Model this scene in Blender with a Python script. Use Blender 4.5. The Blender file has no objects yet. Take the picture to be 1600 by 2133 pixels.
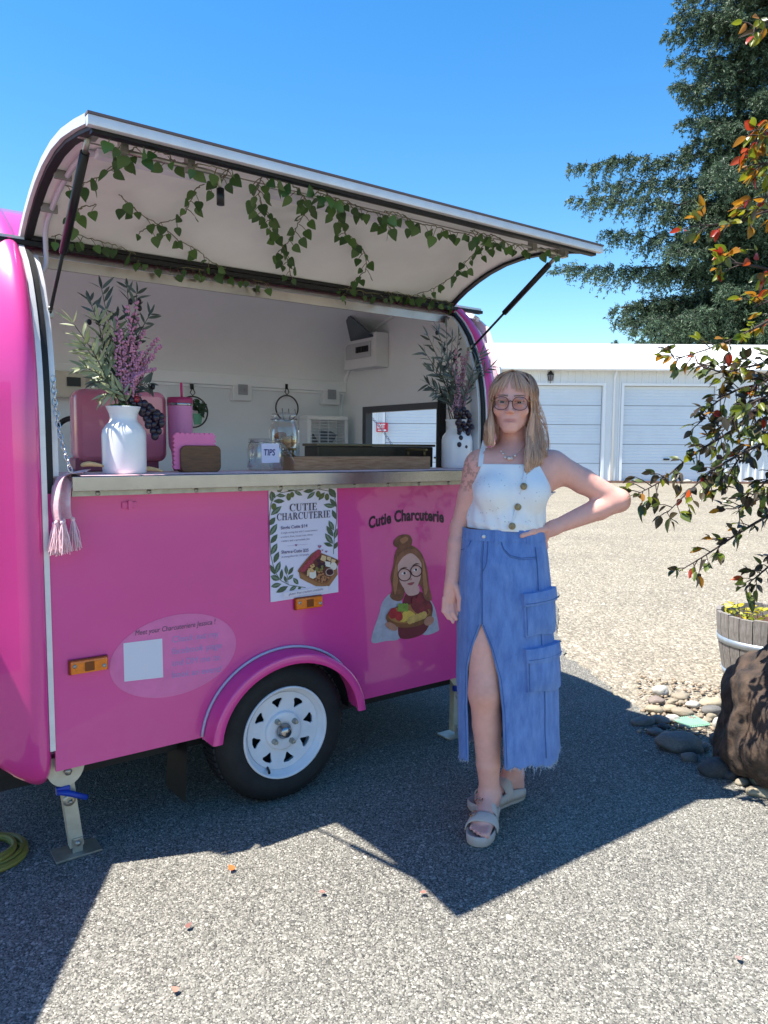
import bpy, bmesh, math, random
import numpy as np
from mathutils import Vector, Matrix, noise as mnoise

# ------------------------------------------------------------------ camera, sky, sun, exposure
scene = bpy.context.scene
col = scene.collection
CF, CHY, CROLL, CYAW, CH = 1540.0, 932.0, 0.4, 54.0, 1.4
_p = math.atan((1066.5 - CHY) / CF); _r = math.radians(CROLL); _a = math.radians(CYAW)
FH = Vector((math.cos(_a), math.sin(_a), 0)); RH = Vector((math.sin(_a), -math.cos(_a), 0)); ZZ = Vector((0, 0, 1))
_F = FH * math.cos(_p) - ZZ * math.sin(_p); _U0 = ZZ * math.cos(_p) + FH * math.sin(_p)
_R = RH * math.cos(_r) + _U0 * math.sin(_r); _U = _U0 * math.cos(_r) - RH * math.sin(_r)
CAM = Vector((0, 0, CH))
cd = bpy.data.cameras.new('camera'); camo = bpy.data.objects.new('camera', cd); col.objects.link(camo)
cd.sensor_fit = 'HORIZONTAL'; cd.sensor_width = 36.0; cd.lens = CF / 1600 * 36.0
cd.clip_start = 0.05; cd.clip_end = 2000
camo.matrix_world = Matrix(((_R.x, _U.x, -_F.x, 0), (_R.y, _U.y, -_F.y, 0), (_R.z, _U.z, -_F.z, CH), (0, 0, 0, 1)))
scene.camera = camo

SUN = Vector((-0.42, 0.157, 1.0)).normalized()
w = bpy.data.worlds.new('World'); scene.world = w; w.use_nodes = True
nt = w.node_tree
sky = nt.nodes.new('ShaderNodeTexSky'); sky.sky_type = 'NISHITA'; sky.sun_disc = False
sky.sun_elevation = math.asin(SUN.z); sky.sun_rotation = math.atan2(SUN.x, SUN.y)
sky.altitude = 60; sky.air_density = 1.15; sky.dust_density = 0.1; sky.ozone_density = 2.2
bg = nt.nodes['Background']; bg.inputs['Strength'].default_value = 0.105
hs = nt.nodes.new('ShaderNodeHueSaturation'); hs.inputs['Saturation'].default_value = 1.38
nt.links.new(sky.outputs[0], hs.inputs['Color']); nt.links.new(hs.outputs[0], bg.inputs['Color'])
sd = bpy.data.lights.new('sun', 'SUN'); sd.energy = 5.0; sd.angle = math.radians(0.53); sd.color = (1.0, 0.955, 0.88)
so = bpy.data.objects.new('sun', sd); col.objects.link(so)
so.rotation_euler = SUN.to_track_quat('Z', 'Y').to_euler()
vs = scene.view_settings
vs.view_transform = 'Standard'; vs.look = 'None'; vs.gamma = 1.0; vs.use_curve_mapping = False
vs.exposure = 1.24
scene.cycles.max_bounces = 10; scene.cycles.transparent_max_bounces = 16
scene.cycles.use_denoising = True

# ------------------------------------------------------------------ helpers
random.seed(7)
R_ = random.Random(11)

def ray(x, y):
    return (_F * CF + _R * (x - 800) + _U * (1066.5 - y)).normalized()
def hit(x, y, axis, val):
    """point where the sight line through photograph point (x, y) meets the plane axis = val"""
    d = ray(x, y); return CAM + d * ((val - CAM[axis]) / d[axis])
def hitd(x, y, depth):
    """point at a horizontal distance `depth` along the camera's heading"""
    d = ray(x, y); return CAM + d * (depth / d.dot(FH))

def lin(c):
    if isinstance(c, str):
        c = c.lstrip('#'); c = [int(c[i:i + 2], 16) / 255 for i in (0, 2, 4)]
        return tuple(x / 12.92 if x <= .04045 else ((x + .055) / 1.055) ** 2.4 for x in c)
    return tuple(c)

MATS = {}
def mat(name, base, rough=.5, metal=0., var=0., vscale=8., bump=0., bscale=40., base2=None, spec=.5, coat=0., coat_rough=.05, detail=4.,
        trans=0., ior=1.45, sss=0., stretch=None, sheen=0., emis=None, alpha=1.):
    """a Principled material whose colour drifts with noise (var, vscale) and whose surface is roughened by a bump (bump, bscale)"""
    if name in MATS: return MATS[name]
    m = bpy.data.materials.new(name); m.use_nodes = True; t = m.node_tree; b = t.nodes['Principled BSDF']
    base = lin(base)
    b.inputs['Base Color'].default_value = (*base, 1); b.inputs['Roughness'].default_value = rough; b.inputs['Metallic'].default_value = metal
    b.inputs['Specular IOR Level'].default_value = spec; b.inputs['Coat Weight'].default_value = coat; b.inputs['Coat Roughness'].default_value = coat_rough
    b.inputs['Transmission Weight'].default_value = trans; b.inputs['IOR'].default_value = ior; b.inputs['Alpha'].default_value = alpha
    if sss: b.inputs['Subsurface Weight'].default_value = sss; b.inputs['Subsurface Radius'].default_value = (.012, .005, .003); b.inputs['Subsurface Scale'].default_value = 1.0
    if sheen: b.inputs['Sheen Weight'].default_value = sheen
    if var or bump:
        tc = t.nodes.new('ShaderNodeTexCoord'); out = tc.outputs['Object']
        if stretch:
            mp = t.nodes.new('ShaderNodeMapping'); mp.inputs['Scale'].default_value = stretch; t.links.new(out, mp.inputs[0]); out = mp.outputs[0]
    if var:
        n = t.nodes.new('ShaderNodeTexNoise'); n.inputs['Scale'].default_value = vscale; n.inputs['Detail'].default_value = detail; n.inputs['Roughness'].default_value = .6
        t.links.new(out, n.inputs['Vector'])
        rp = t.nodes.new('ShaderNodeValToRGB'); e = rp.color_ramp.elements
        b2 = lin(base2) if base2 else tuple(max(0, c * (1 - var)) for c in base)
        b1 = base if base2 else tuple(min(1, c * (1 + var)) for c in base)
        e[0].position = .32; e[0].color = (*b2, 1); e[1].position = .68; e[1].color = (*b1, 1)
        t.links.new(n.outputs['Fac'], rp.inputs['Fac']); t.links.new(rp.outputs['Color'], b.inputs['Base Color'])
    if bump:
        n2 = t.nodes.new('ShaderNodeTexNoise'); n2.inputs['Scale'].default_value = bscale; n2.inputs['Detail'].default_value = 3
        t.links.new(out, n2.inputs['Vector'])
        bp = t.nodes.new('ShaderNodeBump'); bp.inputs['Strength'].default_value = bump; bp.inputs['Distance'].default_value = .004
        t.links.new(n2.outputs['Fac'], bp.inputs['Height']); t.links.new(bp.outputs['Normal'], b.inputs['Normal'])
    if emis: b.inputs['Emission Color'].default_value = (*lin(emis[0]), 1); b.inputs['Emission Strength'].default_value = emis[1]
    MATS[name] = m
    return m

def leafmat(name, c1, c2, rough=.45, trl=.35, attr=None, rough_back=None):
    """foliage: colour differs from leaf to leaf (object random or a vertex colour), and light shines through"""
    if name in MATS: return MATS[name]
    m = bpy.data.materials.new(name); m.use_nodes = True; t = m.node_tree; b = t.nodes['Principled BSDF']
    mx = t.nodes.new('ShaderNodeMix'); mx.data_type = 'RGBA'
    mx.inputs[6].default_value = (*lin(c1), 1); mx.inputs[7].default_value = (*lin(c2), 1)
    if attr:
        at = t.nodes.new('ShaderNodeAttribute'); at.attribute_name = attr; t.links.new(at.outputs['Fac'], mx.inputs[0]); 
    else:
        oi = t.nodes.new('ShaderNodeObjectInfo'); t.links.new(oi.outputs['Random'], mx.inputs[0])
    b.inputs['Roughness'].default_value = rough
    t.links.new(mx.outputs[2], b.inputs['Base Color'])
    tr = t.nodes.new('ShaderNodeBsdfTranslucent'); t.links.new(mx.outputs[2], tr.inputs['Color'])
    ms = t.nodes.new('ShaderNodeMixShader'); ms.inputs[0].default_value = trl
    t.links.new(b.outputs[0], ms.inputs[1]); t.links.new(tr.outputs[0], ms.inputs[2]); t.links.new(ms.outputs[0], t.nodes['Material Output'].inputs[0])
    MATS[name] = m
    return m

def empty(name, loc=(0, 0, 0), label=None, cat=None, group=None):
    o = bpy.data.objects.new(name, None); o.empty_display_size = .05; o.location = loc; col.objects.link(o)
    tag(o, label, cat, group); return o
def tag(o, label=None, cat=None, group=None, kind=None):
    if label: o['label'] = label
    if cat: o['category'] = cat
    if group: o['group'] = group
    if kind: o['kind'] = kind
    return o
def link(name, me, parent=None, mw=None):
    o = bpy.data.objects.new(name, me); col.objects.link(o)
    if mw is not None: o.matrix_world = mw
    if parent is not None:
        o.parent = parent
        o.matrix_parent_inverse = wm(parent).inverted()
    return o
def wm(o):
    m = o.matrix_basis.copy()
    if o.parent is not None: m = wm(o.parent) @ o.matrix_parent_inverse @ m
    return m

class MB:
    """collects shapes in world coordinates, then builds them as one mesh object"""
    def __init__(s): s.v = []; s.f = []; s.sm = []
    def add(s, vs, fs, smooth=False):
        n = len(s.v); s.v += [tuple(v) for v in vs]; s.f += [tuple(i + n for i in f) for f in fs]; s.sm += [smooth] * len(fs)
        return s
    def box(s, c, d, M=None, bev=0.):
        x, y, z = d[0] / 2, d[1] / 2, d[2] / 2
        if bev > 0:
            bm = bmesh.new(); bmesh.ops.create_cube(bm, size=1)
            for v in bm.verts: v.co = Vector((v.co.x * d[0], v.co.y * d[1], v.co.z * d[2]))
            bmesh.ops.bevel(bm, geom=bm.edges[:], offset=bev, segments=2, affect='EDGES', profile=.6)
            vs = [v.co.copy() for v in bm.verts]; fs = [[v.index for v in f.verts] for f in bm.faces]; bm.free()
        else:
            vs = [Vector((a, b, e)) for a in (-x, x) for b in (-y, y) for e in (-z, z)]
            fs = [(0, 1, 3, 2), (4, 6, 7, 5), (0, 4, 5, 1), (2, 3, 7, 6), (0, 2, 6, 4), (1, 5, 7, 3)]
        c = Vector(c)
        vs = [(M @ v if M is not None else v) + c for v in vs]
        return s.add(vs, fs)
    def boxmm(s, a, b, bev=0.):
        return s.box([(a[i] + b[i]) / 2 for i in range(3)], [abs(b[i] - a[i]) for i in range(3)], None, bev)
    def tube(s, pts, r, n=8, cap=True, closed=False, smooth=True):
        pts = [Vector(p) for p in pts]; k = len(pts)
        rr = [r] * k if not hasattr(r, '__len__') else list(r)
        up = Vector((0, 0, 1)); prev = None; vs = []
        for i, p in enumerate(pts):
            if closed: t = pts[(i + 1) % k] - pts[i - 1]
            else: t = pts[min(i + 1, k - 1)] - pts[max(i - 1, 0)]
            if t.length < 1e-9: t = Vector((0, 0, 1))
            t.normalize()
            if prev is None:
                a = t.cross(up if abs(t.z) < .95 else Vector((1, 0, 0))).normalized()
            else:
                a = prev - t * prev.dot(t)
                a = a.normalized() if a.length > 1e-6 else t.cross(up).normalized()
            prev = a; b = t.cross(a)
            for j in range(n):
                q = 2 * math.pi * j / n; vs.append(p + (a * math.cos(q) + b * math.sin(q)) * rr[i])
        fs = []
        for i in range(k if closed else k - 1):
            i2 = (i + 1) % k
            for j in range(n):
                j2 = (j + 1) % n; fs.append((i * n + j, i * n + j2, i2 * n + j2, i2 * n + j))
        s.add(vs, fs, smooth)
        if cap and not closed:
            m = len(s.v) - len(vs)
            s.f.append(tuple(m + j for j in range(n))[::-1]); s.sm.append(False)
            s.f.append(tuple(m + (k - 1) * n + j for j in range(n))); s.sm.append(False)
        return s
    def cyl(s, a, b, r, n=16, r2=None):
        return s.tube([a, b], [r, r if r2 is None else r2], n)
    def lathe(s, prof, c=(0, 0, 0), n=24, axis='Z', M=None, smooth=True, cap=False):
        """prof: list of (radius, height)"""
        vs = []; c = Vector(c)
        for (r, h) in prof:
            for j in range(n):
                q = 2 * math.pi * j / n
                v = Vector((r * math.cos(q), r * math.sin(q), h))
                if axis == 'Y': v = Vector((v.x, v.z, v.y))
                if axis == 'X': v = Vector((v.z, v.x, v.y))
                if M is not None: v = M @ v
                vs.append(v + c)
        fs = []
        for i in range(len(prof) - 1):
            for j in range(n):
                j2 = (j + 1) % n; f = (i * n + j, i * n + j2, (i + 1) * n + j2, (i + 1) * n + j)
                fs.append(f if axis != 'Y' else f[::-1])
        if cap: fs.append(tuple(range(n))[::-1]); fs.append(tuple((len(prof) - 1) * n + j for j in range(n)))
        return s.add(vs, fs, smooth)
    def ball(s, c, r, n=10, m=7, M=None):
        r = Vector(r) if hasattr(r, '__len__') else Vector((r, r, r)); c = Vector(c)
        prof = [(max(1e-4, math.sin(math.pi * i / m)), -math.cos(math.pi * i / m)) for i in range(m + 1)]
        vs = []
        for (q, h) in prof:
            for j in range(n):
                t = 2 * math.pi * j / n; v = Vector((q * math.cos(t) * r.x, q * math.sin(t) * r.y, h * r.z))
                vs.append((M @ v if M is not None else v) + c)
        fs = [(i * n + j, i * n + (j + 1) % n, (i + 1) * n + (j + 1) % n, (i + 1) * n + j) for i in range(m) for j in range(n)]
        return s.add(vs, fs, True)
    def grid(s, rows, smooth=True, closed_u=False, flip=False):
        """rows: list of equal-length point lists"""
        k = len(rows); n = len(rows[0]); vs = [p for r in rows for p in r]; fs = []
        for i in range(k if closed_u else k - 1):
            i2 = (i + 1) % k
            for j in range(n - 1):
                f = (i * n + j, i * n + j + 1, i2 * n + j + 1, i2 * n + j); fs.append(f[::-1] if flip else f)
        return s.add(vs, fs, smooth)
    def poly(s, pts, smooth=False): return s.add(pts, [tuple(range(len(pts)))], smooth)
    def prism(s, pts, d):
        """a flat polygon pushed along vector d"""
        n = len(pts); d = Vector(d); a = [Vector(p) for p in pts]; b = [p + d for p in a]
        return s.add(a + b, [tuple(range(n)), tuple(range(2 * n - 1, n - 1, -1))] + [(i, (i + 1) % n, n + (i + 1) % n, n + i)[::-1] for i in range(n)])
    def mesh(s, name):
        me = bpy.data.meshes.new(name); me.from_pydata(s.v, [], s.f); me.update()
        me.polygons.foreach_set('use_smooth', s.sm); return me
    def build(s, name, m, parent=None, origin=None, normals=True):
        me = s.mesh(name)
        if normals:
            bm = bmesh.new(); bm.from_mesh(me); bmesh.ops.recalc_face_normals(bm, faces=bm.faces[:]); bm.to_mesh(me); bm.free()
        if m is not None: me.materials.append(m)
        if origin is not None:
            me.transform(Matrix.Translation(-Vector(origin)))
            return link(name, me, parent, Matrix.Translation(Vector(origin)))
        return link(name, me, parent)

def shade_auto(o, ang=35):
    me = o.data
    me.polygons.foreach_set('use_smooth', [True] * len(me.polygons))
    me.set_sharp_from_angle(angle=math.radians(ang))
    return o
def interp(pts, t):
    """pts: list of (t, value) sorted"""
    return float(np.interp(t, [p[0] for p in pts], [p[1] for p in pts]))
def cr(pts, n):
    """Catmull-Rom curve through pts, n points a segment"""
    P = [Vector(p) for p in pts]; out = []
    for i in range(len(P) - 1):
        a = P[max(i - 1, 0)]; b = P[i]; c = P[i + 1]; d = P[min(i + 2, len(P) - 1)]
        for k in range(n):
            t = k / n
            out.append(.5 * ((2 * b) + (c - a) * t + (2 * a - 5 * b + 4 * c - d) * t * t + (3 * b - a - 3 * c + d) * t ** 3))
    out.append(P[-1]); return out
def text_mesh(body, size=1., shear=0., offset=0., align='LEFT', space=1.):
    cu = bpy.data.curves.new('lettering', 'FONT'); cu.body = body; cu.size = size; cu.shear = shear; cu.offset = offset
    cu.align_x = align; cu.space_character = space; cu.resolution_u = 3
    o = bpy.data.objects.new('lettering', cu); col.objects.link(o)
    dg = bpy.context.evaluated_depsgraph_get(); me = bpy.data.meshes.new_from_object(o.evaluated_get(dg))
    bpy.data.objects.remove(o); bpy.data.curves.remove(cu)
    return me
def text_into(mb, body, fn, size, **kw):
    """lettering laid out in 2-D, each vertex placed by fn(u, v)"""
    me = text_mesh(body, size, **kw)
    mb.add([fn(v.co.x, v.co.y) for v in me.vertices], [tuple(p.vertices) for p in me.polygons]); bpy.data.meshes.remove(me)
def copy_tree(o, parent=None, M=None):
    """copy a thing and its parts (mesh data shared); M moves the thing"""
    c = o.copy(); col.objects.link(c)
    if M is not None: c.matrix_basis = M @ o.matrix_basis
    c.parent = parent
    for ch in [k for k in bpy.data.objects if k.parent == o]:
        copy_tree(ch, c)
    return c
# ------------------------------------------------------------------ ground: gravel yard, asphalt pad
def stone_ground(name, cols, scale, bump, rough=.85, big=None):
    """crushed stone: Voronoi cells, each its own tint, with raised rounded cells"""
    m = bpy.data.materials.new(name); m.use_nodes = True; t = m.node_tree; b = t.nodes['Principled BSDF']
    tc = t.nodes.new('ShaderNodeTexCoord')
    wn = t.nodes.new('ShaderNodeTexNoise'); wn.inputs['Scale'].default_value = scale * .6; wn.inputs['Detail'].default_value = 2
    t.links.new(tc.outputs['Object'], wn.inputs['Vector'])
    wa = t.nodes.new('ShaderNodeVectorMath'); wa.operation = 'MULTIPLY_ADD'; wa.inputs[1].default_value = (.9 / scale,) * 3
    t.links.new(wn.outputs['Color'], wa.inputs[0]); t.links.new(tc.outputs['Object'], wa.inputs[2])
    v1 = t.nodes.new('ShaderNodeTexVoronoi'); v1.inputs['Scale'].default_value = scale; v1.inputs['Randomness'].default_value = 1
    t.links.new(wa.outputs[0], v1.inputs['Vector'])
    sep = t.nodes.new('ShaderNodeSeparateColor'); t.links.new(v1.outputs['Color'], sep.inputs[0])
    rp = t.nodes.new('ShaderNodeValToRGB'); rp.color_ramp.interpolation = 'LINEAR'
    e = rp.color_ramp.elements
    for i, (pos, c) in enumerate(cols):
        el = e[i] if i < 2 else e.new(pos)
        el.position = pos; el.color = (*lin(c), 1)
    t.links.new(sep.outputs[0], rp.inputs[0])
    ln = t.nodes.new('ShaderNodeTexNoise'); ln.inputs['Scale'].default_value = .9; ln.inputs['Detail'].default_value = 6; ln.inputs['Roughness'].default_value = .65
    t.links.new(tc.outputs['Object'], ln.inputs['Vector'])
    r2 = t.nodes.new('ShaderNodeValToRGB'); r2.color_ramp.elements[0].position = .3; r2.color_ramp.elements[1].position = .72
    lo, hi = big or ((.78, .78, .78), (1.12, 1.1, 1.06))
    r2.color_ramp.elements[0].color = (*lo, 1); r2.color_ramp.elements[1].color = (*hi, 1)
    t.links.new(ln.outputs['Fac'], r2.inputs[0])
    mx = t.nodes.new('ShaderNodeMix'); mx.data_type = 'RGBA'; mx.blend_type = 'MULTIPLY'; mx.inputs[0].default_value = 1
    t.links.new(rp.outputs[0], mx.inputs[6]); t.links.new(r2.outputs[0], mx.inputs[7]); t.links.new(mx.outputs[2], b.inputs['Base Color'])
    v2 = t.nodes.new('ShaderNodeTexVoronoi'); v2.feature = 'SMOOTH_F1'; v2.inputs['Smoothness'].default_value = .25; v2.inputs['Scale'].default_value = scale
    t.links.new(wa.outputs[0], v2.inputs['Vector'])
    hm = t.nodes.new('ShaderNodeMath'); hm.operation = 'SUBTRACT'; hm.inputs[0].default_value = 1; t.links.new(v2.outputs['Distance'], hm.inputs[1])
    ha = t.nodes.new('ShaderNodeMath'); ha.operation = 'MULTIPLY_ADD'; ha.inputs[1].default_value = .6; t.links.new(sep.outputs[1], ha.inputs[0]); t.links.new(hm.outputs[0], ha.inputs[2])
    bp = t.nodes.new('ShaderNodeBump'); bp.inputs['Strength'].default_value = bump; bp.inputs['Distance'].default_value = .75 / scale
    t.links.new(ha.outputs[0], bp.inputs['Height']); t.links.new(bp.outputs[0], b.inputs['Normal'])
    b.inputs['Roughness'].default_value = rough; b.inputs['Specular IOR Level'].default_value = .25
    return m
M_gravel = stone_ground('crushed gravel', [(0, '#6c665b'), (.35, '#867e6e'), (.7, '#968e7e'), (1, '#aaa192')], 60, .7, big=((.8, .79, .78), (1.12, 1.1, 1.06)))
M_asph = stone_ground('chip seal asphalt', [(0, '#454440'), (.4, '#6b6963'), (.75, '#838078'), (1, '#a39e94')], 220, .9, big=((.72, .72, .73), (1.15, 1.14, 1.1)))
g = MB(); N = 60
xs = [-400 + 800 * i / N for i in range(N + 1)]
g.grid([[(x, y, -.012) for y in xs] for x in xs], smooth=False)
tag(g.build('ground', M_gravel), 'pale tan crushed gravel yard spreading to the garages', 'ground', kind='structure')
# the asphalt pad ends in a ragged edge against the gravel
edge_px = [(1145, 1225), (1165, 1340), (1230, 1400), (1300, 1455), (1360, 1500), (1450, 1560), (1540, 1625), (1700, 1690), (1950, 1760)]
edge = [hit(x, y, 2, 0) for x, y in edge_px]
far = [Vector((2.2, 14, 0)), Vector((3.1, 6.5, 0)), Vector((3.6, 4.2, 0))]
rag = []
pts = cr([Vector((p.x, p.y, 0)) for p in far] + [Vector((p.x, p.y, 0)) for p in edge] + [Vector((6, -2, 0)), Vector((9, -9, 0))], 14)
for i, p in enumerate(pts):
    rag.append(Vector((p.x + mnoise.noise(p * 7) * .05 + R_.uniform(-.012, .012), p.y + mnoise.noise(p * 6 + Vector((9, 0, 0))) * .05 + R_.uniform(-.012, .012), 0)))
a = MB(); a.poly(rag + [Vector((-12, -9, 0)), Vector((-12, 14, 0))])
ao = a.build('asphalt', M_asph)
tag(ao, 'worn grey chip sealed asphalt pad under the pink trailer', 'asphalt', kind='structure')
if ao.data.polygons[0].normal.z < 0: ao.data.flip_normals()
# loose chips lying on pad and gravel, far too many to count
def chips(name, n, region, size, mats_cols, zoff, label, cat):
    rng = np.random.default_rng(5)
    base = np.array([[1, 0, -.1], [.3, .9, .05], [-.8, .55, -.05], [-.75, -.6, .05], [.35, -.9, -.05], [.1, .05, .75], [0, 0, -.3]])
    tri = np.array([[0, 1, 5], [1, 2, 5], [2, 3, 5], [3, 4, 5], [4, 0, 5]])
    P = region(rng, n); n = len(P)
    ang = rng.uniform(0, 2 * np.pi, n); sc = size * rng.lognormal(0, .35, n)
    cth, sth = np.cos(ang), np.sin(ang)
    jit = rng.uniform(.75, 1.25, (n, 7, 3)); B = base[None] * jit
    X = (B[:, :, 0] * cth[:, None] - B[:, :, 1] * sth[:, None]) * sc[:, None] + P[:, None, 0]
    Y = (B[:, :, 0] * sth[:, None] + B[:, :, 1] * cth[:, None]) * sc[:, None] + P[:, None, 1]
    Z = B[:, :, 2] * sc[:, None] * .75 + zoff
    V = np.stack([X, Y, Z], -1).reshape(-1, 3)
    T = (tri[None] + (np.arange(n) * 7)[:, None, None]).reshape(-1, 3)
    me = bpy.data.meshes.new(name); me.vertices.add(len(V)); me.vertices.foreach_set('co', V.astype(np.float32).ravel())
    me.loops.add(len(T) * 3); me.loops.foreach_set('vertex_index', T.astype(np.int32).ravel())
    me.polygons.add(len(T)); me.polygons.foreach_set('loop_start', (np.arange(len(T)) * 3).astype(np.int32)); me.update(calc_edges=True)
    at = me.attributes.new('tint', 'FLOAT', 'POINT'); at.data.foreach_set('value', np.repeat(rng.random(n), 7).astype(np.float32))
    m = bpy.data.materials.new(name + ' stone'); m.use_nodes = True; t = m.node_tree; b = t.nodes['Principled BSDF']; b.inputs['Roughness'].default_value = .85; b.inputs['Specular IOR Level'].default_value = .25
    an = t.nodes.new('ShaderNodeAttribute'); an.attribute_name = 'tint'; rp = t.nodes.new('ShaderNodeValToRGB')
    for i, (pos, c) in enumerate(mats_cols):
        el = rp.color_ramp.elements[i] if i < 2 else rp.color_ramp.elements.new(pos)
        el.position = pos; el.color = (*lin(c), 1)
    t.links.new(an.outputs['Fac'], rp.inputs[0]); t.links.new(rp.outputs[0], b.inputs['Base Color']); me.materials.append(m)
    return tag(link(name, me), label, cat, kind='stuff')
edge_a = np.array([[p.x, p.y] for p in rag])
def side_of_edge(P):
    # positive where a point lies on the gravel side of the pad's ragged edge
    o = np.argsort(edge_a[:, 1]); ex = np.interp(P[:, 1], edge_a[o, 1], edge_a[o, 0]); return P[:, 0] - ex
def near_pad(rng, n):
    d = 1.55 + 3.6 * rng.random(n) ** 1.35; l = (rng.random(n) * 2 - 1) * .6 * d
    P = np.stack([d * FH.x + l * RH.x, d * FH.y + l * RH.y], -1)
    return P[side_of_edge(P) < 0.02]
def near_gravel(rng, n):
    d = 2.6 + 20 * rng.random(n) ** 2.2; l = rng.random(n) * .6 * d
    P = np.stack([d * FH.x + l * RH.x, d * FH.y + l * RH.y], -1)
    return P[side_of_edge(P) > -.02]
chips('stone_chips', 175000, near_pad, .0029, [(0, '#54534c'), (.3, '#74726a'), (.75, '#8f8c83'), (1, '#aea99d')], 0., 'grey stone chips set in the asphalt pad', 'stone chips')
chips('loose_gravel', 75000, near_gravel, .0082, [(0, '#696358'), (.35, '#857d6e'), (.75, '#978f7f'), (1, '#aea596')], -.012, 'loose tan gravel scattered across the yard', 'gravel')
# ------------------------------------------------------------------ the pink food trailer
M_pink = mat('pink gloss paint', '#d94090', rough=.32, var=.04, vscale=3, coat=.9, coat_rough=.05, bump=.5, bscale=2.2)
M_alu = mat('white anodised trim', '#d9d8da', rough=.38, metal=.25, var=.06, vscale=20)
M_steel = mat('brushed stainless', '#a0a0a3', rough=.24, metal=1., var=.1, vscale=6, bump=.12, bscale=9)
M_galv = mat('galvanised steel', '#aaa89f', rough=.45, metal=.85, var=.15, vscale=30)
M_rub = mat('black rubber seal', '#0e0f13', rough=.55)
M_tyre = mat('tyre rubber', '#1b1c1e', rough=.75, var=.25, vscale=25, bump=.3, bscale=60)
M_rim = mat('white enamel rim', '#d4d6dc', rough=.35, var=.05, vscale=14)
M_int = mat('white interior panel', '#edefef', rough=.45, var=.03, vscale=3, bump=.05, bscale=3)
M_lin = mat('hatch lining', '#efedea', rough=.6, var=.07, vscale=2.5, bump=.25, bscale=5)
M_dark = mat('dark chassis', '#1c1c1e', rough=.7, var=.2)
M_black = mat('black plastic', '#101114', rough=.4)
M_amber = mat('amber lens', '#e8790c', rough=.22, var=.18, vscale=60, coat=.5)
M_white = mat('white plastic', '#e2e3e2', rough=.4, var=.03)
M_blue = mat('blue plastic', '#123a9c', rough=.4)

WY = 2.54                      # the flat side faces the camera in the plane y = WY
PROF = [(2.54, .325), (2.54, .8), (2.54, 1.25), (2.54, 1.5), (2.545, 1.6), (2.558, 1.69), (2.578, 1.77), (2.61, 1.85), (2.65, 1.93), (2.705, 2.0), (2.79, 2.075),
        (2.9, 2.155), (3.04, 2.235), (3.2, 2.295), (3.355, 2.315)]
LOOP = [(2.64, .29), (2.58, .3), (2.552, .33), (2.543, .38)] + [(y, z) for y, z in PROF[1:]]
LOOP = LOOP + [(6.71 - y, z) for y, z in LOOP[::-1][1:]]
def loop_normals(L):
    out = []
    for i in range(len(L)):
        a = L[i - 1]; b = L[(i + 1) % len(L)]; dy, dz = b[0] - a[0], b[1] - a[1]; l = math.hypot(dy, dz); out.append((-dz / l, dy / l))
    return out
LN = loop_normals(LOOP)
def station(x, o, s):
    return [(x, 3.355 + (y + n[0] * o - 3.355) * s, 1.3 + (z + n[1] * o - 1.3) * s) for (y, z), n in zip(LOOP, LN)]
T = empty('food_trailer', (1.4, 3.355, 0), 'glossy pink food trailer with its long side hatch propped open', 'trailer')

def cap(name, stations):
    b = MB(); rows = [r + [r[0]] for r in (station(*s) for s in stations)]; b.grid(rows); return b
lc = [(.503, -.008, 1), (.5, -.002, 1), (.497, .006, 1), (.49, .014, 1), (.48, .019, 1), (.468, .020, 1), (.455, .017, 1), (.44, .009, 1), (.42, -.005, 1), (.40, -.020, 1),
      (.36, -.02, .967), (.31, -.02, .925), (.25, -.02, .865), (.18, -.02, .785), (.11, -.02, .68)]
cap('end_cap', lc).build('end_cap', M_pink, T)
rc = [(2.93 - x, o, k) for x, o, k in lc[:11]] + [(2.615, -.02, .935), (2.655, -.02, .90), (2.685, -.02, .86), (2.70, -.02, .82)]
ro = cap('end_cap', rc).build('end_cap', M_pink, T)
# end wall with the small window opening
WIN = (3.09, 3.815, 1.22, 1.635)
def filled(loops, M3, name, m, parent, thick=None):
    """flat sheet from an outer loop and hole loops (2-D), placed by M3(u, v)"""
    bm = bmesh.new()
    for L in loops:
        vs = [bm.verts.new(M3(u, v)) for u, v in L]
        for i in range(len(vs)): bm.edges.new((vs[i], vs[(i + 1) % len(vs)]))
    bmesh.ops.triangle_fill(bm, use_beauty=True, edges=bm.edges[:])
    if thick is not None:
        r = bmesh.ops.extrude_face_region(bm, geom=bm.faces[:]); bmesh.ops.translate(bm, vec=thick, verts=[v for v in r['geom'] if isinstance(v, bmesh.types.BMVert)])
    bmesh.ops.recalc_face_normals(bm, faces=bm.faces[:])
    me = bpy.data.meshes.new(name); bm.to_mesh(me); bm.free(); me.materials.append(m)
    return link(name, me, parent)
hole = [(WIN[0] - .02, WIN[2] - .02), (WIN[1] + .04, WIN[2] - .02), (WIN[1] + .04, WIN[3] + .02), (WIN[0] - .02, WIN[3] + .02)]
filled([[(p[1], p[2]) for p in station(2.70, -.02, .82)], hole], lambda u, v: (2.70, u, v), 'end_wall', M_pink, T, (-.02, 0, 0))
# flat lower side panel with the wheel arch cut out
AX, AZ = 1.362, .30
arch = [(AX - .318 * math.cos(q), AZ + .285 * math.sin(q)) for q in [math.pi * i / 24 for i in range(25)]]
pan = [(.514, .325)] + [(AX - .318, .325)] + arch[2:-2] + [(AX + .318, .325)] + [(2.429, .325), (2.429, 1.262), (.514, 1.262)]
filled([pan], lambda u, v: (u, WY, v), 'side_panel', M_pink, T, (0, .018, 0))
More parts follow.
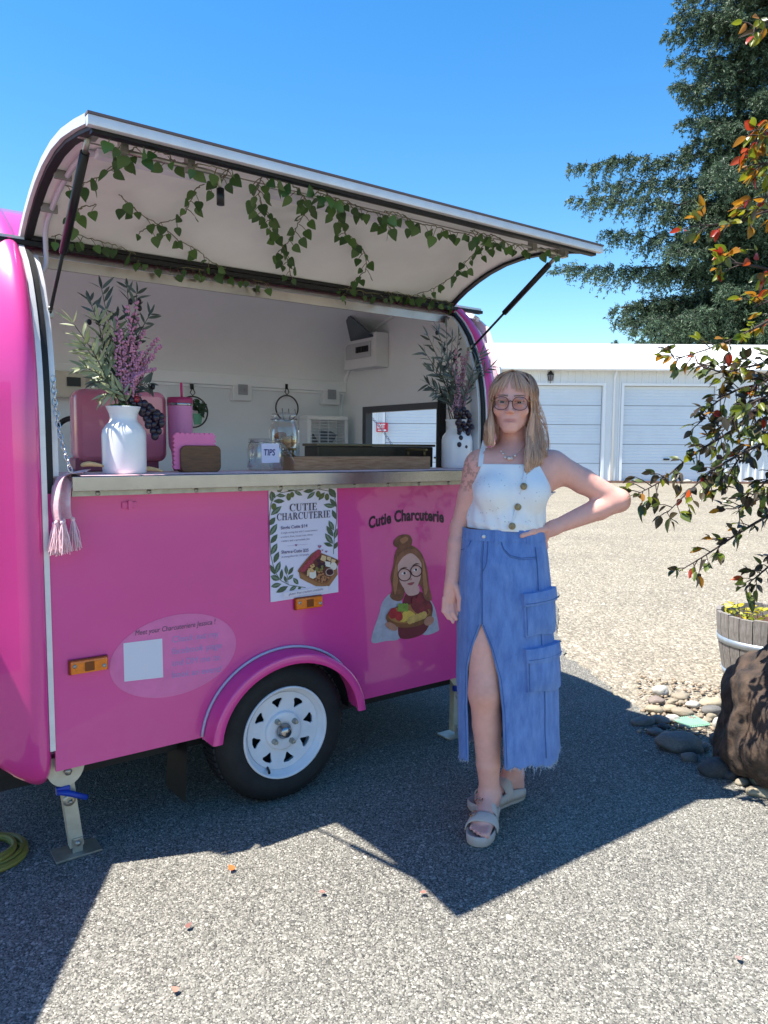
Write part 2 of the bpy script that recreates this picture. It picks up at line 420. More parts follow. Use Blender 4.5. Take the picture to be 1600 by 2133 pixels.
# roof sheet over the middle
b = MB(); up = [p for p in LOOP if p[1] > 2.05]
b.grid([[(x, y, z) for y, z in up] for x in (.5, 1.0, 1.5, 2.0, 2.43)])
b.build('roof', M_pink, T)
b = MB(); b.grid([[(x, y, z) for y, z in LOOP if y > 3.8 and z > .3] for x in (.5, 2.43)]); b.build('rear_side', M_pink, T)
b = MB(); b.boxmm((.3, 2.66, .30), (2.60, 4.06, .335)); b.build('floor_pan', M_dark, T)
for yy in (2.72, 3.98):
    b = MB(); b.boxmm((.25, yy - .025, .235), (2.6, yy + .025, .298)); b.build('chassis_rail', M_dark, T)
b = MB(); b.cyl((1.335, 2.62, .275), (1.335, 4.1, .275), .03); b.build('axle', M_dark, T)
b = MB(); b.tube([(.3, 2.75, .27), (-1.0, 3.355, .3)], .03, 6); b.tube([(.3, 3.98, .27), (-1.0, 3.355, .3)], .03, 6); b.boxmm((-1.2, 3.31, .28), (-.98, 3.40, .34)); b.build('drawbar', M_dark, T)
# arch liner and mud flap
b = MB(); b.grid([[(AX - .318 * math.cos(q), y, AZ + .285 * math.sin(q)) for q in [math.pi * i / 20 for i in range(21)]] for y in (2.556, 2.80)]); b.build('arch_liner', M_dark, T)
b = MB(); b.poly([(.985, 2.60, .30), (.975, 2.60, .06), (.97, 2.80, .055), (.985, 2.80, .30)]); b.build('mud_flap', M_rub, T)

def prof_y(z, half=PROF): return interp([(p[1], p[0]) for p in half if p[1] <= 2.08], z)
def strip(x0, x1, z0, z1, out, name, m, n=26, back=.02):
    """a strip running up the body's side between x0 and x1, standing `out` proud of it"""
    b = MB(); rows = []
    for i in range(n + 1):
        z = z0 + (z1 - z0) * i / n; e = 1e-3; y = prof_y(z); ty = prof_y(z + e) - prof_y(z - e); l = math.hypot(ty, 2 * e); ny, nz = -2 * e / l, ty / l
        a = Vector((x0, y - ny * back, z - nz * back)); o1 = Vector((x0, y + ny * out, z + nz * out)); o2 = Vector((x1, y + ny * out, z + nz * out)); c = Vector((x1, y - ny * back, z - nz * back))
        rows.append([a, o1, o2, c])
    b.grid(rows, smooth=False)
    o = b.build(name, m, T); return shade_auto(o, 40)
strip(.497, .5135, .40, 2.06, .008, 'edge_trim', M_alu, back=.008)
strip(.5137, .5335, 1.245, 2.05, .004, 'door_seal', M_rub, back=.010)
strip(.534, .552, 1.30, 2.04, -.004, 'frame_jamb', M_alu, back=.022)
strip(2.427, 2.4435, 1.24, 2.06, .008, 'edge_trim', M_alu)
strip(2.408, 2.4265, 1.245, 2.05, .004, 'door_seal', M_rub, back=.035)
strip(2.392, 2.4075, 1.30, 2.04, -.008, 'frame_jamb', M_alu, back=.06)
# hinge rail running past both ends of the hatch
b = MB(); b.box((1.46, 2.80, 2.090), (2.30, .05, .012)); b.build('hinge_rail', M_alu, T)
b = MB(); b.box((1.46, 2.778, 2.076), (2.30, .03, .014)); b.build('hinge_seal', M_rub, T)
b = MB(); b.boxmm((.535, 2.80, 2.008), (2.408, 2.812, 2.043)); b.build('header_strip', mat('copper tinted stainless', '#b5a49c', rough=.3, metal=.9, var=.2, vscale=4), T)

# inside shell
INN = [(4.085, .36), (4.085, 1.0), (4.085, 1.55), (4.07, 1.7), (4.02, 1.84), (3.93, 1.955), (3.82, 2.045), (3.66, 2.13), (3.355, 2.20), (3.15, 2.185), (2.95, 2.125), (2.80, 2.045)]
b = MB(); b.grid([[(x, y, z) for y, z in INN] for x in (.42, .6, 1.3, 2.0, 2.62)]); b.build('interior_lining', M_int, T)
inn_loop = [(3.355 + (y - 3.355) * 1.0, 1.3 + (z - 1.3) * 1.0) for y, z in [(2.62, .36)] + [(p[0], p[1]) for p in INN] + [(2.74, 2.0), (2.65, 1.8), (2.62, 1.6)]]
hole_i = [(WIN[0] - .015, WIN[2]), (WIN[1] + .015, WIN[2]), (WIN[1] + .015, WIN[3] + .01), (WIN[0] - .015, WIN[3] + .01)]
filled([inn_loop, hole_i], lambda u, v: (2.62, u, v), 'interior_end_wall', M_int, T, (.012, 0, 0))
b = MB(); b.boxmm((.52, 2.575, .64), (2.42, 2.59, 1.24)); b.build('interior_front_wall', M_int, T)
for x0, x1 in ((.425, .5), (2.445, 2.615)):
    b = MB(); b.grid([[(x, 2.63 + (prof_y(z) - 2.54), z) for z in [.4 + 1.65 * i / 24 for i in range(25)]] for x in (x0, x1)]); b.build('interior_corner_wall', M_int, T)
b = MB(); b.boxmm((.43, 2.63, .336), (2.61, 4.08, .352)); b.build('interior_floor', mat('grey vinyl floor', '#77777a', rough=.6, var=.1), T)
b = MB(); b.tube([(2.612, y, z) for y, z in INN], .013, 6); b.build('corner_trim', M_int, T)
b = MB(); b.grid([[(x, 3.355 + (y + n[0] * (o - .03) - 3.355) * s_, 1.3 + (z + n[1] * (o - .03) - 1.3) * s_) for (y, z), n in zip(LOOP, LN)] for x, o, s_ in lc[9:]]); b.build('nose_lining', M_int, T)
# ledge along the back wall
b = MB(); b.boxmm((.43, 4.02, 1.75), (2.615, 4.075, 1.815), .006); b.boxmm((.43, 4.035, 1.735), (2.615, 4.08, 1.749)); b.build('wall_ledge', M_int, T)
b = MB(); b.boxmm((.43, 3.64, 1.10), (2.615, 4.08, 1.125), .004); b.build('rear_worktop', M_steel, T)
b = MB(); b.boxmm((.43, 3.67, .36), (2.61, 4.08, 1.095)); b.build('rear_cabinet', M_int, T)
# sockets under the ledge
for px, py in ((503, 812), (688, 822)):
    p = hit(px, py, 1, 4.04); o = MB().box((p.x, 4.048, p.z), (.125, .055, .13), None, .008).build('wall_socket', M_white, T)
    c = MB(); c.box((p.x, 4.0185, p.z), (.06, .004, .06)); c.box((p.x - .012, 4.0145, p.z), (.005, .006, .022)); c.box((p.x + .012, 4.0145, p.z), (.005, .006, .022)); c.build('socket_plate', mat('grey plastic', '#9a9da1', rough=.5), o)
p = hit(145, 797, 1, 3.99)
o = MB().boxmm((p.x - .28, 3.96, p.z - .075), (p.x + .16, 4.07, p.z + .055), .006).build('control_unit', mat('cream plastic', '#cfc8b4', rough=.5, var=.04), T)
MB().boxmm((p.x - .02, 3.952, p.z - .02), (p.x + .045, 3.959, p.z + .025)).build('display', M_black, o)
for dx in (-.16, .07):
    MB().boxmm((p.x + dx, 3.954, p.z - .01), (p.x + dx + .08, 3.959, p.z + .03)).build('vent', mat('cream plastic dark', '#a8a18f', rough=.5), o)
# breaker box on the end wall, its lid swung up
e0 = hit(717, 772, 0, 2.52); e1 = hit(782, 690, 0, 2.52)
yb0, yb1, zb0, zb1 = e1.y - .0, e0.y, e0.z, e1.z
o = MB().boxmm((2.52, yb0, zb0), (2.618, yb1, zb1), .006).build('breaker_box', M_white, T)
MB().boxmm((2.512, yb0 + .04, zb0 + .06), (2.5185, yb1 - .03, zb0 + .15)).build('breaker_panel', mat('light grey plastic', '#bcbfc0', rough=.5), o)
for i in range(5):
    MB().boxmm((2.503, yb0 + .06 + i * .026, zb0 + .09), (2.5115, yb0 + .078 + i * .026, zb0 + .125)).build('breaker_switch', M_black, o)
b = MB(); q = (Vector((2.518, yb0 + .02, zb0 + .17)), Vector((2.518, yb1 - .005, zb0 + .17)))
b.prism([q[0], q[1], q[1] + Vector((-.16, .0, .10)), q[0] + Vector((-.16, .0, .10))], (.004, 0, .006)); b.build('lid', mat('smoked plastic', '#4a545c', rough=.25), o)
# black ceiling strip
a0, a1 = hit(480, 605, 1, 3.72), hit(668, 628, 1, 3.72)
MB().tube([a0, a1], .008, 6).build('ceiling_strip', M_black, T)
# window frame, chain and outward flap
b = MB(); y0, y1, z0, z1 = WIN[0] - .012, WIN[1] + .012, WIN[2], WIN[3] + .014; t = .036
for A, B in (((2.61, y0, z1 - t), (2.66, y1, z1)), ((2.61, y0, z0), (2.66, y0 + t, z1 - t)), ((2.61, y1 - t, z0), (2.66, y1, z1 - t)), ((2.61, y0 + t, z0), (2.66, y1 - t, z0 + .02))): b.boxmm(A, B)
b.build('window_frame', mat('grey rubber frame', '#54575b', rough=.6), T)
b = MB(); b.boxmm((2.58, 3.045, 1.25), (2.62, 3.07, 1.67)); b.build('window_seal', M_rub, T)

# stainless counter
CZ = 1.30
b = MB(); b.boxmm((.575, 2.458, 1.286), (2.405, 2.93, CZ), .002); b.boxmm((.572, 2.452, 1.255), (2.41, 2.4575, CZ + .001), .0015); b.build('counter', M_steel, T)
b = MB(); b.boxmm((.58, 2.50, 1.236), (2.425, 2.536, 1.2545)); b.build('counter_flange', M_galv, T)
co = bpy.data.objects['counter_flange']
bolt = None
for i in range(11):
    x = .66 + i * .168
    if bolt is None:
        bm_ = MB(); bm_.lathe([(.001, -.006), (.006, -.005), (.009, 0)], axis='Y', n=10); bolt = bm_.mesh('bolt'); bolt.materials.append(M_galv)
    link('bolt', bolt, co, Matrix.Translation((x, 2.5, 1.245)))
bk = hit(270, 1052, 1, WY - .006)
b = MB(); b.box((bk.x, WY - .004, bk.z), (.05, .006, .022), None, .002); b.box((bk.x, WY - .010, bk.z), (.012, .01, .03)); b.build('latch_plate', M_pink, T)
# caulk along the panel's left edge is the trim; fender round the wheel arch
def fender():
    b = MB(); rows = []; path = []
    for i in range(33):
        q = math.pi * i / 32; path.append((AX - .322 * math.cos(q), max(AZ, .30) + .29 * math.sin(q), -math.cos(q), math.sin(q)))
    path = [(path[0][0], .318, -1, 0)] + [q for q in path if q[1] > .32] + [(path[-1][0], .318, 1, 0)]
    for (x, z, nx, nz) in path:
        def P(r, y): return (x + nx * r, y, z + nz * r)
        rows.append([P(.02, 2.5385), P(.016, 2.535), P(.014, 2.46), P(.012, 2.452), P(.006, 2.449), P(-.018, 2.449), P(-.024, 2.453), P(-.024, 2.462), P(-.006, 2.464), P(-.004, 2.539)])
    b.grid(rows); o = b.build('fender', M_pink, T); shade_auto(o, 50)
    b = MB(); b.tube([(x + nx * .024, 2.534, z + nz * .024) for x, z, nx, nz in path[1:26]], .0055, 6); b.build('sealant_bead', mat('grey sealant', '#b9b3c9', rough=.6), o)
fender()

# wheel
def wheel(x, yface, sgn, name='wheel'):
    W = empty(name, (x, yface, 0)); W.parent = T; W.matrix_parent_inverse = wm(T).inverted()
    R = .283
    def P(r, d): return (r, d * sgn)
    b = MB(); tp = [(.178, .012), (.184, .004), (.20, 0), (.225, -.004), (.248, .002), (.264, .016), (.277, .036), (R, .055), (R + .002, .095), (R, .135), (.276, .158), (.25, .186), (.2, .19), (.178, .17)]
    b.lathe([P(r, d) for r, d in tp], (x, yface, R), 56, 'Y')
    ty = b.build('tyre', M_tyre, W)
    # tread blocks
    bb = MB()
    for k in range(64):
        q = 2 * math.pi * k / 64
        for (d0, d1, sk) in ((.044, .068, .02), (.073, .092, -.02), (.097, .116, .02), (.121, .146, -.02)):
            c = []
            for dq, d in ((-.036, d0), (.036, d0), (.036, d1), (-.036, d1)):
                qq = q + dq + sk * (d - .085) * 20; c.append((x + (R + .0055) * math.cos(qq), yface + d * sgn, R + (R + .0055) * math.sin(qq)))
            n = len(bb.v); inn = [(x + (p[0] - x) * .975, p[1], R + (p[2] - R) * .975) for p in c]
            bb.add(c + inn, [(0, 1, 2, 3), (0, 4, 5, 1), (1, 5, 6, 2), (2, 6, 7, 3), (3, 7, 4, 0)])
    tag(bb.build('tread', M_tyre, ty), kind='stuff')
    b = MB(); b.lathe([P(r, d) for r, d in [(.178, .014), (.184, .004), (.182, -.002), (.176, -.001), (.172, .008), (.166, .02), (.158, .026), (.153, .04), (.151, .12), (.16, .16)]], (x, yface, R), 56, 'Y')
    rim = b.build('rim', M_rim, W)
    # disc with eight triangular holes
    loops = [[(.155 * math.cos(2 * math.pi * i / 56), .155 * math.sin(2 * math.pi * i / 56)) for i in range(56)]]
    for k in range(8):
        q = 2 * math.pi * k / 8 + .2
        tri = [(.134, -.15), (.136, 0), (.134, .15), (.127, .185), (.114, .11), (.097, .03), (.097, -.03), (.114, -.11), (.127, -.185)]
        loops.append([(r * math.cos(q + a), r * math.sin(q + a)) for r, a in tri])
    def dm(u, v):
        r = math.hypot(u, v); return (x + u, yface + sgn * (.028 + (.155 - r) * .12), R + v)
    d = filled(loops, dm, 'disc', M_rim, rim, (0, .006 * sgn, 0))
    b = MB(); b.lathe([P(r, dd) for r, dd in [(.078, .036), (.076, .024), (.07, .021), (.045, .021), (.03, .026), (.028, .04)]], (x, yface, R), 40, 'Y'); b.build('hub_flange', M_rim, rim)
    b = MB(); b.lathe([P(r, dd) for r, dd in [(.0305, .035), (.0305, .018), (.026, .014), (.024, .002), (.018, -.004), (.001, -.005)]], (x, yface, R), 28, 'Y'); b.build('hub_cap', M_steel, rim)
    for k in range(4):
        q = math.pi / 2 * k + .62; c = (x + .055 * math.cos(q), yface, R + .055 * math.sin(q))
        b = MB(); b.lathe([P(r, dd) for r, dd in [(.013, .024), (.011, .018), (.0105, .004), (.007, -.003), (.001, -.004)]], c, 6, 'Y', smooth=False); b.build('lug_nut', M_galv, rim)
    b = MB(); b.tube([(x - .07, yface + .03 * sgn, R - .135), (x - .075, yface + .005 * sgn, R - .14), (x - .08, yface - .006 * sgn, R - .142)], .005, 8); b.build('valve', M_black, rim)
    b = MB(); b.lathe([P(r, dd) for r, dd in [(.152, .075), (.001, .075)]], (x, yface, R), 40, 'Y'); b.build('brake_drum', M_dark, W)
wheel(1.35, 2.497, 1); wheel(1.35, 4.215, -1)

# marker lamps
for px, py in ((183, 1384), (640, 1254)):
    p = hit(px, py, 1, WY); c = Vector((p.x, WY - .012, p.z))
    o = MB().box(c, (.118, .024, .044), None, .006).build('marker_lamp', M_amber, T)
    MB().box(c + Vector((0, .006, 0)), (.126, .011, .05), None, .003).build('lamp_base', mat('dark amber plastic', '#8a2a10', rough=.4), o)
    MB().box(c + Vector((0, -.0125, 0)), (.03, .003, .03)).build('lamp_core', mat('brown lens', '#7a3c08', rough=.3), o)
    for s in (-1, 1):
        MB().lathe([(.001, -.004), (.006, -.003), (.0075, .002)], c + Vector((s * .047, -.0125, -.006 * s)), 10, 'Y').build('screw', M_galv, o)

# corner stabiliser legs
def stabiliser(base, top, lean):
    S = empty('stabiliser_leg', base); S.parent = T; S.matrix_parent_inverse = wm(T).inverted()
    bx, by = base[0], base[1]
    Mz = Matrix.Rotation(lean, 4, 'Y')
    b = MB(); b.box((bx, by, .006), (.15, .095, .007), None, .001); b.build('foot_plate', M_galv, S)
    b = MB(); L = top - .03
    b.box((bx - lean * L / 2, by, .03 + L / 2 - .005), (.046, .034, L), Matrix.Rotation(-lean, 3, 'Y'), .003); b.build('post', mat('aged zinc', '#b5b09e', rough=.5, metal=.35, var=.15, vscale=15), S)
    b = MB(); b.box((bx, by - .0205, .035), (.034, .006, .05), None, .002); b.build('foot_bracket', M_galv, S)
    b = MB(); b.lathe([(.001, -.012), (.009, -.011), (.01, 0)], (bx, by - .023, .045), 6, 'Y'); b.build('foot_bolt', M_galv, S)
    b = MB(); cx, cz = bx - lean * L, top
    pts = [(cx + .062 * math.cos(math.pi + math.pi * i / 14), by - .024, cz + .01 + .075 * math.sin(math.pi + math.pi * i / 14)) for i in range(15)]
    b.prism(pts + [(cx + .062, by - .024, cz + .04), (cx - .062, by - .024, cz + .04)], (0, .004, 0)); b.build('pivot_plate', mat('aged zinc light', '#bdb8a6', rough=.5, metal=.3, var=.12, vscale=15), S)
    b = MB(); b.lathe([(.001, -.012), (.013, -.010), (.014, 0)], (cx + .006, by - .025, cz - .012), 6, 'Y'); b.build('pivot_bolt', M_galv, S)
    b = MB(); b.tube([(cx - .03, by - .03, cz - .075), (cx + .005, by - .034, cz - .086), (cx + .062, by - .04, cz - .115)], [.009, .011, .0095], 8); b.box((cx - .01, by - .022, cz - .075), (.045, .02, .026), None, .004); b.build('lock_lever', M_blue, S)
    b = MB(); b.lathe([(.001, -.008), (.007, -.007), (.008, 0)], (cx + .014, by - .018, cz - .125), 6, 'Y'); b.lathe([(.010, -.003), (.02, -.003), (.021, 0)], (cx + .01, by - .018, cz - .118), 16, 'Y'); b.build('lock_bolt', M_galv, S)
stabiliser((.582, 2.595, 0), .318, .11)
stabiliser((2.352, 2.635, 0), .318, .0)

# unseen door panel added left of view, placed to cast the left ground shadow
b = MB(); h0 = Vector((.0, 2.95, 0)); dd = Vector((-.508, -.861, 0)); n_ = Vector((.866, -.5, 0)) * .035
b.prism([h0 + Vector((0, 0, .36)), h0 + dd * 1.0 + Vector((0, 0, .36)), h0 + dd * 1.0 + Vector((0, 0, 1.8)), h0 + Vector((0, 0, 1.8))], n_)
b.build('shadow_caster_door', M_pink, T)

# ---- side hatch
HP = [(2.795, 2.083), (2.75, 2.112), (2.68, 2.147), (2.6, 2.178), (2.52, 2.202), (2.42, 2.221), (2.3, 2.229), (2.18, 2.222), (2.05, 2.201), (1.93, 2.176)]
def hz(y): return interp([(p[0], p[1]) for p in HP[::-1]], y)
HX0, HX1 = .516, 2.428
H = empty('hatch', (1.46, 2.8, 2.08)); H.parent = T; H.matrix_parent_inverse = wm(T).inverted()
def hprof(off, i0=0, i1=None):
    out = []
    for i, (y, z) in enumerate(HP):
        a = HP[max(i - 1, 0)]; c = HP[min(i + 1, len(HP) - 1)]; dy, dz = c[0] - a[0], c[1] - a[1]; l = math.hypot(dy, dz); ny, nz = dz / l, -dy / l
        if nz < 0: ny, nz = -ny, -nz
        out.append((y + ny * off, z + nz * off))
    return out
xs_ = [HX0 + (HX1 - HX0) * i / 8 for i in range(9)]
b = MB(); P1 = hprof(.0); P0 = hprof(.012)
b.grid([[(x, y, z) for y, z in P1] for x in (HX0 + .004, HX1 - .004)]); b.build('lining', M_lin, H)
b = MB(); b.grid([[(x, y, z) for y, z in hprof(.018)] for x in (HX0, HX1)]); b.build('outer_skin', M_pink, H)
# metal trim round three edges and rubber seal inside it
tr = MB()
for x0, x1 in ((HX0 - .012, HX0 + .0), (HX1, HX1 + .012)):
    rows = [[(x0, a[0], a[1]), (x0, c[0], c[1]), (x1, c[0], c[1]), (x1, a[0], a[1]), (x0, a[0], a[1])] for a, c in zip(hprof(-.002), hprof(.022))]; tr.grid(rows, smooth=False)
tr.boxmm((HX0 - .012, 1.908, 2.166), (HX1 + .012, 1.9285, 2.190), .0015)
shade_auto(tr.build('edge_trim', M_alu, H), 30)
tr = MB(); tr.boxmm((HX0 - .013, 1.905, 2.1905), (HX1 + .013, 1.932, 2.1965)); tr.build('edge_cap', mat('brown edge cap', '#6b5a58', rough=.5), H)
sl = MB()
for x0, x1 in ((HX0 + .001, HX0 + .026), (HX1 - .026, HX1 - .001)):
    rows = [[(x0, a[0], a[1]), (x0, c[0], c[1]), (x1, c[0], c[1]), (x1, a[0], a[1]), (x0, a[0], a[1])] for a, c in zip(hprof(-.002), hprof(-.012))]; sl.grid(rows, smooth=False)
sl.boxmm((HX0 + .003, 1.9295, 2.158), (HX1 - .003, 1.952, 2.171))
shade_auto(sl.build('edge_seal', M_rub, H), 30)
b = MB(); b.boxmm((HX0 + .02, 2.76, 2.086), (HX1 - .02, 2.785, 2.1)); b.build('hinge_gasket', M_rub, H)
def hpt(x, y, off): return Vector((x, y, hz(y) - off))
# seams, lamp strips
for y in (2.06, 2.155): MB().tube([hpt(HX0 + .03, y, .002), hpt(HX1 - .03, y, .002)], .0022, 4).build('seam', mat('grey lining seam', '#9b968f', rough=.7), H)  # seams drawn as thin grey tubes along the lining
for x0, x1 in ((.60, 1.02), (1.12, 1.72)):
    b = MB(); b.boxmm((x0, 2.185, hz(2.2) - .024), (x1, 2.225, hz(2.2) - .003), .006); b.build('lamp_strip', mat('frosted lamp cover', '#d9d5de', rough=.35), H)
# latch bars near the lip
b = MB(); b.tube([hpt(.60, 2.02, .03), hpt(.86, 2.02, .03), hpt(.885, 2.02, .035), hpt(.89, 2.022, .075)], .006, 8); b.box(hpt(.62, 2.02, .02), (.02, .03, .04)); b.box(hpt(.80, 2.02, .02), (.02, .03, .05))
lb = b.build('latch_bar', M_galv, H)
MB().cyl(hpt(.89, 2.022, .07), hpt(.89, 2.022, .115), .011, 10).build('latch_grip', M_black, lb)
b = MB(); b.boxmm((.60, 1.985, hz(2.0) - .016), (.84, 1.995, hz(2.0) - .004)); b.build('latch_strip', M_galv, H)
b = MB(); b.tube([hpt(2.10, 2.02, .03), hpt(2.36, 2.02, .03)], .006, 8); b.box(hpt(2.34, 2.02, .02), (.02, .03, .04)); b.box(hpt(2.16, 2.02, .02), (.02, .03, .05)); b.build('latch_bar', M_galv, H)
# pale conduit down the left end with two clips
b = MB(); pts = [hpt(.75, 2.2, .012), hpt(.62, 2.21, .012), hpt(.585, 2.24, .012), hpt(.578, 2.35, .012), hpt(.575, 2.5, .012), hpt(.572, 2.62, .014), hpt(.57, 2.70, .02), Vector((.575, 2.735, 2.06)), Vector((.575, 2.74, 2.01)), Vector((.553, 2.72, 1.965))]
b.tube(cr(pts, 6), .0085, 8); hose = b.build('conduit', mat('pale grey conduit', '#bfb9c6', rough=.4), H)
for y in (2.43, 2.62): MB().box(hpt(.565, y, .012), (.05, .014, .026), None, .002).build('conduit_clip', mat('grey clip', '#85807e', rough=.5), hose)
# gas struts
def strut(top, mid, bot):
    S = empty('gas_strut', bot); S.parent = T; S.matrix_parent_inverse = wm(T).inverted()
    k = top + (mid - top) * .12; k2 = top + (mid - top) * .36
    MB().tube([k, mid], .0125, 12).build('cylinder', M_black, S)
    MB().tube([mid + (top - mid) * .01, bot], .0055, 10).build('piston_rod', M_black, S)
    MB().tube([top, k], .008, 8).build('end_fitting', M_galv, S)
    b = MB(); b.box(bot + (bot - mid).normalized() * .005, (.022, .02, .026), None, .004); b.ball(bot + Vector((0, -.012, .012)), .009); b.build('ball_stud', M_galv, S)
    b = MB(); b.box(top + Vector((0, 0, .008)), (.045, .04, .022), None, .003); b.build('top_bracket', M_galv, S)
def on_line(p, q, t): return p + (q - p) * t
tl = hit(186, 282, 1, 2.06); tl = Vector((.592, 2.06, hz(2.06) - .02)); bl = hit(104, 652, 0, .556)
strut(hit(184, 285, 1, 2.06), on_line(hit(184, 285, 1, 2.06), bl, .60), bl)
tr_ = Vector((2.385, 2.10, hz(2.10) - .03)); br = hit(980, 728, 0, 2.40)
strut(tr_, on_line(tr_, br, .57), br)

# ---- lettering and pictures stuck to the side
def wall(px, py, off=.0015): return hit(px, py, 1, WY - off)
b = MB()
def arc_name(u, v):
    s = u / 15.3; px = 768 + u * 10.45; bend = -14 * math.sin(math.pi * min(max(s, 0), 1)) ; tilt = -20 * s
    return wall(px, 1101 + tilt * .62 + bend * .75 - v * 33)
text_into(b, 'Cutie Charcuterie', lambda u, v: arc_name(u / .52, v), 1., offset=.036, space=1.05)
b.build('name_lettering', mat('plum vinyl lettering', '#2a0a28', rough=.4), T)
# oval sticker
ov = []
for i in range(48):
    q = 2 * math.pi * i / 48; u, v = 132 * math.cos(q), 84 * math.sin(q); ov.append((360 + u, 1366 - v - u * .20))
b = MB(); b.poly([wall(x, y, .0012) for x, y in ov]); st = b.build('oval_sticker', mat('pale pink vinyl', '#da6ca4', rough=.35, var=.07, vscale=18, coat=.4), T)
b = MB(); b.poly([wall(x, y, .0022) for x, y in ((257, 1340), (338, 1330), (340, 1411), (259, 1420))]); b.build('blank_square', mat('white vinyl', '#d6d4de', rough=.4), st)
def line_text(name, body, x, y, slope, h, m, w, par, off=.0024, z5=None, **kw):
    b = MB(); me = text_mesh(body, 1., **kw); W = max(v.co.x for v in me.vertices); k = w / W; bpy.data.meshes.remove(me)
    f = z5 or wall
    text_into(b, body, lambda u, v: f(x + u * k, y + slope * u * k - v * h, off), 1., **kw); return b.build(name, m, par)
M_tx1 = mat('grey vinyl lettering', '#5d4a5c', rough=.4); M_tx2 = mat('lilac vinyl lettering', '#a58cc0', rough=.4)
line_text('lettering', 'Meet your Charcuteriere Jessica !', 281, 1324, -.145, 15, M_tx1, 168, st, shear=.15)
for i, (tx, ww) in enumerate((('Check out my', 98), ('facebook page', 104), ('and DM me to', 100), ('book an event!', 104))):
    line_text('lettering', tx, 358, 1339 + i * 24.5, -.13, 19, M_tx2, ww, st, shear=.12)

# portrait picture beside the name (outlines in units of an enlarged crop)
def z5(x, y, off=.0015): return wall(520 + x / 3.478, 980 + y / 3.478, off)
PD = empty('portrait_decal', z5(1120, 1240)); PD.parent = T; PD.matrix_parent_inverse = wm(T).inverted()
def decal(name, polys, c, lay, var=.12):
    b = MB()
    for k, p in enumerate(polys): b.poly([z5(x, y, .001 + lay * .0004 + k * .00002) for x, y in p])
    o = b.build(name, mat('print ' + str(c), c, rough=.5, var=var, vscale=40), PD)
    if len(polys) > 1: tag(o, kind='stuff')
    return o
def sm(p, n=5):
    q = [Vector((x, y, 0)) for x, y in p]; k = len(q); out = []
    for i in range(k):
        a, b_, c_, d = q[i - 1], q[i], q[(i + 1) % k], q[(i + 2) % k]
        for j in range(n):
            t = j / n; v = .5 * ((2 * b_) + (c_ - a) * t + (2 * a - 5 * b_ + 4 * c_ - d) * t * t + (3 * b_ - a - 3 * c_ + d) * t ** 3); out.append((v.x, v.y))
    return out
def ell(cx, cy, rx, ry, rot=0, n=22, a0=0, a1=2 * math.pi):
    cr_, sr = math.cos(rot), math.sin(rot)
    return [(cx + rx * math.cos(q) * cr_ - ry * math.sin(q) * sr, cy + rx * math.cos(q) * sr + ry * math.sin(q) * cr_) for q in [a0 + (a1 - a0) * i / n for i in range(n if a1 - a0 > 6.2 else n + 1)]]
def ring(cx, cy, r, wd, sy=1., n=26):
    o = ell(cx, cy, r, r * sy, 0, n); i = ell(cx, cy, r - wd, (r - wd) * sy, 0, n)
    return [[o[k], o[(k + 1) % n], i[(k + 1) % n], i[k]] for k in range(n)]
decal('cardigan', [sm([(1030, 890), (965, 950), (935, 1050), (888, 1190), (893, 1250), (990, 1235), (1090, 1215), (1110, 1080), (1100, 940)]), sm([(1290, 930), (1340, 990), (1368, 1120), (1362, 1165), (1255, 1188), (1250, 1050)])], '#a9a8b6', 0)
decal('sweater', [sm([(1140, 890), (1240, 880), (1310, 950), (1325, 1030), (1262, 1180), (1090, 1213), (1085, 1040), (1110, 960)])], '#6d1c2c', 1)
decal('hair', [sm([(1095, 540), (1055, 600), (1042, 690), (1022, 780), (1034, 860), (1018, 915), (1060, 945), (1110, 930), (1150, 820), (1235, 830), (1270, 930), (1320, 935), (1300, 830), (1285, 710), (1245, 600), (1180, 545)]), sm([(1070, 560), (1042, 530), (1060, 490), (1105, 465), (1160, 470), (1178, 520), (1150, 560)])], '#7a4a34', 2, .3)
decal('hair_light', [sm([(1075, 620), (1050, 720), (1040, 820), (1055, 900), (1075, 800), (1080, 700)]), sm([(1255, 640), (1275, 740), (1290, 860), (1270, 900), (1255, 780)]), sm([(1090, 500), (1130, 480), (1150, 500), (1110, 530)])], '#a8704c', 3)
decal('face', [sm([(1078, 640), (1078, 760), (1102, 830), (1150, 885), (1190, 872), (1232, 800), (1246, 700), (1232, 625), (1160, 590), (1105, 605)]), sm([(1120, 840), (1215, 830), (1225, 890), (1150, 905)])], '#d2a59a', 4, .05)
decal('hair_fringe', [sm([(1066, 690), (1078, 620), (1130, 575), (1200, 572), (1245, 625), (1255, 690), (1225, 640), (1170, 600), (1110, 630)])], '#8d5a40', 5, .25)
decal('glasses', ring(1122, 756, 50, 7, .95) + ring(1208, 728, 44, 7, .98) + [[(1168, 742), (1168, 750), (1178, 744), (1178, 736)]], '#3a1520', 6)
decal('eyes', [ell(1120, 745, 19, 9, -.2), ell(1204, 720, 18, 8.5, -.2)], '#e6dcdc', 5, .0)
decal('irises', [ell(1123, 744, 9, 9), ell(1206, 719, 8.5, 8.5)], '#2a1a18', 6, 0)
decal('brows', [sm([(1085, 716), (1120, 700), (1145, 704), (1120, 708)]), sm([(1180, 690), (1205, 672), (1235, 678), (1208, 682)])], '#5a3424', 6)
decal('lips', [sm([(1142, 822), (1165, 812), (1195, 810), (1172, 832)])], '#9c4a50', 6)
decal('nose', [sm([(1158, 790), (1170, 780), (1178, 788), (1168, 796)])], '#b8827a', 6)
decal('board', [ell(1155, 1052, 168, 86, -.12)], '#7a4a28', 7, .25)
decal('board_top', [ell(1155, 1040, 150, 66, -.12)], '#a5703f', 8, .2)
